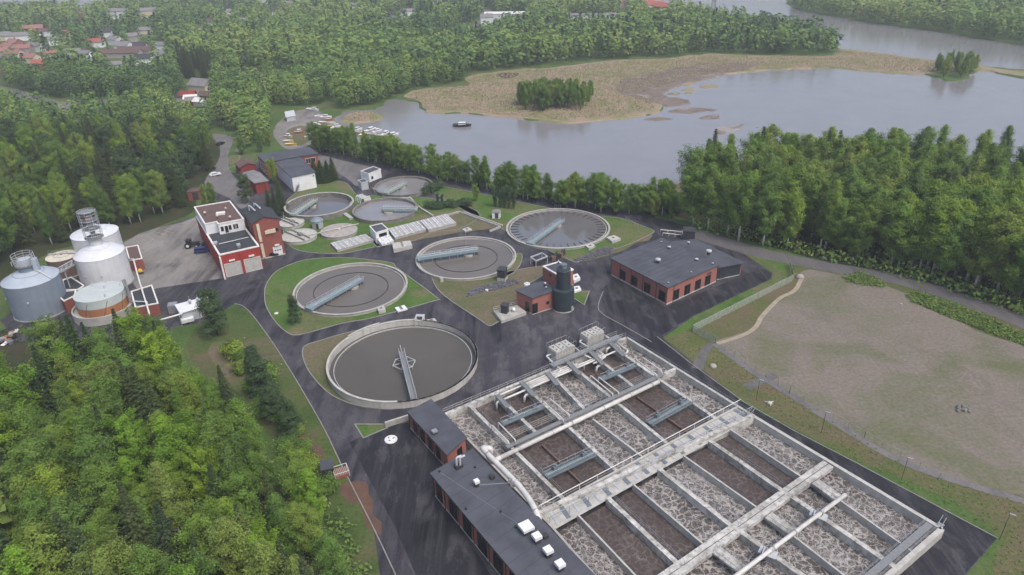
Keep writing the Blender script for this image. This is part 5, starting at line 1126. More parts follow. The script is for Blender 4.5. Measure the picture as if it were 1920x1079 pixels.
# brick boxes with white parapets
def brick_box(label, px, z, roofm='roof_dark', grp='brick boxes between the tanks'):
    P = quad(px, z); th = thing('brick_box', label, 'building', cen(P), grp); body(th, P, .05, z, 'brick_old'); m = MB(); m.prism(offs(P, -.25), z, z+.06); m.build('roof', roofm, th); m = MB(); m.ring(offs(P, .1), offs(P, -.25), z, z+.3); m.build('parapet', 'white_trim', th)
    return th, P
brick_box('low brick box with brown roof and white edge right of the white tank', [(236, 465), (259, 461), (267, 486), (243, 490)], 3.4, 'roof_brown')
th, P = brick_box('low brick box with black roof crossed by pipes right of the gas holder', [(246, 548), (285, 536), (297, 570), (254, 578)], 3.4)
m = MB(); m.tube([G(248, 565, 4.2), G(276, 566, 4.2), G(279, 590, 1)], .12, 6); m.build('roof_pipe', 'white_trim', th)
brick_box('narrow brick box with white edges between blue tank and gas holder', [(113, 560), (120, 548), (143, 545), (141, 556), (120, 566)], 3.6)
brick_box('low walled pit with white edges in front of the white tank', [(117, 527), (134, 521), (158, 537), (146, 545), (122, 545)], 2.6, 'roof_dark')
# lattice bridge
br = thing('lattice_bridge', 'white steel lattice footbridge between blue and white tanks', 'bridge', G(125, 520)); a, b = G(110, 512, 8.0), G(142, 494, 8.0); s = Vector((.3, .9, 0))
m = MB(); m.beam(a, b, 1.4, .12); m.build('deck', 'grating', br)
for sg in (-1, 1):
    m = MB(); o_ = s.normalized()*.7*sg
    for hh in (0, 1.3): m.tube([a+o_+Vector((0, 0, hh)), b+o_+Vector((0, 0, hh))], .09, 5)
    for k in range(7):
        p, q = lerp(a, b, k/7)+o_, lerp(a, b, (k+1)/7)+o_; m.tube([p, p+Vector((0, 0, 1.3))], .06, 4); m.tube([p+Vector((0, 0, 1.3*(k % 2))), q+Vector((0, 0, 1.3*((k+1) % 2)))], .05, 4)
    m.build('truss', 'galv_light', br)
for t_ in (.3, .95): p = lerp(a, b, t_); m = MB(); m.tube([Vector((p.x, p.y, 0)), p], .15, 6); m.build('leg', 'galv_light', br)
# long white overhead pipe in front of the tanks
P = [at(242, 486, 4.0), at(250, 486, 4.6), at(262, 530, 4.6), at(275, 572, 4.6), at(284, 602, 4.6)]
th = thing('overhead_pipe', 'long white overhead pipe running past the tanks to the brick boxes', 'pipe', Vector((P[0].x, P[0].y, 0))); bent(th, P, .2, 'white_trim')
for q in P[1:]: m = MB(); m.tube([Vector((q.x+.1, q.y, 0)), q+Vector((.1, 0, 0))], .08, 5); m.build('support', 'steel', th)
th = thing('overhead_pipe', 'white horizontal pipe from the forest edge to the white shed', 'pipe', G(310, 600)); bent(th, [at(298, 601, 3.2), at(330, 592, 3.2), at(342, 588, 3.0)], .22, 'white_trim'); m = MB(); p = at(336, 592, 3.1); m.tube([p, Vector((p.x, p.y, 0))], .12, 6); m.build('support', 'steel', th)
# white shed with fans
P = quad([(330, 573), (391, 557), (394, 571), (339, 588)], 3.1); c = cen(P); sh = thing('white_shed', 'white low-roofed shed with two roof fans beside the dark pine', 'shed', c)
body(sh, P, .1, 3.1, 'galv_light'); flat_roof(sh, P, 3.1, 'white_paint', .25, .2)
for x, y in ((357, 570), (372, 566)): hat(sh, G(x, y, 3.3), .45, 1.3, 'steel', 'galv_light'); m = MB(); p = G(x, y, 3.3); m.tube([p+Vector((0, 0, 1.0)), p+Vector((0, 0, 2.2))], .06, 5); m.build('mast', 'steel', sh)
m = MB(); p = G(327, 585); m.box((p.x, p.y, 1.2), (2.2, 2.2, 2.4), rad(15)); m.build('cooler', 'steel', sh)
th = thing('white_tarp_trailer', 'small white covered trailer in front of the white shed', 'trailer', G(353, 606)); p = G(353, 606); m = MB(); m.box((p.x, p.y, 1.0), (3.0, 1.7, .9), rad(25)); m.build('cover', 'white_paint', th); m = MB(); m.box((p.x, p.y, .5), (2.8, 1.5, .15), rad(25)); m.tube([p+Vector((1.4, .7, .5)), p+Vector((2.6, 1.2, .45))], .06, 5); m.build('frame', 'dark_metal', th)
for sy in (-.8, .8): m = MB(); q = p+Matrix.Rotation(rad(25), 3, 'Z') @ Vector((0, sy, .32)); m.tube([q-Vector((-.04, .1, 0)), q+Vector((-.04, .1, 0))], .32, 12); m.build('wheel', 'tyre', th)

for k, (a, b) in enumerate((((256, 452), (270, 462)), ((266, 448), (281, 457)), ((276, 443), (292, 452)), ((286, 440), (303, 447)), ((296, 436), (314, 442)), ((306, 432), (324, 437)))):
    strip('parking_line', [a, b], .25, .034, 'sand', 1)
for k in range(5): strip('parking_line', [(385+3*k, 486+5*k), (398+3*k, 483+5*k)], .2, .034, 'sand', 1)
# ================================================================== VEHICLES
def wheels(par, p, rz, xs, w, r, mat='tyre'):
    R3 = Matrix.Rotation(rz, 3, 'Z')
    for x in xs:
        for sy in (-1, 1):
            q = p+R3 @ Vector((x, sy*w/2, r)); ax = R3 @ Vector((0, .12, 0)); m = MB(); m.tube([q-ax, q+ax], r, 14); wl = m.build('wheel', mat, par)
            m = MB(); m.tube([q-ax*1.05, q+ax*1.05], r*.5, 10); m.build('rim', 'galv_light', wl)
def car(name, label, x, y, rz, paint, L=4.5, Wd=1.8, H=1.5, cat='car', prof='car', z=.03, group=None):
    p = G(x, y, z); th = thing(name, label, cat, p, group); R3 = Matrix.Rotation(rz, 3, 'Z')
    if prof == 'car': lo = [(-.5, .3), (-.5, .62), (-.47, .7), (.25, .7), (.47, .58), (.5, .45), (.5, .3)]; hi = [(-.40, .7), (-.30, 1.0), (.10, 1.0), (.26, .7)]
    else: lo = [(-.5, .3), (-.5, .62), (.2, .66), (.48, .56), (.5, .3)]; hi = [(-.48, .64), (-.46, 1.0), (.12, 1.0), (.27, .64)]
    def ex(pr, w, nm, mat, par, sc=1.0):
        vs_ = [p+R3 @ Vector((a*L, -w/2*(1 if b < .75 else sc), b*H)) for a, b in pr]+[p+R3 @ Vector((a*L, w/2*(1 if b < .75 else sc), b*H)) for a, b in pr]; n = len(pr)
        m = MB(); m.add(vs_, [tuple(range(n)), tuple(reversed(range(n, 2*n)))]+[(i, n+i, n+(i+1) % n, (i+1) % n) for i in range(n)]); return m.build(nm, mat, par)
    bd = ex(lo, Wd, 'body', paint, th); ex(hi, Wd*.94, 'cabin', paint, th, .86)
    cab = [(a*.96, .72+(b-.7)*.72) if b > .7 else (a*.96, b+.02) for a, b in hi]; ex(cab, Wd*.965, 'glass', 'glass_dark', th, .9)
    wheels(th, p, rz, (-.3*L, .31*L), Wd-.1, .33)
    for sy in (-.35, .35):
        q = p+R3 @ Vector((.5*L, sy*Wd, .48*H)); m = MB(); m.box(q, (.06, .3, .16), rz); m.build('headlight', 'white_trim', th)
        q = p+R3 @ Vector((-.5*L, sy*Wd, .55*H)); m = MB(); m.box(q, (.06, .2, .2), rz); m.build('tail_light', 'red_paint', th)
    return th
car('parked_van', 'dark blue van parked left of the red garage', 382, 474, rad(12), 'car_blue', 5.0, 1.9, 1.9, 'van', 'van')
car('parked_car', 'black car parked before the tall brick building', 509, 481, rad(14), 'car_black')
# tractor
p = G(362, 464, .03); rz = rad(8); R3 = Matrix.Rotation(rz, 3, 'Z'); tr = thing('tractor', 'dark tractor with big rear wheels on the pale gravel yard', 'tractor', p)
for x, r_, w in ((-1.2, .95, 1.9), (1.4, .6, 1.7)):
    for sy in (-1, 1): q = p+R3 @ Vector((x, sy*w/2, r_)); ax = R3 @ Vector((0, .25, 0)); m = MB(); m.tube([q-ax, q+ax], r_, 18); wl = m.build('wheel', 'tyre', tr); m = MB(); m.tube([q-ax*1.05, q+ax*1.05], r_*.5, 12); m.build('rim', 'white_trim', wl)
m = MB(); m.box(p+R3 @ Vector((.9, 0, 1.35)), (2.2, .9, .9), rz); m.build('hood', 'dark_metal', tr)
m = MB(); m.box(p+R3 @ Vector((-.9, 0, 2.75)), (1.7, 1.6, .12), rz); m.build('cab_roof', 'dark_metal', tr); m = MB(); m.box(p+R3 @ Vector((-.9, 0, 2.05)), (1.5, 1.4, 1.3), rz); m.build('cab_glass', 'glass_dark', tr)
m = MB(); m.box(p+R3 @ Vector((-.9, 0, 1.15)), (1.8, 1.2, .6), rz); m.build('chassis', 'dark_metal', tr); m = MB(); m.tube([p+R3 @ Vector((.8, .3, 1.7)), p+R3 @ Vector((.8, .3, 2.7))], .06, 6); m.build('exhaust', 'steel', tr)
m = MB(); m.box(p+R3 @ Vector((3.4, 0, .7)), (.9, 2.0, .8), rz); m.build('bucket', 'dark_metal', tr)
for sy in (-.5, .5): m = MB(); m.tube([p+R3 @ Vector((.6, sy, 1.5)), p+R3 @ Vector((2.4, sy, 1.5)), p+R3 @ Vector((3.1, sy, .8))], .09, 5); m.build('loader_arm', 'dark_metal', tr)
th = thing('implement_rack', 'brown farm implement leaning by the garage wall', 'implement', G(394, 468)); p = G(394, 468); m = MB(); m.box(p+Vector((0, 0, .6)), (1.4, 1.0, .15), .5); m.build('frame', 'duct_brown', th)
for k in range(5): m = MB(); m.tube([p+Vector((-.6+.3*k, -.3, .6)), p+Vector((-.6+.3*k, -.5, .05))], .05, 5); m.build('tine', 'dark_metal', th)
p = G(264, 514); th = thing('yellow_mixer', 'small yellow drum mixer beside the low brick box', 'machine', p)
m = MB(); m.lathe(p+Vector((0, 0, .9)), [(.3, -.5), (.7, -.1), (.7, .3), (.35, .7)], 14); m.build('drum', 'yellow_paint', th, True); m = MB(); m.beam(p+Vector((-.9, 0, .4)), p+Vector((.9, 0, .4)), .5, .12); m.build('frame', 'dark_metal', th); wheels(th, p, 0, (-.5,), 1.2, .3)
# scrap heap: single pieces
random.seed(3)
SC_L = ['rusty bent sheet', 'dark tyre', 'white bent panel', 'grey broken block', 'blue-grey scrap tub', 'black scrap beam']
for k in range(14):
    x, y = random.uniform(2, 34), random.uniform(622, 648); p = G(x, y, .02); kind = k % 6
    o = thing('scrap_piece', SC_L[kind]+(' in the scrap heap at the left picture edge' if k < 6 else ' lying low in the scrap heap by the left picture edge' if k < 12 else ' at the rear of the scrap heap by the left edge'), 'scrap', p, 'scrap heap')
    m = MB(); rz = random.uniform(0, 3)
    if kind == 1:
        m.tube([p+Vector((.55*math.cos(q*math.pi/6), .55*math.sin(q*math.pi/6), .2)) for q in range(13)], .2, 7, False)
    elif kind == 4: m.lathe(p, [(.5, 0), (.7, .8), (.64, .8), (.46, .1)], 12)
    elif kind == 5: m.beam(p+Vector((-1.2, 0, .3)), p+Vector((1.1, .6, .9)), .2, .25)
    else:
        m.box(p+Vector((0, 0, .4)), (random.uniform(.9, 1.7), random.uniform(.6, 1.2), .12 if kind != 3 else .7), rz, random.uniform(-.5, .5)); m.box(p+Vector((.3, .2, .75)), (.7, .5, .1), rz+.6, .5)
    m.build('piece', ['rust_orange', 'tyre', 'white_trim', 'concrete', 'steel_blue', 'dark_metal'][kind], o)
# red lattice skip
p = G(640, 890); th = thing('lattice_skip', 'red barred open skip at the forest edge by the road', 'skip', p); rz = rad(25); R3 = Matrix.Rotation(rz, 3, 'Z')
m = MB(); m.box(p+Vector((0, 0, .35)), (2.6, 2.2, .6), rz); m.build('tray', 'brick_old', th)
for k in range(9): m = MB(); m.box(p+R3 @ Vector((-1.2+.3*k, 0, .72)), (.12, 2.2, .1), rz); m.build('slat', 'stone', th)
m = MB()
for sx in (-1.3, 1.3):
    for sy in (-1.1, 1.1): q = p+R3 @ Vector((sx, sy, 0)); m.tube([q, q+Vector((0, 0, 1.3))], .05, 5)
Q = [p+R3 @ Vector((sx, sy, 1.3)) for sx, sy in ((-1.3, -1.1), (1.3, -1.1), (1.3, 1.1), (-1.3, 1.1))]
for i in range(4): m.tube([Q[i], Q[(i+1) % 4]], .05, 5)
m.build('rail_frame', 'white_trim', th)

# ================================================================== FENCES, LAMPS, SIGNS
def fence(label, px, h=2.0, mesh=True, n=None, grp='chain-link fences'):
    P = GP(px); th = thing('chain_link_fence', label, 'fence', P[0], grp)
    for a, b in zip(P[:-1], P[1:]):
        k = n or max(2, int((b-a).length/3))
        for j in range(k+1): q = lerp(a, b, j/k); m = MB(); m.tube([q, q+Vector((0, 0, h+.1))], .05, 5); m.build('post', 'steel', th)
        if mesh:
            m = MB(); m.beam(a+Vector((0, 0, h)), b+Vector((0, 0, h)), .03, h-.06, True); m.build('mesh_panel', 'fence_mesh', th)
        m = MB(); m.tube([a+Vector((0, 0, h)), b+Vector((0, 0, h))], .03, 4); m.build('top_rail', 'steel', th)
    return th
fence('long chain-link fence between the process hall lawn and bare field', [(1298, 623), (1487, 527)])
fence('short chain-link fence stretch running up to the lakeside road', [(1487, 527), (1480, 500)])
fence('short chain-link fence stretch down to the footpath and sandy mound', [(1298, 623), (1341, 645)])
fence('thin wire fence along the lower edge of the bare field', [(1341, 645), (1480, 738), (1620, 822), (1760, 900)], 1.6, False, None)
fence('white angled rail fence beyond the clear-water tank by the road', [(1040, 390), (1047, 393), (1055, 387), (1063, 392)], 1.2, False, 2)
fence('white leaning rail fence on the grass right of the clear-water tank', [(1173, 415), (1196, 430)], 1.4, False, 4)
for px, l in ((((1239, 431), (1280, 435)), 'upper white pipe railing leading to the dark hut'), (((1243, 437), (1278, 441)), 'lower white pipe railing leading to the dark hut')):
    P = GP(px, .9); th = thing('pipe_railing', l, 'railing', Vector((P[0].x, P[0].y, 0)), 'railings by the dark hut'); m = MB(); m.tube(P, .12, 6); m.build('rail', 'white_trim', th)
    for t_ in (0, .33, .66, 1): p = lerp(P[0], P[1], t_); m = MB(); m.tube([Vector((p.x, p.y, 0)), p], .07, 5); m.build('post', 'white_trim', th)
for x, y, h, l in ((1418, 750, 5, 'thin dark lamp post by the footpath at the basin road'), (1540, 812, 5, 'thin dark lamp post on the grass bank beside the middle of the basin road'), (1690, 900, 5, 'thin dark lamp post on the grass bank near the basin end'), (1874, 1012, 5.5, 'dark lamp post at the asphalt corner, lower right'), (548, 600, .0, ''), (1484, 522, 4, 'grey post at the bend of the chain-link fence'), (875, 478, 8, 'thin flag pole beside the middle round tank'), (424, 350, 7, 'lamp post beside the access road'), (738, 298, 8, 'lamp post on the lakeside road near the white hut'), (1022, 25, 38, 'tall thin mast above the far woods'), (140, 190, 9, 'left street lamp at the village road junction'), (178, 184, 9, 'right street lamp at the village road junction'), (424, 262, 8, 'street lamp where the access road leaves the woods'), (1130, 556, 0, '')):
    if not l: continue
    p = G(x, y); th = thing('lamp_post', l, 'lamp post' if 'mast' not in l and 'pole' not in l and 'post at the bend' not in l else 'pole', p); w = .05 if h < 20 else .5
    m = MB(); m.tube([p, p+Vector((0, 0, h))], [w, w*.7], 6); m.build('post', 'dark_metal' if h < 6 else 'steel', th)
    if 'lamp' in l: m = MB(); m.box(p+Vector((.3, -.2, h)), (.8, .35, .14), rad(-30)); m.build('lamp_head', 'steel', th)
# far power pylon on the spit
p = G(1335, 44); th = thing('power_pylon', 'steel lattice power pylon with forked top above the far spit woods', 'pylon', p); m = MB(); hp = 34
for sx in (-1, 1):
    for sy in (-1, 1): m.tube([p+Vector((sx*3, sy*3, 0)), p+Vector((sx*.8, sy*.8, hp*.75))], .35, 5)
for k in range(7):
    z0, z1 = hp*.75*k/7, hp*.75*(k+1)/7; w0, w1 = 3-2.2*k/7, 3-2.2*(k+1)/7
    for sy in (-1, 1): m.tube([p+Vector((-w0, sy*w0, z0)), p+Vector((w1, sy*w1, z1))], .2, 4); m.tube([p+Vector((w0, sy*w0, z0)), p+Vector((-w1, sy*w1, z1))], .2, 4)
m.build('tower', 'steel', th)
m = MB()
for sx in (-1, 1): m.tube([p+Vector((sx*.8, 0, hp*.75)), p+Vector((sx*4.5, 0, hp))], .4, 5); m.tube([p+Vector((sx*4.5, 0, hp)), p+Vector((sx*7, 0, hp*.95))], .3, 5)
m.build('fork', 'steel', th)
def rubble(px, n, seed):
    W_ = flat(GP(px)); r = random.Random(seed); xs = [p.x for p in W_]; ys = [p.y for p in W_]; m = MB(); k = 0
    while k < n:
        x, y = r.uniform(min(xs), max(xs)), r.uniform(min(ys), max(ys))
        if not inpoly([(x, y)], W_)[0]: continue
        s_ = r.uniform(.15, .5); m.box((x, y, .12+s_*.25), (s_*1.3, s_, s_*.8), r.uniform(0, 3), r.uniform(-.5, .5)); k += 1
    o = m.build('rubble', 'rubble'); o['kind'] = 'stuff'
rubble([(874, 558), (882, 545), (905, 537), (950, 526), (970, 526), (972, 533), (940, 542), (915, 547), (890, 554)], 420, 1)
rubble([(1075, 490), (1100, 478), (1130, 464), (1150, 466), (1150, 474), (1125, 482), (1095, 490)], 320, 2)
th = thing('stone_pile', 'small grey rubble pile lying on the bare field', 'stones', G(1806, 766))
random.seed(11)
for k in range(12): q = G(1806+random.uniform(-12, 12), 768+random.uniform(-5, 5), .1); m = MB(); m.lathe(q, [(.2, -.2), (.45, .05), (.35, .3), (.1, .4)], 6); o = m.build('stone', 'concrete_dark', th); 
for x, y, r_, l in ((1337, 688, .8, 'pale boulder on the grass beside the footpath'), (1544, 485, .7, 'pale boulder at the wood edge of the lakeside road'), (1690, 571, .4, 'small stone at the rim of the green field strip'), (1500, 521, 1.1, 'pale rock mound at the fence bend')):
    p = G(x, y); o = MB(); o.lathe(p, [(r_*.9, -.1), (r_, r_*.3), (r_*.7, r_*.7), (r_*.2, r_*.85)], 9); ob = o.build('boulder', 'stone'); tag(ob, l, 'boulder')
p = G(1443, 758); th = thing('pipe_fitting', 'white valve fitting lying on the asphalt edge by the footpath', 'valve', p); m = MB(); m.lathe(p, [(.5, 0), (.5, .4), (.2, .6)], 12); m.build('body', 'concrete_pale', th)
for a in (.5, 2.6, 4.5): m = MB(); m.tube([p+Vector((0, 0, .3)), p+Vector((math.cos(a)*1.0, math.sin(a)*1.0, .3))], .12, 6); m.build('branch', 'concrete_pale', th)

# ================================================================== MARINA
def boat(label, x, y, rz, L, hull, deck='white_trim', cabin=False, z=.05, grp='boats at the marina'):
    p = G(x, y, z); th = thing('boat', label, 'boat', p, grp); R3 = Matrix.Rotation(rz, 3, 'Z'); n = 9; top = []; bot = []
    for k in range(n):
        t_ = k/(n-1); w = L*.17*(1-max(0, (t_-.35)/.65)**2.2); top.append((L*(t_-.5), w, .9+.25*t_)); bot.append((L*(t_-.5)*.9, w*.55, 0))
    V = [p+R3 @ Vector((a, b, c_)) for a, b, c_ in top]+[p+R3 @ Vector((a, -b, c_)) for a, b, c_ in top]+[p+R3 @ Vector((a, b, c_)) for a, b, c_ in bot]+[p+R3 @ Vector((a, -b, c_)) for a, b, c_ in bot]
    F = []
    for k in range(n-1): F += [(k, k+1, 2*n+k+1, 2*n+k), (n+k+1, n+k, 3*n+k, 3*n+k+1), (2*n+k, 2*n+k+1, 3*n+k+1, 3*n+k)]
    F += [(0, 2*n, 3*n, n)]; m = MB(); m.add(V, F); m.build('hull', hull, th, False)
    V2 = [p+R3 @ Vector((a*.95, b*.9, c_-.2)) for a, b, c_ in top]+[p+R3 @ Vector((a*.95, -b*.9, c_-.2)) for a, b, c_ in top]; m = MB(); m.add(V2, [(k, n+k, n+k+1, k+1) for k in range(n-1)]); m.build('deck', deck, th)
    if cabin: m = MB(); m.box(p+R3 @ Vector((-.02*L, 0, 1.4)), (L*.36, L*.22, 1.1), rz); cb = m.build('cabin', 'white_paint', th); m = MB(); m.box(p+R3 @ Vector((-.02*L, 0, 1.6)), (L*.37, L*.225, .35), rz); m.build('cabin_window', 'glass_dark', cb)
    return th
boat('small dark boat with white cabin alone on the bay', 867, 237, rad(-8), 9.5, 'car_black', 'dark_metal', True, -.3, None)
bl = [(541, 258, 'cream'), (541, 267, 'cream'), (546, 273, 'yellow_paint'), (562, 250, 'rust_orange'), (588, 254, 'white_paint'), (617, 226, 'rust_orange'), (622, 233, 'white_paint'), (619, 239, 'yellow_paint'), (624, 247, 'white_paint'), (608, 232, 'cream'), (632, 240, 'white_paint'), (612, 222, 'white_paint'), (600, 256, 'white_paint'), (580, 259, 'cream'), (543, 224, 'white_paint'), (583, 207, 'white_paint'), (590, 208, 'white_paint'), (598, 220, 'white_paint')]
bd_ = ['topmost of three pale rowing boats in a row on dry grass', 'middle one of three pale rowing boats in a row on dry grass', 'lowest of three rowing boats in a row, yellowish, on dry grass', 'orange boat lying on grass behind the rowing boats', 'white boat ashore left of the marina trees', 'orange boat at the marina near the reed patch', 'white boat ashore below the orange marina boat', 'yellow boat among white boats at the marina', 'white boat at the root of the jetty', 'cream boat on the marina gravel', 'white boat rightmost ashore at the marina edge', 'white boat highest in the marina row', 'white boat by the trees below the marina', 'cream boat in front of the marina trees', 'white boat beneath the white tent', 'left of two white boats at the marina wood edge', 'right of two white boats at the marina wood edge', 'white boat on the gravel near the reeds']
for (x, y, hl), l in zip(bl, bd_): boat(l, x, y, random.uniform(-.5, .4), random.uniform(4.2, 6.4), hl, 'white_trim', random.random() < .3)
jl = ['leftmost moored boat at the jetty', 'yellow moored boat second from the jetty root', 'third moored white boat along the jetty', 'fourth moored white boat along the jetty', 'moored white boat near the jetty end', 'outermost white boat at the jetty end']
for (x, y, hl), l in zip([(671, 246, 'white_paint'), (682, 253, 'yellow_paint'), (696, 246, 'white_paint'), (708, 249, 'white_paint'), (724, 253, 'white_paint'), (737, 256, 'white_paint')], jl): boat(l, x, y, rad(60)+random.uniform(-.3, .3), random.uniform(5.5, 7.5), hl, 'white_trim', True, -.35, 'boats moored at the jetty')
th = thing('jetty', 'long narrow wooden jetty with moored boats', 'jetty', G(645, 243)); a, b = G(642, 243, .15), G(744, 258, .15)
nb = 24
for k in range(nb): p, q = lerp(a, b, k/nb), lerp(a, b, (k+.94)/nb); m = MB(); m.beam(p, q, 2.2, .15); m.build('plank_section', 'concrete', th)
for k in range(10): p = lerp(a, b, k/9); m = MB(); m.tube([p-Vector((0, 0, 1)), p+Vector((0, 0, .8))], .12, 5); m.build('post', 'bark_dark', th)
car('parked_car', 'silver car parked at the marina, upper of two', 593, 236, rad(-20), 'white_trim', 4.5, 1.8, 1.5, 'car', 'car')
car('parked_car', 'white car parked at the marina, lower of two', 598, 244, rad(-20), 'white_paint', 4.5, 1.8, 1.5, 'car', 'car')
car('parked_car', 'dark car on the access road in the pale bend', 414, 272, rad(75), 'car_black', 4.5, 1.8, 1.5, 'car', 'car')
car('parked_car', 'dark car parked beside the forest near the access road', 395, 320, rad(60), 'car_black', 4.5, 1.8, 1.5, 'car', 'car')
car('parked_car', 'white car parked on the old asphalt by the red shed', 404, 330, rad(40), 'white_paint', 4.5, 1.8, 1.5, 'car', 'car')
gable_house('white_tent', 'white tent beside the marina gravel at the wood edge', 'tent', [(534, 214), (537, 220), (553, 217), (549, 211)], 2.4, 4.2, 'galv_light', 'galv_light')

# ================================================================== VILLAGE
HOUSES = [(224, 36, 26, 9, 9, 'white_paint', 'roof_pale', 'long white apartment block on the far left hillside'), (282, 33, 22, 9, 8, 'cream', 'roof_pale', 'beige apartment block right of the white block'), (65, 62, 20, 9, 5, 'red_wood', 'brick_old', 'dark red house amid trees in the upper left village'),
 (18, 98, 12, 8, 5, 'stone', 'brick', 'pinkish house at the left picture edge of the village'), (32, 93, 13, 9, 6, 'brick', 'brick', 'red roofed house in the dense left village cluster, rear'), (48, 101, 12, 8, 5, 'stone', 'brick', 'pink roofed house right in the dense left village cluster'), (30, 110, 13, 8, 4.5, 'cream', 'brick', 'pale house in front of the dense left village cluster'), (8, 107, 11, 8, 5, 'stone', 'brick_old', 'reddish house cut by the left picture edge'),
 (70, 97, 12, 8, 5, 'white_paint', 'roof_pale', 'white house right of the red village cluster'), (82, 130, 12, 8, 4.5, 'brick', 'red_paint', 'bright red roofed house by itself below the village cluster'), (4, 137, 6, 6, 4, 'brick', 'brick', 'orange house at the left edge above the road'), (183, 89, 12, 8, 5, 'white_paint', 'red_paint', 'white house with bright red roof above the long brown roofs'),
 (218, 84, 11, 8, 5, 'white_paint', 'roof_pale', 'white house behind the long brown-roofed building'), (234, 96, 13, 9, 5, 'white_paint', 'roof_pale', 'white gabled house touching the long brown roof'), (228, 108, 34, 8, 4, 'stone', 'roof_brown', 'long low building with brown roof, left wing'), (258, 103, 30, 8, 4, 'stone', 'roof_brown', 'long low building with brown roof, right wing'), (266, 97, 10, 8, 5, 'white_paint', 'roof_dark', 'white gabled house right of the long brown roof'), (306, 93, 10, 7, 4, 'white_paint', 'roof_pale', 'small white house right of the brown-roofed wings'),
 (272, 121, 11, 8, 5, 'white_paint', 'roof_dark', 'white house with dark gable below the brown-roofed wings'), (165, 112, 10, 7, 5, 'white_paint', 'roof_pale', 'white house alone left of the brown-roofed wings'), (137, 106, 14, 7, 4, 'galv_light', 'roof_pale', 'grey-green long house left of the lone white house'), (222, 128, 14, 6, 3, 'galv_light', 'roof_pale', 'pale low shed in the trees below the brown roofs'), (382, 173, 14, 10, 5, 'cream', 'roof_pale', 'cream house with grey roof standing below the dark spruces'),
 (355, 188, 8, 6, 3.4, 'red_wood', 'red_wood', 'left red shed in the allotment'), (391, 188, 9, 6, 3.2, 'red_wood', 'roof_brown', 'right red shed in the allotment with brown roof'), (363, 197, 7, 5, 3, 'red_wood', 'roof_pale', 'lowest red shed in the allotment'), (378, 199, 7, 5, 3, 'galv_light', 'white_trim', 'pale shed in the allotment'), (360, 193, 7, 5, 3, 'white_paint', 'white_trim', 'white shed between red sheds of the allotment'), (345, 189, 8, 5, 3, 'stone', 'roof_dark', 'grey shed leftmost in the allotment'),
 (397, 51, 10, 8, 6, 'white_paint', 'roof_brown', 'pale house high on the wooded slope, upper middle'), (380, 64, 10, 8, 5, 'stone', 'roof_brown', 'pinkish house below the pale slope house'), (460, 47, 10, 7, 5, 'white_paint', 'roof_pale', 'white house among trees in the upper middle'), (497, 8, 12, 8, 6, 'white_paint', 'white_trim', 'white house at the top picture edge'), (277, 64, 14, 8, 4, 'cream', 'roof_pale', 'pale long house in the woods below the apartment blocks'), (10, 76, 14, 9, 5, 'cream', 'roof_pale', 'cream house at the far left edge'), (27, 77, 12, 8, 5, 'white_paint', 'roof_pale', 'white house second from the far left edge'), (47, 76, 12, 8, 5, 'white_paint', 'roof_pale', 'white house third from the far left edge'), (88, 68, 10, 7, 5, 'white_paint', 'roof_brown', 'white house right of the dark red house'), (153, 36, 14, 10, 6, 'brick', 'roof_brown', 'brick house near the far left cove'),
 (947, 36, 42, 18, 6, 'white_paint', 'white_trim', 'long white industrial hall beside the far road'), (912, 46, 12, 9, 7, 'white_paint', 'roof_pale', 'tall white house left of the industrial hall'), (1117, 35, 62, 12, 4, 'white_paint', 'roof_pale', 'long flat white building before the far dark woods'), (1227, 19, 20, 12, 6, 'white_paint', 'red_paint', 'red roofed house by the far water, upper right'), (1240, 21, 16, 10, 5, 'brick', 'red_paint', 'lower red roofed house beside the far water'), (1216, 15, 12, 10, 6, 'white_paint', 'red_paint', 'white house with red roof leftmost by the far water'), (740, 36, 16, 9, 5, 'galv_light', 'roof_dark', 'grey roofed house in the woods left of the far road'), (767, 32, 12, 8, 6, 'white_paint', 'roof_pale', 'white house in the woods left of the far road'), (820, 7, 16, 9, 6, 'white_paint', 'red_paint', 'white house with red roof at the top edge'), (665, 18, 10, 8, 5, 'white_paint', 'roof_pale', 'small white house in the far woods, top middle'), (1168, 13, 9, 7, 5, 'stone', 'brick', 'small pink house among far woods near the water')]
HOUSES += [(108, 84, 11, 8, 5, 'white_paint', 'roof_pale', 'white house left of the one with bright red roof'), (128, 72, 10, 8, 5, 'cream', 'roof_tile', 'cream house above the lone white village house'), (200, 70, 11, 8, 5, 'white_paint', 'roof_dark', 'white house with dark roof above the long brown roofs'), (100, 112, 11, 8, 4.5, 'white_paint', 'roof_tile', 'pale house with reddish roof left of the grey-green long house'), (60, 118, 12, 8, 4.5, 'cream', 'roof_tile', 'cream house just above the bright red roofed house'), (250, 78, 10, 8, 5, 'stone', 'roof_pale', 'grey house right of the white house behind the brown wings'), (300, 112, 10, 7, 4.5, 'white_paint', 'roof_pale', 'white house right of the dark-gabled white house'), (430, 30, 11, 8, 5, 'white_paint', 'roof_pale', 'white house on the slope left of the top edge house'), (520, 30, 11, 8, 5, 'white_paint', 'roof_dark', 'white house with dark roof on the wooded slope, top middle'), (545, 14, 11, 8, 5, 'cream', 'roof_pale', 'cream house on the wooded slope near the top edge')]
random.seed(5)
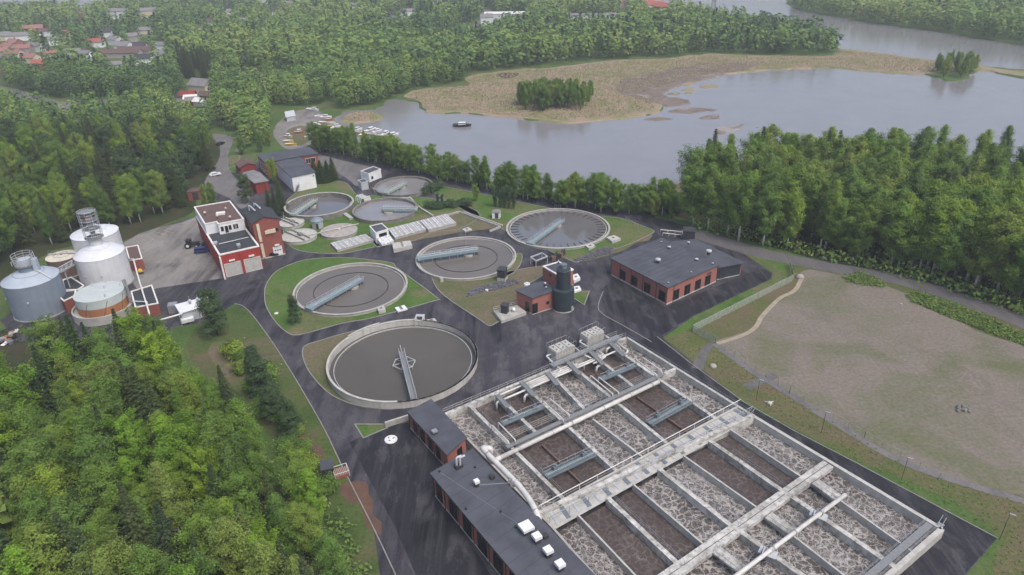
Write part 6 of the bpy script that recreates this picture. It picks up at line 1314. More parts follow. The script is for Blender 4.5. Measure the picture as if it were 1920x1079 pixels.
for x, y, L, Wd, h, wm, rm, lab in HOUSES:
    rm = {'brick': 'roof_tile', 'red_paint': 'roof_tile_red', 'brick_old': 'roof_tile'}.get(rm, rm); p = G(x, y); rz = rad(random.choice((-12, 8, 15, -25))) if L < 25 else rad(-6); R3 = Matrix.Rotation(rz, 3, 'Z')
    P = [p+R3 @ Vector((a*L/2, b*Wd/2, 0)) for a, b in ((-1, -1), (1, -1), (1, 1), (-1, 1))]
    gable_house('house', lab, 'house', P, h, h+(min(Wd*.32, 3.2) if L < 40 else 1.2), wm, rm, 0, 1, .5, 'village houses', 2 if L < 25 else 4, L < 14 and h > 4)
#END_THINGS

# ================================================================== TREES
def mesh_np(name, V, F, mats, leaf=None, tint=None, mi=None, smooth=False):
    me = bpy.data.meshes.new(name); nf = len(F); k = F.shape[1]
    me.vertices.add(len(V)); me.vertices.foreach_set('co', np.ascontiguousarray(V, dtype=np.float32).ravel())
    me.loops.add(nf*k); me.loops.foreach_set('vertex_index', np.ascontiguousarray(F, dtype=np.int32).ravel())
    me.polygons.add(nf); me.polygons.foreach_set('loop_start', np.arange(0, nf*k, k, dtype=np.int32))
    me.update(calc_edges=True)
    for nm, arr in (('leaf', leaf), ('tint', tint)):
        if arr is not None: a = me.attributes.new(nm, 'FLOAT', 'FACE'); a.data.foreach_set('value', np.ascontiguousarray(arr, dtype=np.float32))
    for m in mats: me.materials.append(MATS[m])
    return me
def cards(C, Nn, size, rng, elong=1.3):
    # one quad per centre, facing roughly along Nn
    n = len(C); Nn = Nn/np.maximum(np.linalg.norm(Nn, axis=1, keepdims=True), 1e-6)
    r = rng.normal(size=(n, 3)); t = np.cross(Nn, r); t /= np.maximum(np.linalg.norm(t, axis=1, keepdims=True), 1e-6); b = np.cross(Nn, t)
    s = np.asarray(size).reshape(-1, 1)*np.ones((n, 1)); t = t*s*.5*elong; b = b*s*.5
    V = np.stack([C-t, C-b*.9, C+t, C+b*.9], 1).reshape(-1, 3); F = np.arange(n*4).reshape(n, 4)
    return V, F
def leafy(seed, h=18, cr=3.6, base=.28, shape='oval', n=4200, ls=.46, droop=0.0, up=.35, tight=1.0):
    rng = np.random.default_rng(seed); m = MB()
    lean = rng.normal(0, .25, 2); tp = [Vector((lean[0]*t*t*3, lean[1]*t*t*3, h*t*.96)) for t in np.linspace(0, 1, 8)]
    m.tube(tp, [.20*(1-t)**.8*h/18+.03 for t in np.linspace(0, 1, 8)], 7)
    def trunk(t): i = min(int(t*7), 6); return tp[i].lerp(tp[i+1], t*7-i)
    def prof(t):
        if shape == 'oval': return max(.2, math.sin(math.pi*min(1, .13+.72*t))**.62)
        if shape == 'broad': return max(.2, math.sin(math.pi*min(1, .22+.74*t))**.6)
        return max(.10, (1-t)**.65*.95+.05) * (1 if t > .12 else .5+t*4)
    C = []; O = []
    nb = 38; wts = []
    for k in range(nb):
        t = (k+.5+rng.uniform(-.4, .4))/nb; z = base+(1-base)*t*.93; a = k*2.4+rng.uniform(-.5, .5); L = cr*prof(t)*rng.uniform(.72, 1.18)
        p0 = trunk(max(base*.8, z-.10-.08*rng.random())); p2 = trunk(z)+Vector((math.cos(a)*L, math.sin(a)*L, L*up*(1-droop)+rng.uniform(-.3, .5))); p1 = p0.lerp(p2, .5)+Vector((0, 0, L*.18))
        m.tube([p0, p1, p2], [.075*h/18, .045*h/18, .015], 4, False)
        nl = int(n/nb*(.35+prof(t))*(.8+.4*rng.random())/1.05)
        u = rng.beta(1.8, 1.0, nl); pts = np.array(p0)[None]*((1-u)**2)[:, None]+np.array(p1)[None]*(2*u*(1-u))[:, None]+np.array(p2)[None]*(u*u)[:, None]
        sp = (.28+.30*L/cr)*(.55+.75*u)*cr/3.6*tight; off = rng.normal(size=(nl, 3))*sp[:, None]; off[:, 2] *= .8
        if droop > 0: off[:, 2] -= rng.exponential(droop, nl)*u
        C.append(pts+off); tc = np.array(trunk(max(.0, z-.06))); O.append(pts+off-tc[None])
    nt_ = int(n*.06); u = rng.random(nt_); top = np.array([list(trunk(.86+.14*x)) for x in u]); off = rng.normal(size=(nt_, 3))*np.array([.7, .7, .45])*(1.35-u)[:, None]; C.append(top+off); O.append(off+[0, 0, .5])
    C = np.concatenate(C); O = np.concatenate(O); O /= np.maximum(np.linalg.norm(O, axis=1, keepdims=True), 1e-6)
    Nn = O*1.0+np.array([0, 0, .55])+rng.normal(size=C.shape)*.45
    V, F = cards(C, Nn, ls*rng.uniform(.65, 1.25, len(C)), rng)
    # brightness of leaves varies by clump and by leaf
    leaf = np.clip(.5+.16*np.sin(C[:, 0]*1.3+seed)+.16*np.sin(C[:, 1]*1.5+C[:, 2]*.9)+rng.normal(0, .16, len(C)), 0, 1)
    return m, V, F, leaf
def spruce(seed, h=19, cr=2.9, base=.06, n=46, mat=None):
    rng = np.random.default_rng(seed); m = MB(); m.tube([Vector((0, 0, 0)), Vector((.05, 0, h*.5)), Vector((0, 0, h))], [.2, .12, .02], 6)
    C = []; Nn = []; S = []
    for k in range(n):
        t = (k+.3)/n; z = h*(base+(1-base)*t); L0 = cr*((1-t)**.85)*(1 if t > .08 else .75)+.12; nbr = max(5, int(11*(1-t)+5))
        for j in range(nbr):
            a = 2*math.pi*(j+rng.random()*.7)/nbr+k; L = L0*rng.uniform(.62, 1.18); q = max(3, int(L/.22))
            for i in range(q):
                u = (i+.6)/q; rr = L*u; wd = .30*(1-u*.6)
                for s_ in (-1, 0, 1):
                    ww = s_*wd*rng.uniform(.6, 1.3); x = math.cos(a)*rr-math.sin(a)*ww; y = math.sin(a)*rr+math.cos(a)*ww
                    C.append((x, y, z-.30*rr+.16*rr*u*u+rng.normal(0, .07)-abs(s_)*.06)); Nn.append((math.cos(a)*.45+rng.normal(0, .35), math.sin(a)*.45+rng.normal(0, .35), 1.0)); S.append(.40*(1.1-.45*u))
    C = np.array(C); V, F = cards(C, np.array(Nn), np.array(S), rng, 1.5)
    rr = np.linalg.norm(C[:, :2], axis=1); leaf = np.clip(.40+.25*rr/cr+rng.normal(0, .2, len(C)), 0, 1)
    return m, V, F, leaf
def pine(seed, h=14, cr=3.9):
    rng = np.random.default_rng(seed); m = MB(); m.tube([Vector((0, 0, 0)), Vector((.2, .1, h*.5)), Vector((.1, 0, h*.96))], [.22, .15, .03], 7); C = []; O = []
    for k in range(58):
        t = rng.uniform(.14, 1); a = k*2.4; L = cr*(1-.62*t)*rng.uniform(.6, 1.1); c = np.array([math.cos(a)*L, math.sin(a)*L, h*t+L*.15]); m.tube([Vector((.1, 0, h*t*.95)), Vector(c)], [.06, .02], 4, False)
        q = 110; off = rng.normal(size=(q, 3))*np.array([.62, .62, .42])*(.7+.4*rng.random()); C.append(c+off); O.append(off+c*[.3, .3, 0]+[0, 0, .6])
        off = rng.normal(size=(30, 3))*.4; C.append(c*[.5, .5, 1]+off); O.append(off+[0, 0, .5])
    C = np.concatenate(C); O = np.concatenate(O); V, F = cards(C, O+rng.normal(size=C.shape)*.4, .30*rng.uniform(.7, 1.2, len(C)), rng, 1.6)
    return m, V, F, np.clip(.45+rng.normal(0, .22, len(C)), 0, 1)
VAR = {}
def variant(key, res, h, bark, leafm):
    m, V, F, leaf = res; me = bpy.data.meshes.new('trunk'); me.from_pydata(m.v, [], m.f); me.materials.append(MATS[bark]); me.shade_smooth()
    VAR.setdefault(key, []).append((me, mesh_np('crown', V, F, [leafm], leaf), h))
for s_ in range(7): variant('birch', leafy(s_, 19, [2.7, 3.1, 2.4, 3.2, 2.9, 2.5, 2.8][s_], [.24, .20, .28, .18, .24, .28, .22][s_], ['oval', 'oval', 'cone', 'oval', 'broad', 'cone', 'oval'][s_], 12500, .25, [.45, .25, .5, .35, .15, .55, .4][s_], .5, .85), 19, 'bark_birch', 'leaf_birch')
for s_ in range(5): variant('broad', leafy(20+s_, 16, [3.3, 3.8, 3.0, 3.4, 2.9][s_], .14, ['oval', 'oval', 'cone', 'broad', 'cone'][s_], 13000, .25, 0, [.7, .9, 1.0, .6, .9][s_], .72), 16, 'bark_dark', 'leaf_birch')
for s_ in range(3): variant('bright', leafy(40+s_, 16, [3.3, 2.9, 3.5][s_], .12, ['oval', 'cone', 'oval'][s_], 13000, .25, 0, 1.1, .62), 16, 'bark_dark', 'leaf_bright')
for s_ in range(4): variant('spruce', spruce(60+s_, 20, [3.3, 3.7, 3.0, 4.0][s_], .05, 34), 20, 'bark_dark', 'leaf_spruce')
for s_ in range(2): variant('pine', pine(70+s_), 14, 'bark_dark', 'leaf_pine')
variant('shrub', leafy(80, 3.2, 1.9, .02, 'broad', 1500, .26, 0), 3.2, 'bark_dark', 'leaf_pine')
variant('shrub_green', leafy(81, 3.2, 1.7, .02, 'broad', 1500, .26, 0), 3.2, 'bark_dark', 'leaf_birch')
variant('poplar', leafy(82, 11, 1.3, .06, 'oval', 3200, .26, 0, 1.2, .8), 11, 'bark_dark', 'leaf_pine')
NAMES = {'birch': 'birch_tree', 'broad': 'broadleaf_tree', 'bright': 'broadleaf_tree', 'spruce': 'spruce_tree', 'pine': 'pine_tree', 'shrub': 'shrub', 'shrub_green': 'shrub', 'poplar': 'columnar_tree'}
TREES = []
def tree(kind, p, h, label, group=None, sx=1.0, rng=random):
    tm, cm, h0 = rng.choice(VAR[kind]); s = h/h0
    th = thing(NAMES[kind], label, 'shrub' if 'shrub' in kind else 'tree', (p[0], p[1], 0), group); th.scale = (s*sx, s*sx, s); th.rotation_euler = (0, 0, rng.uniform(0, 6.28))
    for nm, me in (('trunk', tm), ('crown', cm)):
        o = bpy.data.objects.new(nm, me); COL.objects.link(o); o.parent = th
    TREES.append(th); return th
def scatter(poly, sp, seed, jit=.42):
    rng = np.random.default_rng(seed); xs = [p[0] for p in poly]; ys = [p[1] for p in poly]; pts = []
    j = 0; y = min(ys)
    while y < max(ys):
        x = min(xs)+(sp/2 if j % 2 else 0)
        while x < max(xs): pts.append((x+rng.uniform(-jit, jit)*sp, y+rng.uniform(-jit, jit)*sp)); x += sp
        y += sp*.87; j += 1
    pts = np.array(pts); return pts[inpoly(pts, poly)]
random.seed(21)
OUTSIDE = []    # trees of the same woods that stand just beyond the frame
STAND = []      # (kind, x, y, h, label, group)
def visible(x, y, h, mx=60):
    q = PRN([[x, y, 0], [x, y, h]]); return (q[1][0] > -mx and q[1][0] < PW+mx and q[1][1] < PH+40 and q[0][1] > -20)
def stand(poly, sp, seed, mix, hr, lab, grp, zref=0):
    W_ = flat(GP(poly, zref)); out = []
    for x, y in scatter(W_, sp, seed):
        r = random.random(); acc = 0
        for kd, w, f in mix:
            acc += w
            if r < acc: break
        h = random.uniform(*hr)*f
        if visible(x, y, h): out.append((kd, x, y, h, lab.get(kd, lab.get('*')), grp))
        elif visible(x, y, h, 420): OUTSIDE.append((kd, x, y, h))
    STAND.extend(out); return len(out)
n1 = stand([(-80, 668), (30, 652), (52, 585), (75, 556), (112, 586), (180, 588), (250, 574), (300, 590), (345, 632), (430, 735), (540, 795), (590, 870), (630, 960), (672, 1085), (690, 1210), (-330, 1210), (-260, 720)], 5.3, 1, [('birch', .28, .95), ('broad', .30, .88), ('bright', .22, .88), ('spruce', .21, 1.05)], (11.5, 19.5),
      {'birch': 'slender green birch in the dense wood filling the lower left corner', 'broad': 'round mid green tree in the dense wood filling the lower left corner', 'bright': 'bright yellow-green tree in the dense wood filling the lower left corner', 'spruce': 'dark pointed spruce in the dense wood filling the lower left corner'}, 'front left wood', 15)
n2 = stand([(-250, 330), (-60, 300), (60, 282), (200, 276), (330, 268), (398, 282), (404, 312), (372, 350), (356, 388), (300, 412), (235, 430), (120, 455), (40, 470), (-60, 530), (-260, 590)], 7.4, 2, [('birch', .26, 1), ('broad', .22, .95), ('bright', .08, .9), ('spruce', .32, 1.0), ('pine', .12, .95)], (13, 19),
      {'birch': 'slender birch in the dark mixed wood behind the silo tanks', 'broad': 'round green tree in the dark mixed wood behind the silo tanks', 'bright': 'bright green tree in the dark mixed wood behind the silo tanks', 'spruce': 'dark spruce in the mixed wood behind the silo tanks', 'pine': 'dull green pine in the mixed wood behind the silo tanks'}, 'wood behind the tanks')
n3 = stand([(1262, 384), (1310, 404), (1400, 436), (1480, 462), (1560, 480), (1640, 496), (1760, 528), (1920, 588), (2060, 640), (2300, 740), (2400, 600), (2350, 420), (1920, 368), (1600, 338), (1420, 330), (1330, 345), (1285, 366)], 7.2, 3, [('birch', .66, 1.12), ('broad', .24, 1.0), ('spruce', .10, 1.0)], (17, 22),
      {'birch': 'tall white-stemmed birch in the wood right of the bay', 'broad': 'round green tree in the birch wood right of the bay', 'spruce': 'dark spruce among birches in the wood right of the bay'}, 'right birch wood')
# row of shore trees between road and bay
n4 = stand([(578, 270), (640, 278), (720, 296), (760, 306), (740, 318), (660, 296), (590, 284)], 4.6, 4, [('birch', .5, .74), ('broad', .5, .68)], (14, 18), {'birch': 'slender tree in the dense shore row left of the rear tank', 'broad': 'bushy tree in the dense shore row left of the rear tank'}, 'shore row')
n5 = stand([(740, 312), (860, 340), (960, 362), (1060, 380), (1160, 392), (1262, 392), (1240, 406), (1150, 404), (1060, 390), (960, 372), (850, 346), (760, 324)], 4.0, 5, [('birch', .55, .78), ('broad', .45, .72)], (13, 18), {'birch': 'slender tree in the row between bay and lakeside road', 'broad': 'bushy tree in the row between bay and lakeside road'}, 'shore row')
n6 = stand([(1225, 398), (1285, 395), (1300, 412), (1260, 416), (1200, 402)], 6, 6, [('broad', 1, .6)], (12, 17), {'*': 'bushy tree at the right wood corner by the road'}, 'shore row')
n7 = stand([(968, 196), (1000, 186), (1060, 182), (1105, 188), (1114, 200), (1095, 208), (1040, 211), (985, 209)], 5.2, 7, [('birch', .6, .8), ('broad', .4, .8)], (14, 17), {'*': 'green tree in the oval copse on the reed point'}, 'copse on the reed point')
n8 = stand([(1736, 134), (1760, 124), (1800, 124), (1832, 134), (1835, 144), (1800, 150), (1760, 146)], 6.5, 8, [('birch', .5, .75), ('broad', .5, .75)], (13, 16), {'*': 'green tree on the small islet at right'}, 'islet trees')
n9 = stand([(335, 148), (400, 150), (410, 134), (400, 124), (345, 126)], 6.5, 9, [('spruce', 1, 1)], (15, 18), {'*': 'very dark spruce in the block-shaped spruce clump'}, 'dark spruce block')
# edge stems of the right wood
for x, y in ((1299, 424), (1327, 432), (1364, 442), (1384, 452), (1430, 462), (1447, 448), (1462, 455), (1475, 466), (1545, 474), (1548, 466), (1605, 490), (1670, 499), (1683, 504), (1706, 505), (1722, 512), (1735, 511), (1746, 519), (1768, 528), (1809, 535), (1813, 528), (1830, 541), (1884, 551), (1912, 554)):
    p = G(x, y); STAND.append(('birch', p.x, p.y, random.uniform(19, 24), 'white-stemmed birch at the road edge of the right wood', 'right birch wood'))
for x, y in ((452, 700), (470, 735), (462, 680), (500, 715), (512, 760), (498, 778), (535, 800), (560, 815), (540, 845), (572, 850), (585, 880), (560, 870), (610, 925), (440, 672), (425, 660)):
    p = G(x, y); STAND.append(('shrub_green', p.x, p.y, random.uniform(2.4, 4.2), 'low green shrub on the dry slope', 'slope shrubs'))
# single trees and shrubs near the plant
SINGLES = [('pine', 408, 628, 12, 1.15, 'large dark pine beside the white shed'), ('pine', 555, 606, 7.5, .85, 'small pine with bare stem on the lawn left of the blue-bridge tank'), ('broad', 893, 378, 6.5, .9, 'round green tree on the lawn above the clear-water tank'),
  ('poplar', 929, 389, 7.5, 1, 'leftmost of the dark columnar trees by the white hut'), ('poplar', 938, 390, 8, 1, 'second of the dark columnar trees by the white hut'), ('poplar', 946, 391, 8.2, 1, 'third of the dark columnar trees by the white hut'), ('poplar', 954, 392, 8, 1, 'fourth of the dark columnar trees by the white hut'), ('poplar', 963, 393, 7, 1, 'rightmost of the dark columnar trees by the white hut'),
  ('spruce', 592, 340, 9.5, 2.0, 'spruce directly right of the white hall'), ('spruce', 604, 342, 9, 2.0, 'middle spruce right of the white hall'), ('spruce', 616, 340, 8.5, 2.0, 'front spruce right of the white hall'), ('spruce', 626, 338, 9.5, 1.9, 'rightmost spruce right of the white hall'),
  ('bright', 515, 345, 10, .8, 'bright green tree against the old brick wing'), ('pine', 464, 380, 11, 1.0, 'dark pine in front of the larger red shed'), ('spruce', 507, 398, 10, 1.1, 'left dark spruce behind the tall brick building'), ('spruce', 519, 405, 11, 1.0, 'middle dark spruce behind the tall brick building'), ('spruce', 531, 395, 12, 1.0, 'right dark spruce beside the white hall'),
  ('spruce', 524, 378, 10, .9, 'rear dark spruce beside the white hall'), ('broad', 401, 390, 10, .8, 'green tree beside the garage roof at the access road'), ('birch', 388, 398, 11, .8, 'slim birch beside the brown shed'),
  ('shrub', 812, 358, 3.4, 1.5, 'brown-green shrub right of the rear tank'), ('shrub', 824, 352, 3.0, 1.5, 'rounded shrub upper right of the rear tank'), ('shrub', 798, 364, 2.2, 1.4, 'low shrub at the rim of the rear tank'), ('poplar', 821, 381, 3.6, 1.3, 'left small columnar conifer above the hedge'), ('poplar', 829, 381, 3.6, 1.3, 'right small columnar conifer above the hedge'),
  ('pine', 492, 745, 9.5, 1.15, 'dull pine on the dry slope left of the road'), ('pine', 520, 790, 9, 1.2, 'dull pine lower on the dry slope left of the road'), ('spruce', 432, 775, 12, 1.1, 'dark spruce at the edge of the front wood by the dry slope'), ('pine', 480, 700, 7, 1.1, 'thin pine upper on the dry slope'), ('pine', 548, 820, 8, 1.2, 'low pine near the dirt patch'),
  ('broad', 455, 290, 9, 1, 'rounded tree right of the access road bend'), ('broad', 490, 285, 9, 1, 'rounded tree behind the old brick wing, left'), ('broad', 470, 272, 9, 1, 'bushy tree above the access road bend'), ('broad', 505, 275, 9, 1, 'rounded tree behind the old brick wing, middle'), ('broad', 1868, 330, 20, .9, 'tall round tree behind the right birch wood')]
for k, x, y, h, sx, l in SINGLES: p = G(x, y); tree(k, p, h, l, None, sx)
for k in range(9):
    p = G(806+9*k, 391-.8*k+random.uniform(-2, 2), .1); tree('shrub', p, random.uniform(1.9, 2.6), ['leftmost juniper of the dark hedge by the white channel cover', 'second juniper from the left in the dark hedge', 'third juniper from the left in the dark hedge', 'fourth juniper from the left in the dark hedge', 'middle juniper of the dark hedge', 'fourth juniper from the right in the dark hedge', 'third juniper from the right in the dark hedge', 'second juniper from the right in the dark hedge', 'rightmost juniper of the dark hedge near the lawn'][k], 'juniper hedge', 1.3)
# every tree of a stand is told apart by its place next to something one can find
_o1 = ['', 'nearest', 'second nearest', 'third nearest', 'fourth nearest', 'fifth nearest', 'sixth nearest', 'seventh nearest', 'eighth nearest', 'ninth nearest', 'tenth nearest', 'eleventh nearest', 'twelfth nearest', 'thirteenth nearest', 'fourteenth nearest', 'fifteenth nearest', 'sixteenth nearest', 'seventeenth nearest', 'eighteenth nearest', 'nineteenth nearest']
def ordn(k):
    tens = ['', '', 'twenty', 'thirty', 'forty', 'fifty', 'sixty', 'seventy', 'eighty', 'ninety']; ones = ['', 'first', 'second', 'third', 'fourth', 'fifth', 'sixth', 'seventh', 'eighth', 'ninth']
    teens = ['tenth', 'eleventh', 'twelfth', 'thirteenth', 'fourteenth', 'fifteenth', 'sixteenth', 'seventeenth', 'eighteenth', 'nineteenth']
    if k < 10: return ones[k]
    if k < 20: return teens[k-10]
    if k < 100: return tens[k//10]+('-'+ones[k % 10] if k % 10 else '')+('' if k % 10 else '') if k % 10 else tens[k//10][:-1]+'ieth'
    return 'hundredth' if k == 100 else 'hundred-and-'+ordn(k-100)
MARKS = {'front left wood': [('the gas holder', 190, 600), ('the white shed', 370, 590), ('the red skip', 640, 890), ('the lower left picture corner', 0, 1079), ('the scrap heap', 15, 640), ('the dry slope pines', 470, 740), ('the bottom picture edge', 520, 1079), ('the left picture edge', 0, 860)],
  'wood behind the tanks': [('the caged tower tank', 175, 430), ('the blue-grey tank', 50, 500), ('the brown shed', 368, 370), ('the access road bend', 410, 290), ('the village road junction', 120, 200), ('the left picture edge', 0, 330), ('the gravel yard', 300, 420)],
  'right birch wood': [('the dark hut', 1290, 440), ('the fence bend', 1490, 521), ('the tall grass strip', 1800, 590), ('the islet', 1790, 140), ('the bay corner', 1290, 340), ('the right picture edge', 1920, 400), ('the lone rock mound', 1545, 480), ('the open lake', 1560, 210)]}
def relabel():
    new = list(STAND); buckets = {}
    for i, r in enumerate(STAND):
        q = PRN([[r[1], r[2], r[3]*.7]])[0]
        if r[5] in MARKS and 'edge of the right wood' not in r[4]:
            nm, mx_, my_ = min(MARKS[r[5]], key=lambda t: (t[1]-q[0])**2+(t[2]-q[1])**2); buckets.setdefault((r[4], nm), []).append(((mx_-q[0])**2+(my_-q[1])**2, i))
        else: buckets.setdefault((r[4], None), []).append((q[0], i))
    for (lab, nm), L in buckets.items():
        L.sort()
        for k, (_, i) in enumerate(L):
            r = STAND[i]
            if nm: s = lab.split(' in the ')[0].split(' among ')[0]+(', nearest ' if k == 0 else ', '+ordn(k+1)+' nearest ')+nm+', in the '+{'front left wood': 'front wood', 'wood behind the tanks': 'tank-side wood', 'right birch wood': 'right wood'}[r[5]]
            else: s = lab+(', leftmost' if k == 0 else ', '+ordn(k+1)+' from the left')
            new[i] = r[:4]+(s,)+r[5:]
    STAND[:] = new
relabel()
# limit of about 300 of a kind as single trees: keep the ones that show largest
rest = []
byk = {}
for r_ in STAND: byk.setdefault(NAMES[r_[0]], []).append(r_)
for nm, L in byk.items():
    L.sort(key=lambda r: (Vector((r[1], r[2], 0))-CAM).length/r[3])
    lim = 290
    for r_ in L[:lim]: tree(r_[0], (r_[1], r_[2]), r_[3], r_[4], r_[5], random.uniform(1.05, 1.38) if r_[5] == 'right birch wood' else random.uniform(.92, 1.2) if r_[5] != 'shore row' else random.uniform(1.15, 1.5))
    rest += L[lim:]
rest += OUTSIDE
print('stands', n1, n2, n3, n4, n5, n6, n7, n8, n9, {k: len(v) for k, v in byk.items()}, 'rest', len(rest))

# ---- far woods as one mass per wood
def far_templates(nd, ncon, cs):
    out = []
    for s_ in range(10):
        rng = np.random.default_rng(200+s_); con = s_ >= 8; n = nd if not con else ncon
        t = rng.random(n)**.8; a = rng.uniform(0, 6.28, n)
        if con: rr = (1-t)*.17+.01; z = .05+.95*t
        else: rr = .21*np.sin(np.pi*np.clip(.12+.74*t, 0, 1))**.6*rng.uniform(.75, 1.1, n); z = .14+.86*t
        C = np.stack([np.cos(a)*rr, np.sin(a)*rr, z], 1); O = np.stack([np.cos(a), np.sin(a), .75+.6*t], 1)
        V, F = cards(C, O+rng.normal(size=C.shape)*.3, .125*cs*rng.uniform(.75, 1.25, n)*(1 if not con else .8), rng, 1.35)
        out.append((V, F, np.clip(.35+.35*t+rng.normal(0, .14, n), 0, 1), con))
    return out
FT_FAR = far_templates(38, 36, 1.05); FT_NEAR = far_templates(150, 120, .58)
def far_wood(name, label, polys, excl, sp, seed, hr, con=.12, pts=None, hs=None, cat='wood', FT=FT_FAR):
    rng = np.random.default_rng(seed); allp = []
    for poly in polys:
        W_ = flat(GP(smooth2(poly))); allp.append(scatter(W_, sp, seed))
    P = np.concatenate(allp) if pts is None else pts
    if excl:
        q = PRN(np.c_[P, np.zeros(len(P))]); keep = np.ones(len(P), bool)
        for e in excl: keep &= ~inpoly(q, e)
        for e in THIN: keep &= ~(inpoly(q, e) & (rng.random(len(P)) < .5))
        P = P[keep]
    n = len(P); h = rng.uniform(*hr, n) if hs is None else hs; tint = np.clip(.52+.20*np.sin(P[:, 0]*.021+seed)+.16*np.sin(P[:, 1]*.027+P[:, 0]*.006)+.12*np.sin(P[:, 0]*.07)*np.sin(P[:, 1]*.06)+rng.normal(0, .22, n), .18, 1.0)
    cm = rng.random(n) < con*(1+np.sin(P[:, 0]*.013+P[:, 1]*.011)); ti = np.where(cm, rng.integers(8, 10, n), rng.integers(0, 8, n)); tint = np.where(cm, rng.uniform(0, .12, n), tint)
    Vs, Fs, Ls, Ts = [], [], [], []; k = 0; rz = rng.uniform(0, 6.28, n)
    for i in range(10):
        idx = np.where(ti == i)[0]
        if not len(idx): continue
        V, F, lf, _ = FT[i]; c, s = np.cos(rz[idx]), np.sin(rz[idx]); hh = h[idx]; w = hh*rng.uniform(.8, 1.35, len(idx))
        x = (V[None, :, 0]*c[:, None]-V[None, :, 1]*s[:, None])*w[:, None]+P[idx, 0][:, None]; y = (V[None, :, 0]*s[:, None]+V[None, :, 1]*c[:, None])*w[:, None]+P[idx, 1][:, None]; z = V[None, :, 2]*hh[:, None]
        Vs.append(np.stack([x, y, z], 2).reshape(-1, 3)); Fs.append((F[None]+(np.arange(len(idx))*len(V))[:, None, None]+k).reshape(-1, 4)); k += len(idx)*len(V)
        Ls.append(np.tile(lf, len(idx))); Ts.append(np.repeat(tint[idx], len(F)))
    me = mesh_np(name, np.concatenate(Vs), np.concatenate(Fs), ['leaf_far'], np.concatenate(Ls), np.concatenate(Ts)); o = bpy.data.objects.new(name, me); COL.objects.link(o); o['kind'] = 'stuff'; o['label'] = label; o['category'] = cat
    return n
def smooth2(p): return p
THIN = [[(-60, 60), (120, 50), (330, 50), (330, 110), (290, 130), (120, 140), (-60, 150)], [(380, 0), (560, 0), (560, 60), (380, 70)], [(700, 15), (800, 15), (800, 45), (700, 50)]]   # gardens and streets of the village: fewer trees
hx = []
for x, y, L, *_ in HOUSES:
    k = FPX/(G(x, y)-CAM).length; w = max(L*k*.55, 7)+2; hx.append([(x-w, y-5), (x+w, y-5), (x+w, y+15*k), (x-w, y+15*k)])
ex = hx+[[(-80, 150), (10, 160), (60, 176), (105, 187), (150, 186), (250, 182), (250, 216), (200, 228), (130, 236), (60, 222), (-80, 196)], [(815, 80), (850, 52), (884, 43), (905, 30), (905, 15), (925, 15), (928, 32), (915, 48), (940, 52), (940, 76), (890, 76), (850, 88), (825, 98)],
     [(448, 140), (550, 128), (552, 158), (450, 170)], [(330, 120), (412, 118), (416, 160), (330, 160)], [(338, 182), (400, 178), (402, 212), (338, 212)], [(505, 200), (560, 200), (640, 190), (660, 250), (600, 275), (540, 290), (505, 280)], [(396, 240), (460, 250), (440, 330), (380, 330)], [(345, 150), (400, 158), (402, 182), (345, 182)]]
FWP = [(-420, 60), (-60, 36), (140, 24), (160, 32), (190, 26), (225, 16), (320, 5), (420, -6), (700, -14), (1000, -12), (1205, 2), (1228, 20), (1335, 45), (1460, 63), (1555, 80), (1564, 102), (1480, 104), (1330, 100), (1262, 108), (1150, 111), (1050, 121), (960, 129), (882, 138), (870, 156), (800, 164), (757, 174), (748, 184), (690, 200), (645, 208), (620, 216), (560, 220), (530, 240), (515, 262), (470, 282), (445, 285), (432, 256), (398, 250), (385, 262), (200, 262), (0, 268), (-420, 300)]
def clip_y(poly, y0, keep_above):
    out = []; n = len(poly)
    for i in range(n):
        a, b = poly[i], poly[(i+1) % n]; ia = (a[1] < y0) == keep_above; ib = (b[1] < y0) == keep_above
        if ia: out.append(a)
        if ia != ib: t_ = (y0-a[1])/(b[1]-a[1]); out.append((a[0]+(b[0]-a[0])*t_, y0))
    return out
nf = far_wood('far_wood', 'wide green woods around the village filling the upper left and middle', [clip_y(FWP, 150, True)], ex, 6.4, 31, (10, 19), .17)
nf += far_wood('near_wood', 'leafy woods between the village road, marina and access road', [clip_y(FWP, 150, False)], ex, 5.6, 35, (9, 16.5), .09, FT=FT_NEAR)
nf += far_wood('far_wood', 'woods on the opposite shore in the upper right corner', [[(1490, 14), (1510, 24), (1640, 45), (1780, 64), (1920, 85), (2300, 135), (2500, 120), (2500, -20), (1480, -25)]], [], 8.5, 32, (13, 19), .06)
nf += far_wood('far_wood', 'dark woods on the far shore at the top left', [[(-300, -18), (300, -14), (420, -16), (420, -34), (-300, -40)]], [], 22, 33, (15, 20), .3)
if rest: far_wood('wood_background', 'trees deep inside the woods behind the front rows', [], None, 5, 34, (1, 1), .12, np.array([(r[1], r[2]) for r in rest]), np.array([r[3] for r in rest]), FT=FT_NEAR)
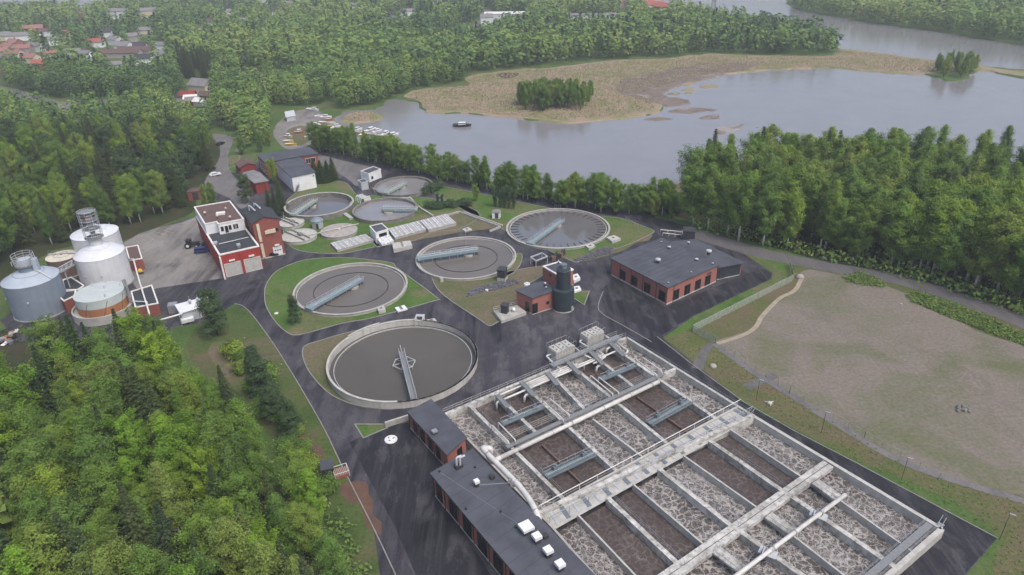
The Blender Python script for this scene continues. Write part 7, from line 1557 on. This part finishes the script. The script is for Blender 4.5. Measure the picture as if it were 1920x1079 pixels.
# ---- undergrowth: low green clumps at wood edges and on the field strip
def undergrowth(name, label, polys, sp, seed, hr, mat='leaf_far', cat='undergrowth', z=0.0):
    P = np.concatenate([scatter(flat(GP(p)), sp, seed) for p in polys]); rng = np.random.default_rng(seed); n = len(P); q = 9
    c = np.repeat(np.c_[P, np.full(n, z)], q, 0); h = np.repeat(rng.uniform(*hr, n), q); off = rng.normal(size=(n*q, 3))*np.array([.45, .45, 0])*h[:, None]; off[:, 2] = rng.random(n*q)*h
    V, F = cards(c+off, off*[1, 1, .3]+[0, 0, .8]+rng.normal(size=(n*q, 3))*.4, .42*h**.5, rng, 1.5)
    me = mesh_np(name, V, F, [mat], np.clip(.5+rng.normal(0, .2, n*q), 0, 1), np.repeat(np.clip(.72+rng.normal(0, .2, n), 0, 1), q)); o = bpy.data.objects.new(name, me); COL.objects.link(o); o['kind'] = 'stuff'; o['label'] = label; o['category'] = cat
    return n
undergrowth('tall_grass', 'strip of tall green grass on the bare field beside the road', [[(1697, 556), (1720, 548), (1790, 572), (1860, 600), (1930, 634), (1930, 652), (1850, 624), (1760, 586), (1710, 568)], [(1582, 520), (1610, 512), (1650, 524), (1660, 540), (1620, 536), (1590, 530)]], .6, 41, (.5, .95))
undergrowth('undergrowth', 'low leafy undergrowth along the road edge of the right wood', [[(1300, 425), (1400, 452), (1500, 478), (1640, 506), (1760, 536), (1930, 598), (2000, 630), (2000, 590), (1760, 520), (1640, 492), (1500, 464), (1320, 418)]], 1.3, 42, (1.0, 4.0))
undergrowth('undergrowth', 'low bushes along the bay shore below the lakeside road', [[(600, 282), (740, 312), (860, 342), (960, 366), (1060, 384), (1200, 398), (1250, 385), (1160, 380), (1060, 368), (960, 352), (760, 300), (640, 270)]], 1.7, 43, (1.0, 2.4))
undergrowth('undergrowth', 'low leafy scrub under the edge of the front left wood', [[(360, 690), (430, 760), (520, 880), (640, 960), (700, 1100), (640, 1100), (560, 960), (430, 820)]], 1.4, 44, (.7, 1.8))
undergrowth('reeds', 'tan reeds covering the marsh along the far side of the bay', [[(760, 180), (800, 169), (872, 163), (886, 144), (960, 134), (1050, 129), (1150, 116), (1260, 112), (1330, 104), (1420, 107), (1560, 107), (1574, 95), (1640, 101), (1730, 114), (1840, 127), (1840, 130), (1730, 137), (1660, 134), (1560, 126), (1420, 131), (1330, 140), (1265, 155), (1195, 178), (1225, 190), (1228, 207), (1140, 220), (1050, 226), (960, 218), (870, 210), (800, 206), (788, 192)], [(645, 222), (670, 212), (700, 212), (712, 222), (690, 226), (655, 229)]], 2.3, 45, (.7, 1.5), 'leaf_reed', 'reeds', .05)
undergrowth('weeds', 'rough grass tufts on the bank between basin road and field', [[(1250, 640), (1340, 650), (1480, 745), (1720, 885), (1930, 945), (1930, 1090), (1840, 1090), (1880, 1010), (1600, 862), (1400, 748)]], 1.1, 47, (.08, .22), 'leaf_far', 'weeds')
print('far', nf)

# ================================================================== HAZE
m = MB(); m.box((0, 2450, 44.5), (2*BIG+40, 5560, 92.0)); hz = m.build('haze', 'white_paint'); hz['kind'] = 'stuff'
hm = bpy.data.materials.new('haze_air'); hm.use_nodes = True; ht = hm.node_tree; ht.nodes.clear(); ho = ht.nodes.new('ShaderNodeOutputMaterial'); hv = ht.nodes.new('ShaderNodeVolumePrincipled')
hv.inputs['Color'].default_value = (.86, .92, 1.0, 1); hv.inputs['Density'].default_value = 0.00025; hv.inputs['Anisotropy'].default_value = .0
ht.links.new(hv.outputs[0], ho.inputs['Volume']); hz.data.materials.clear(); hz.data.materials.append(hm)
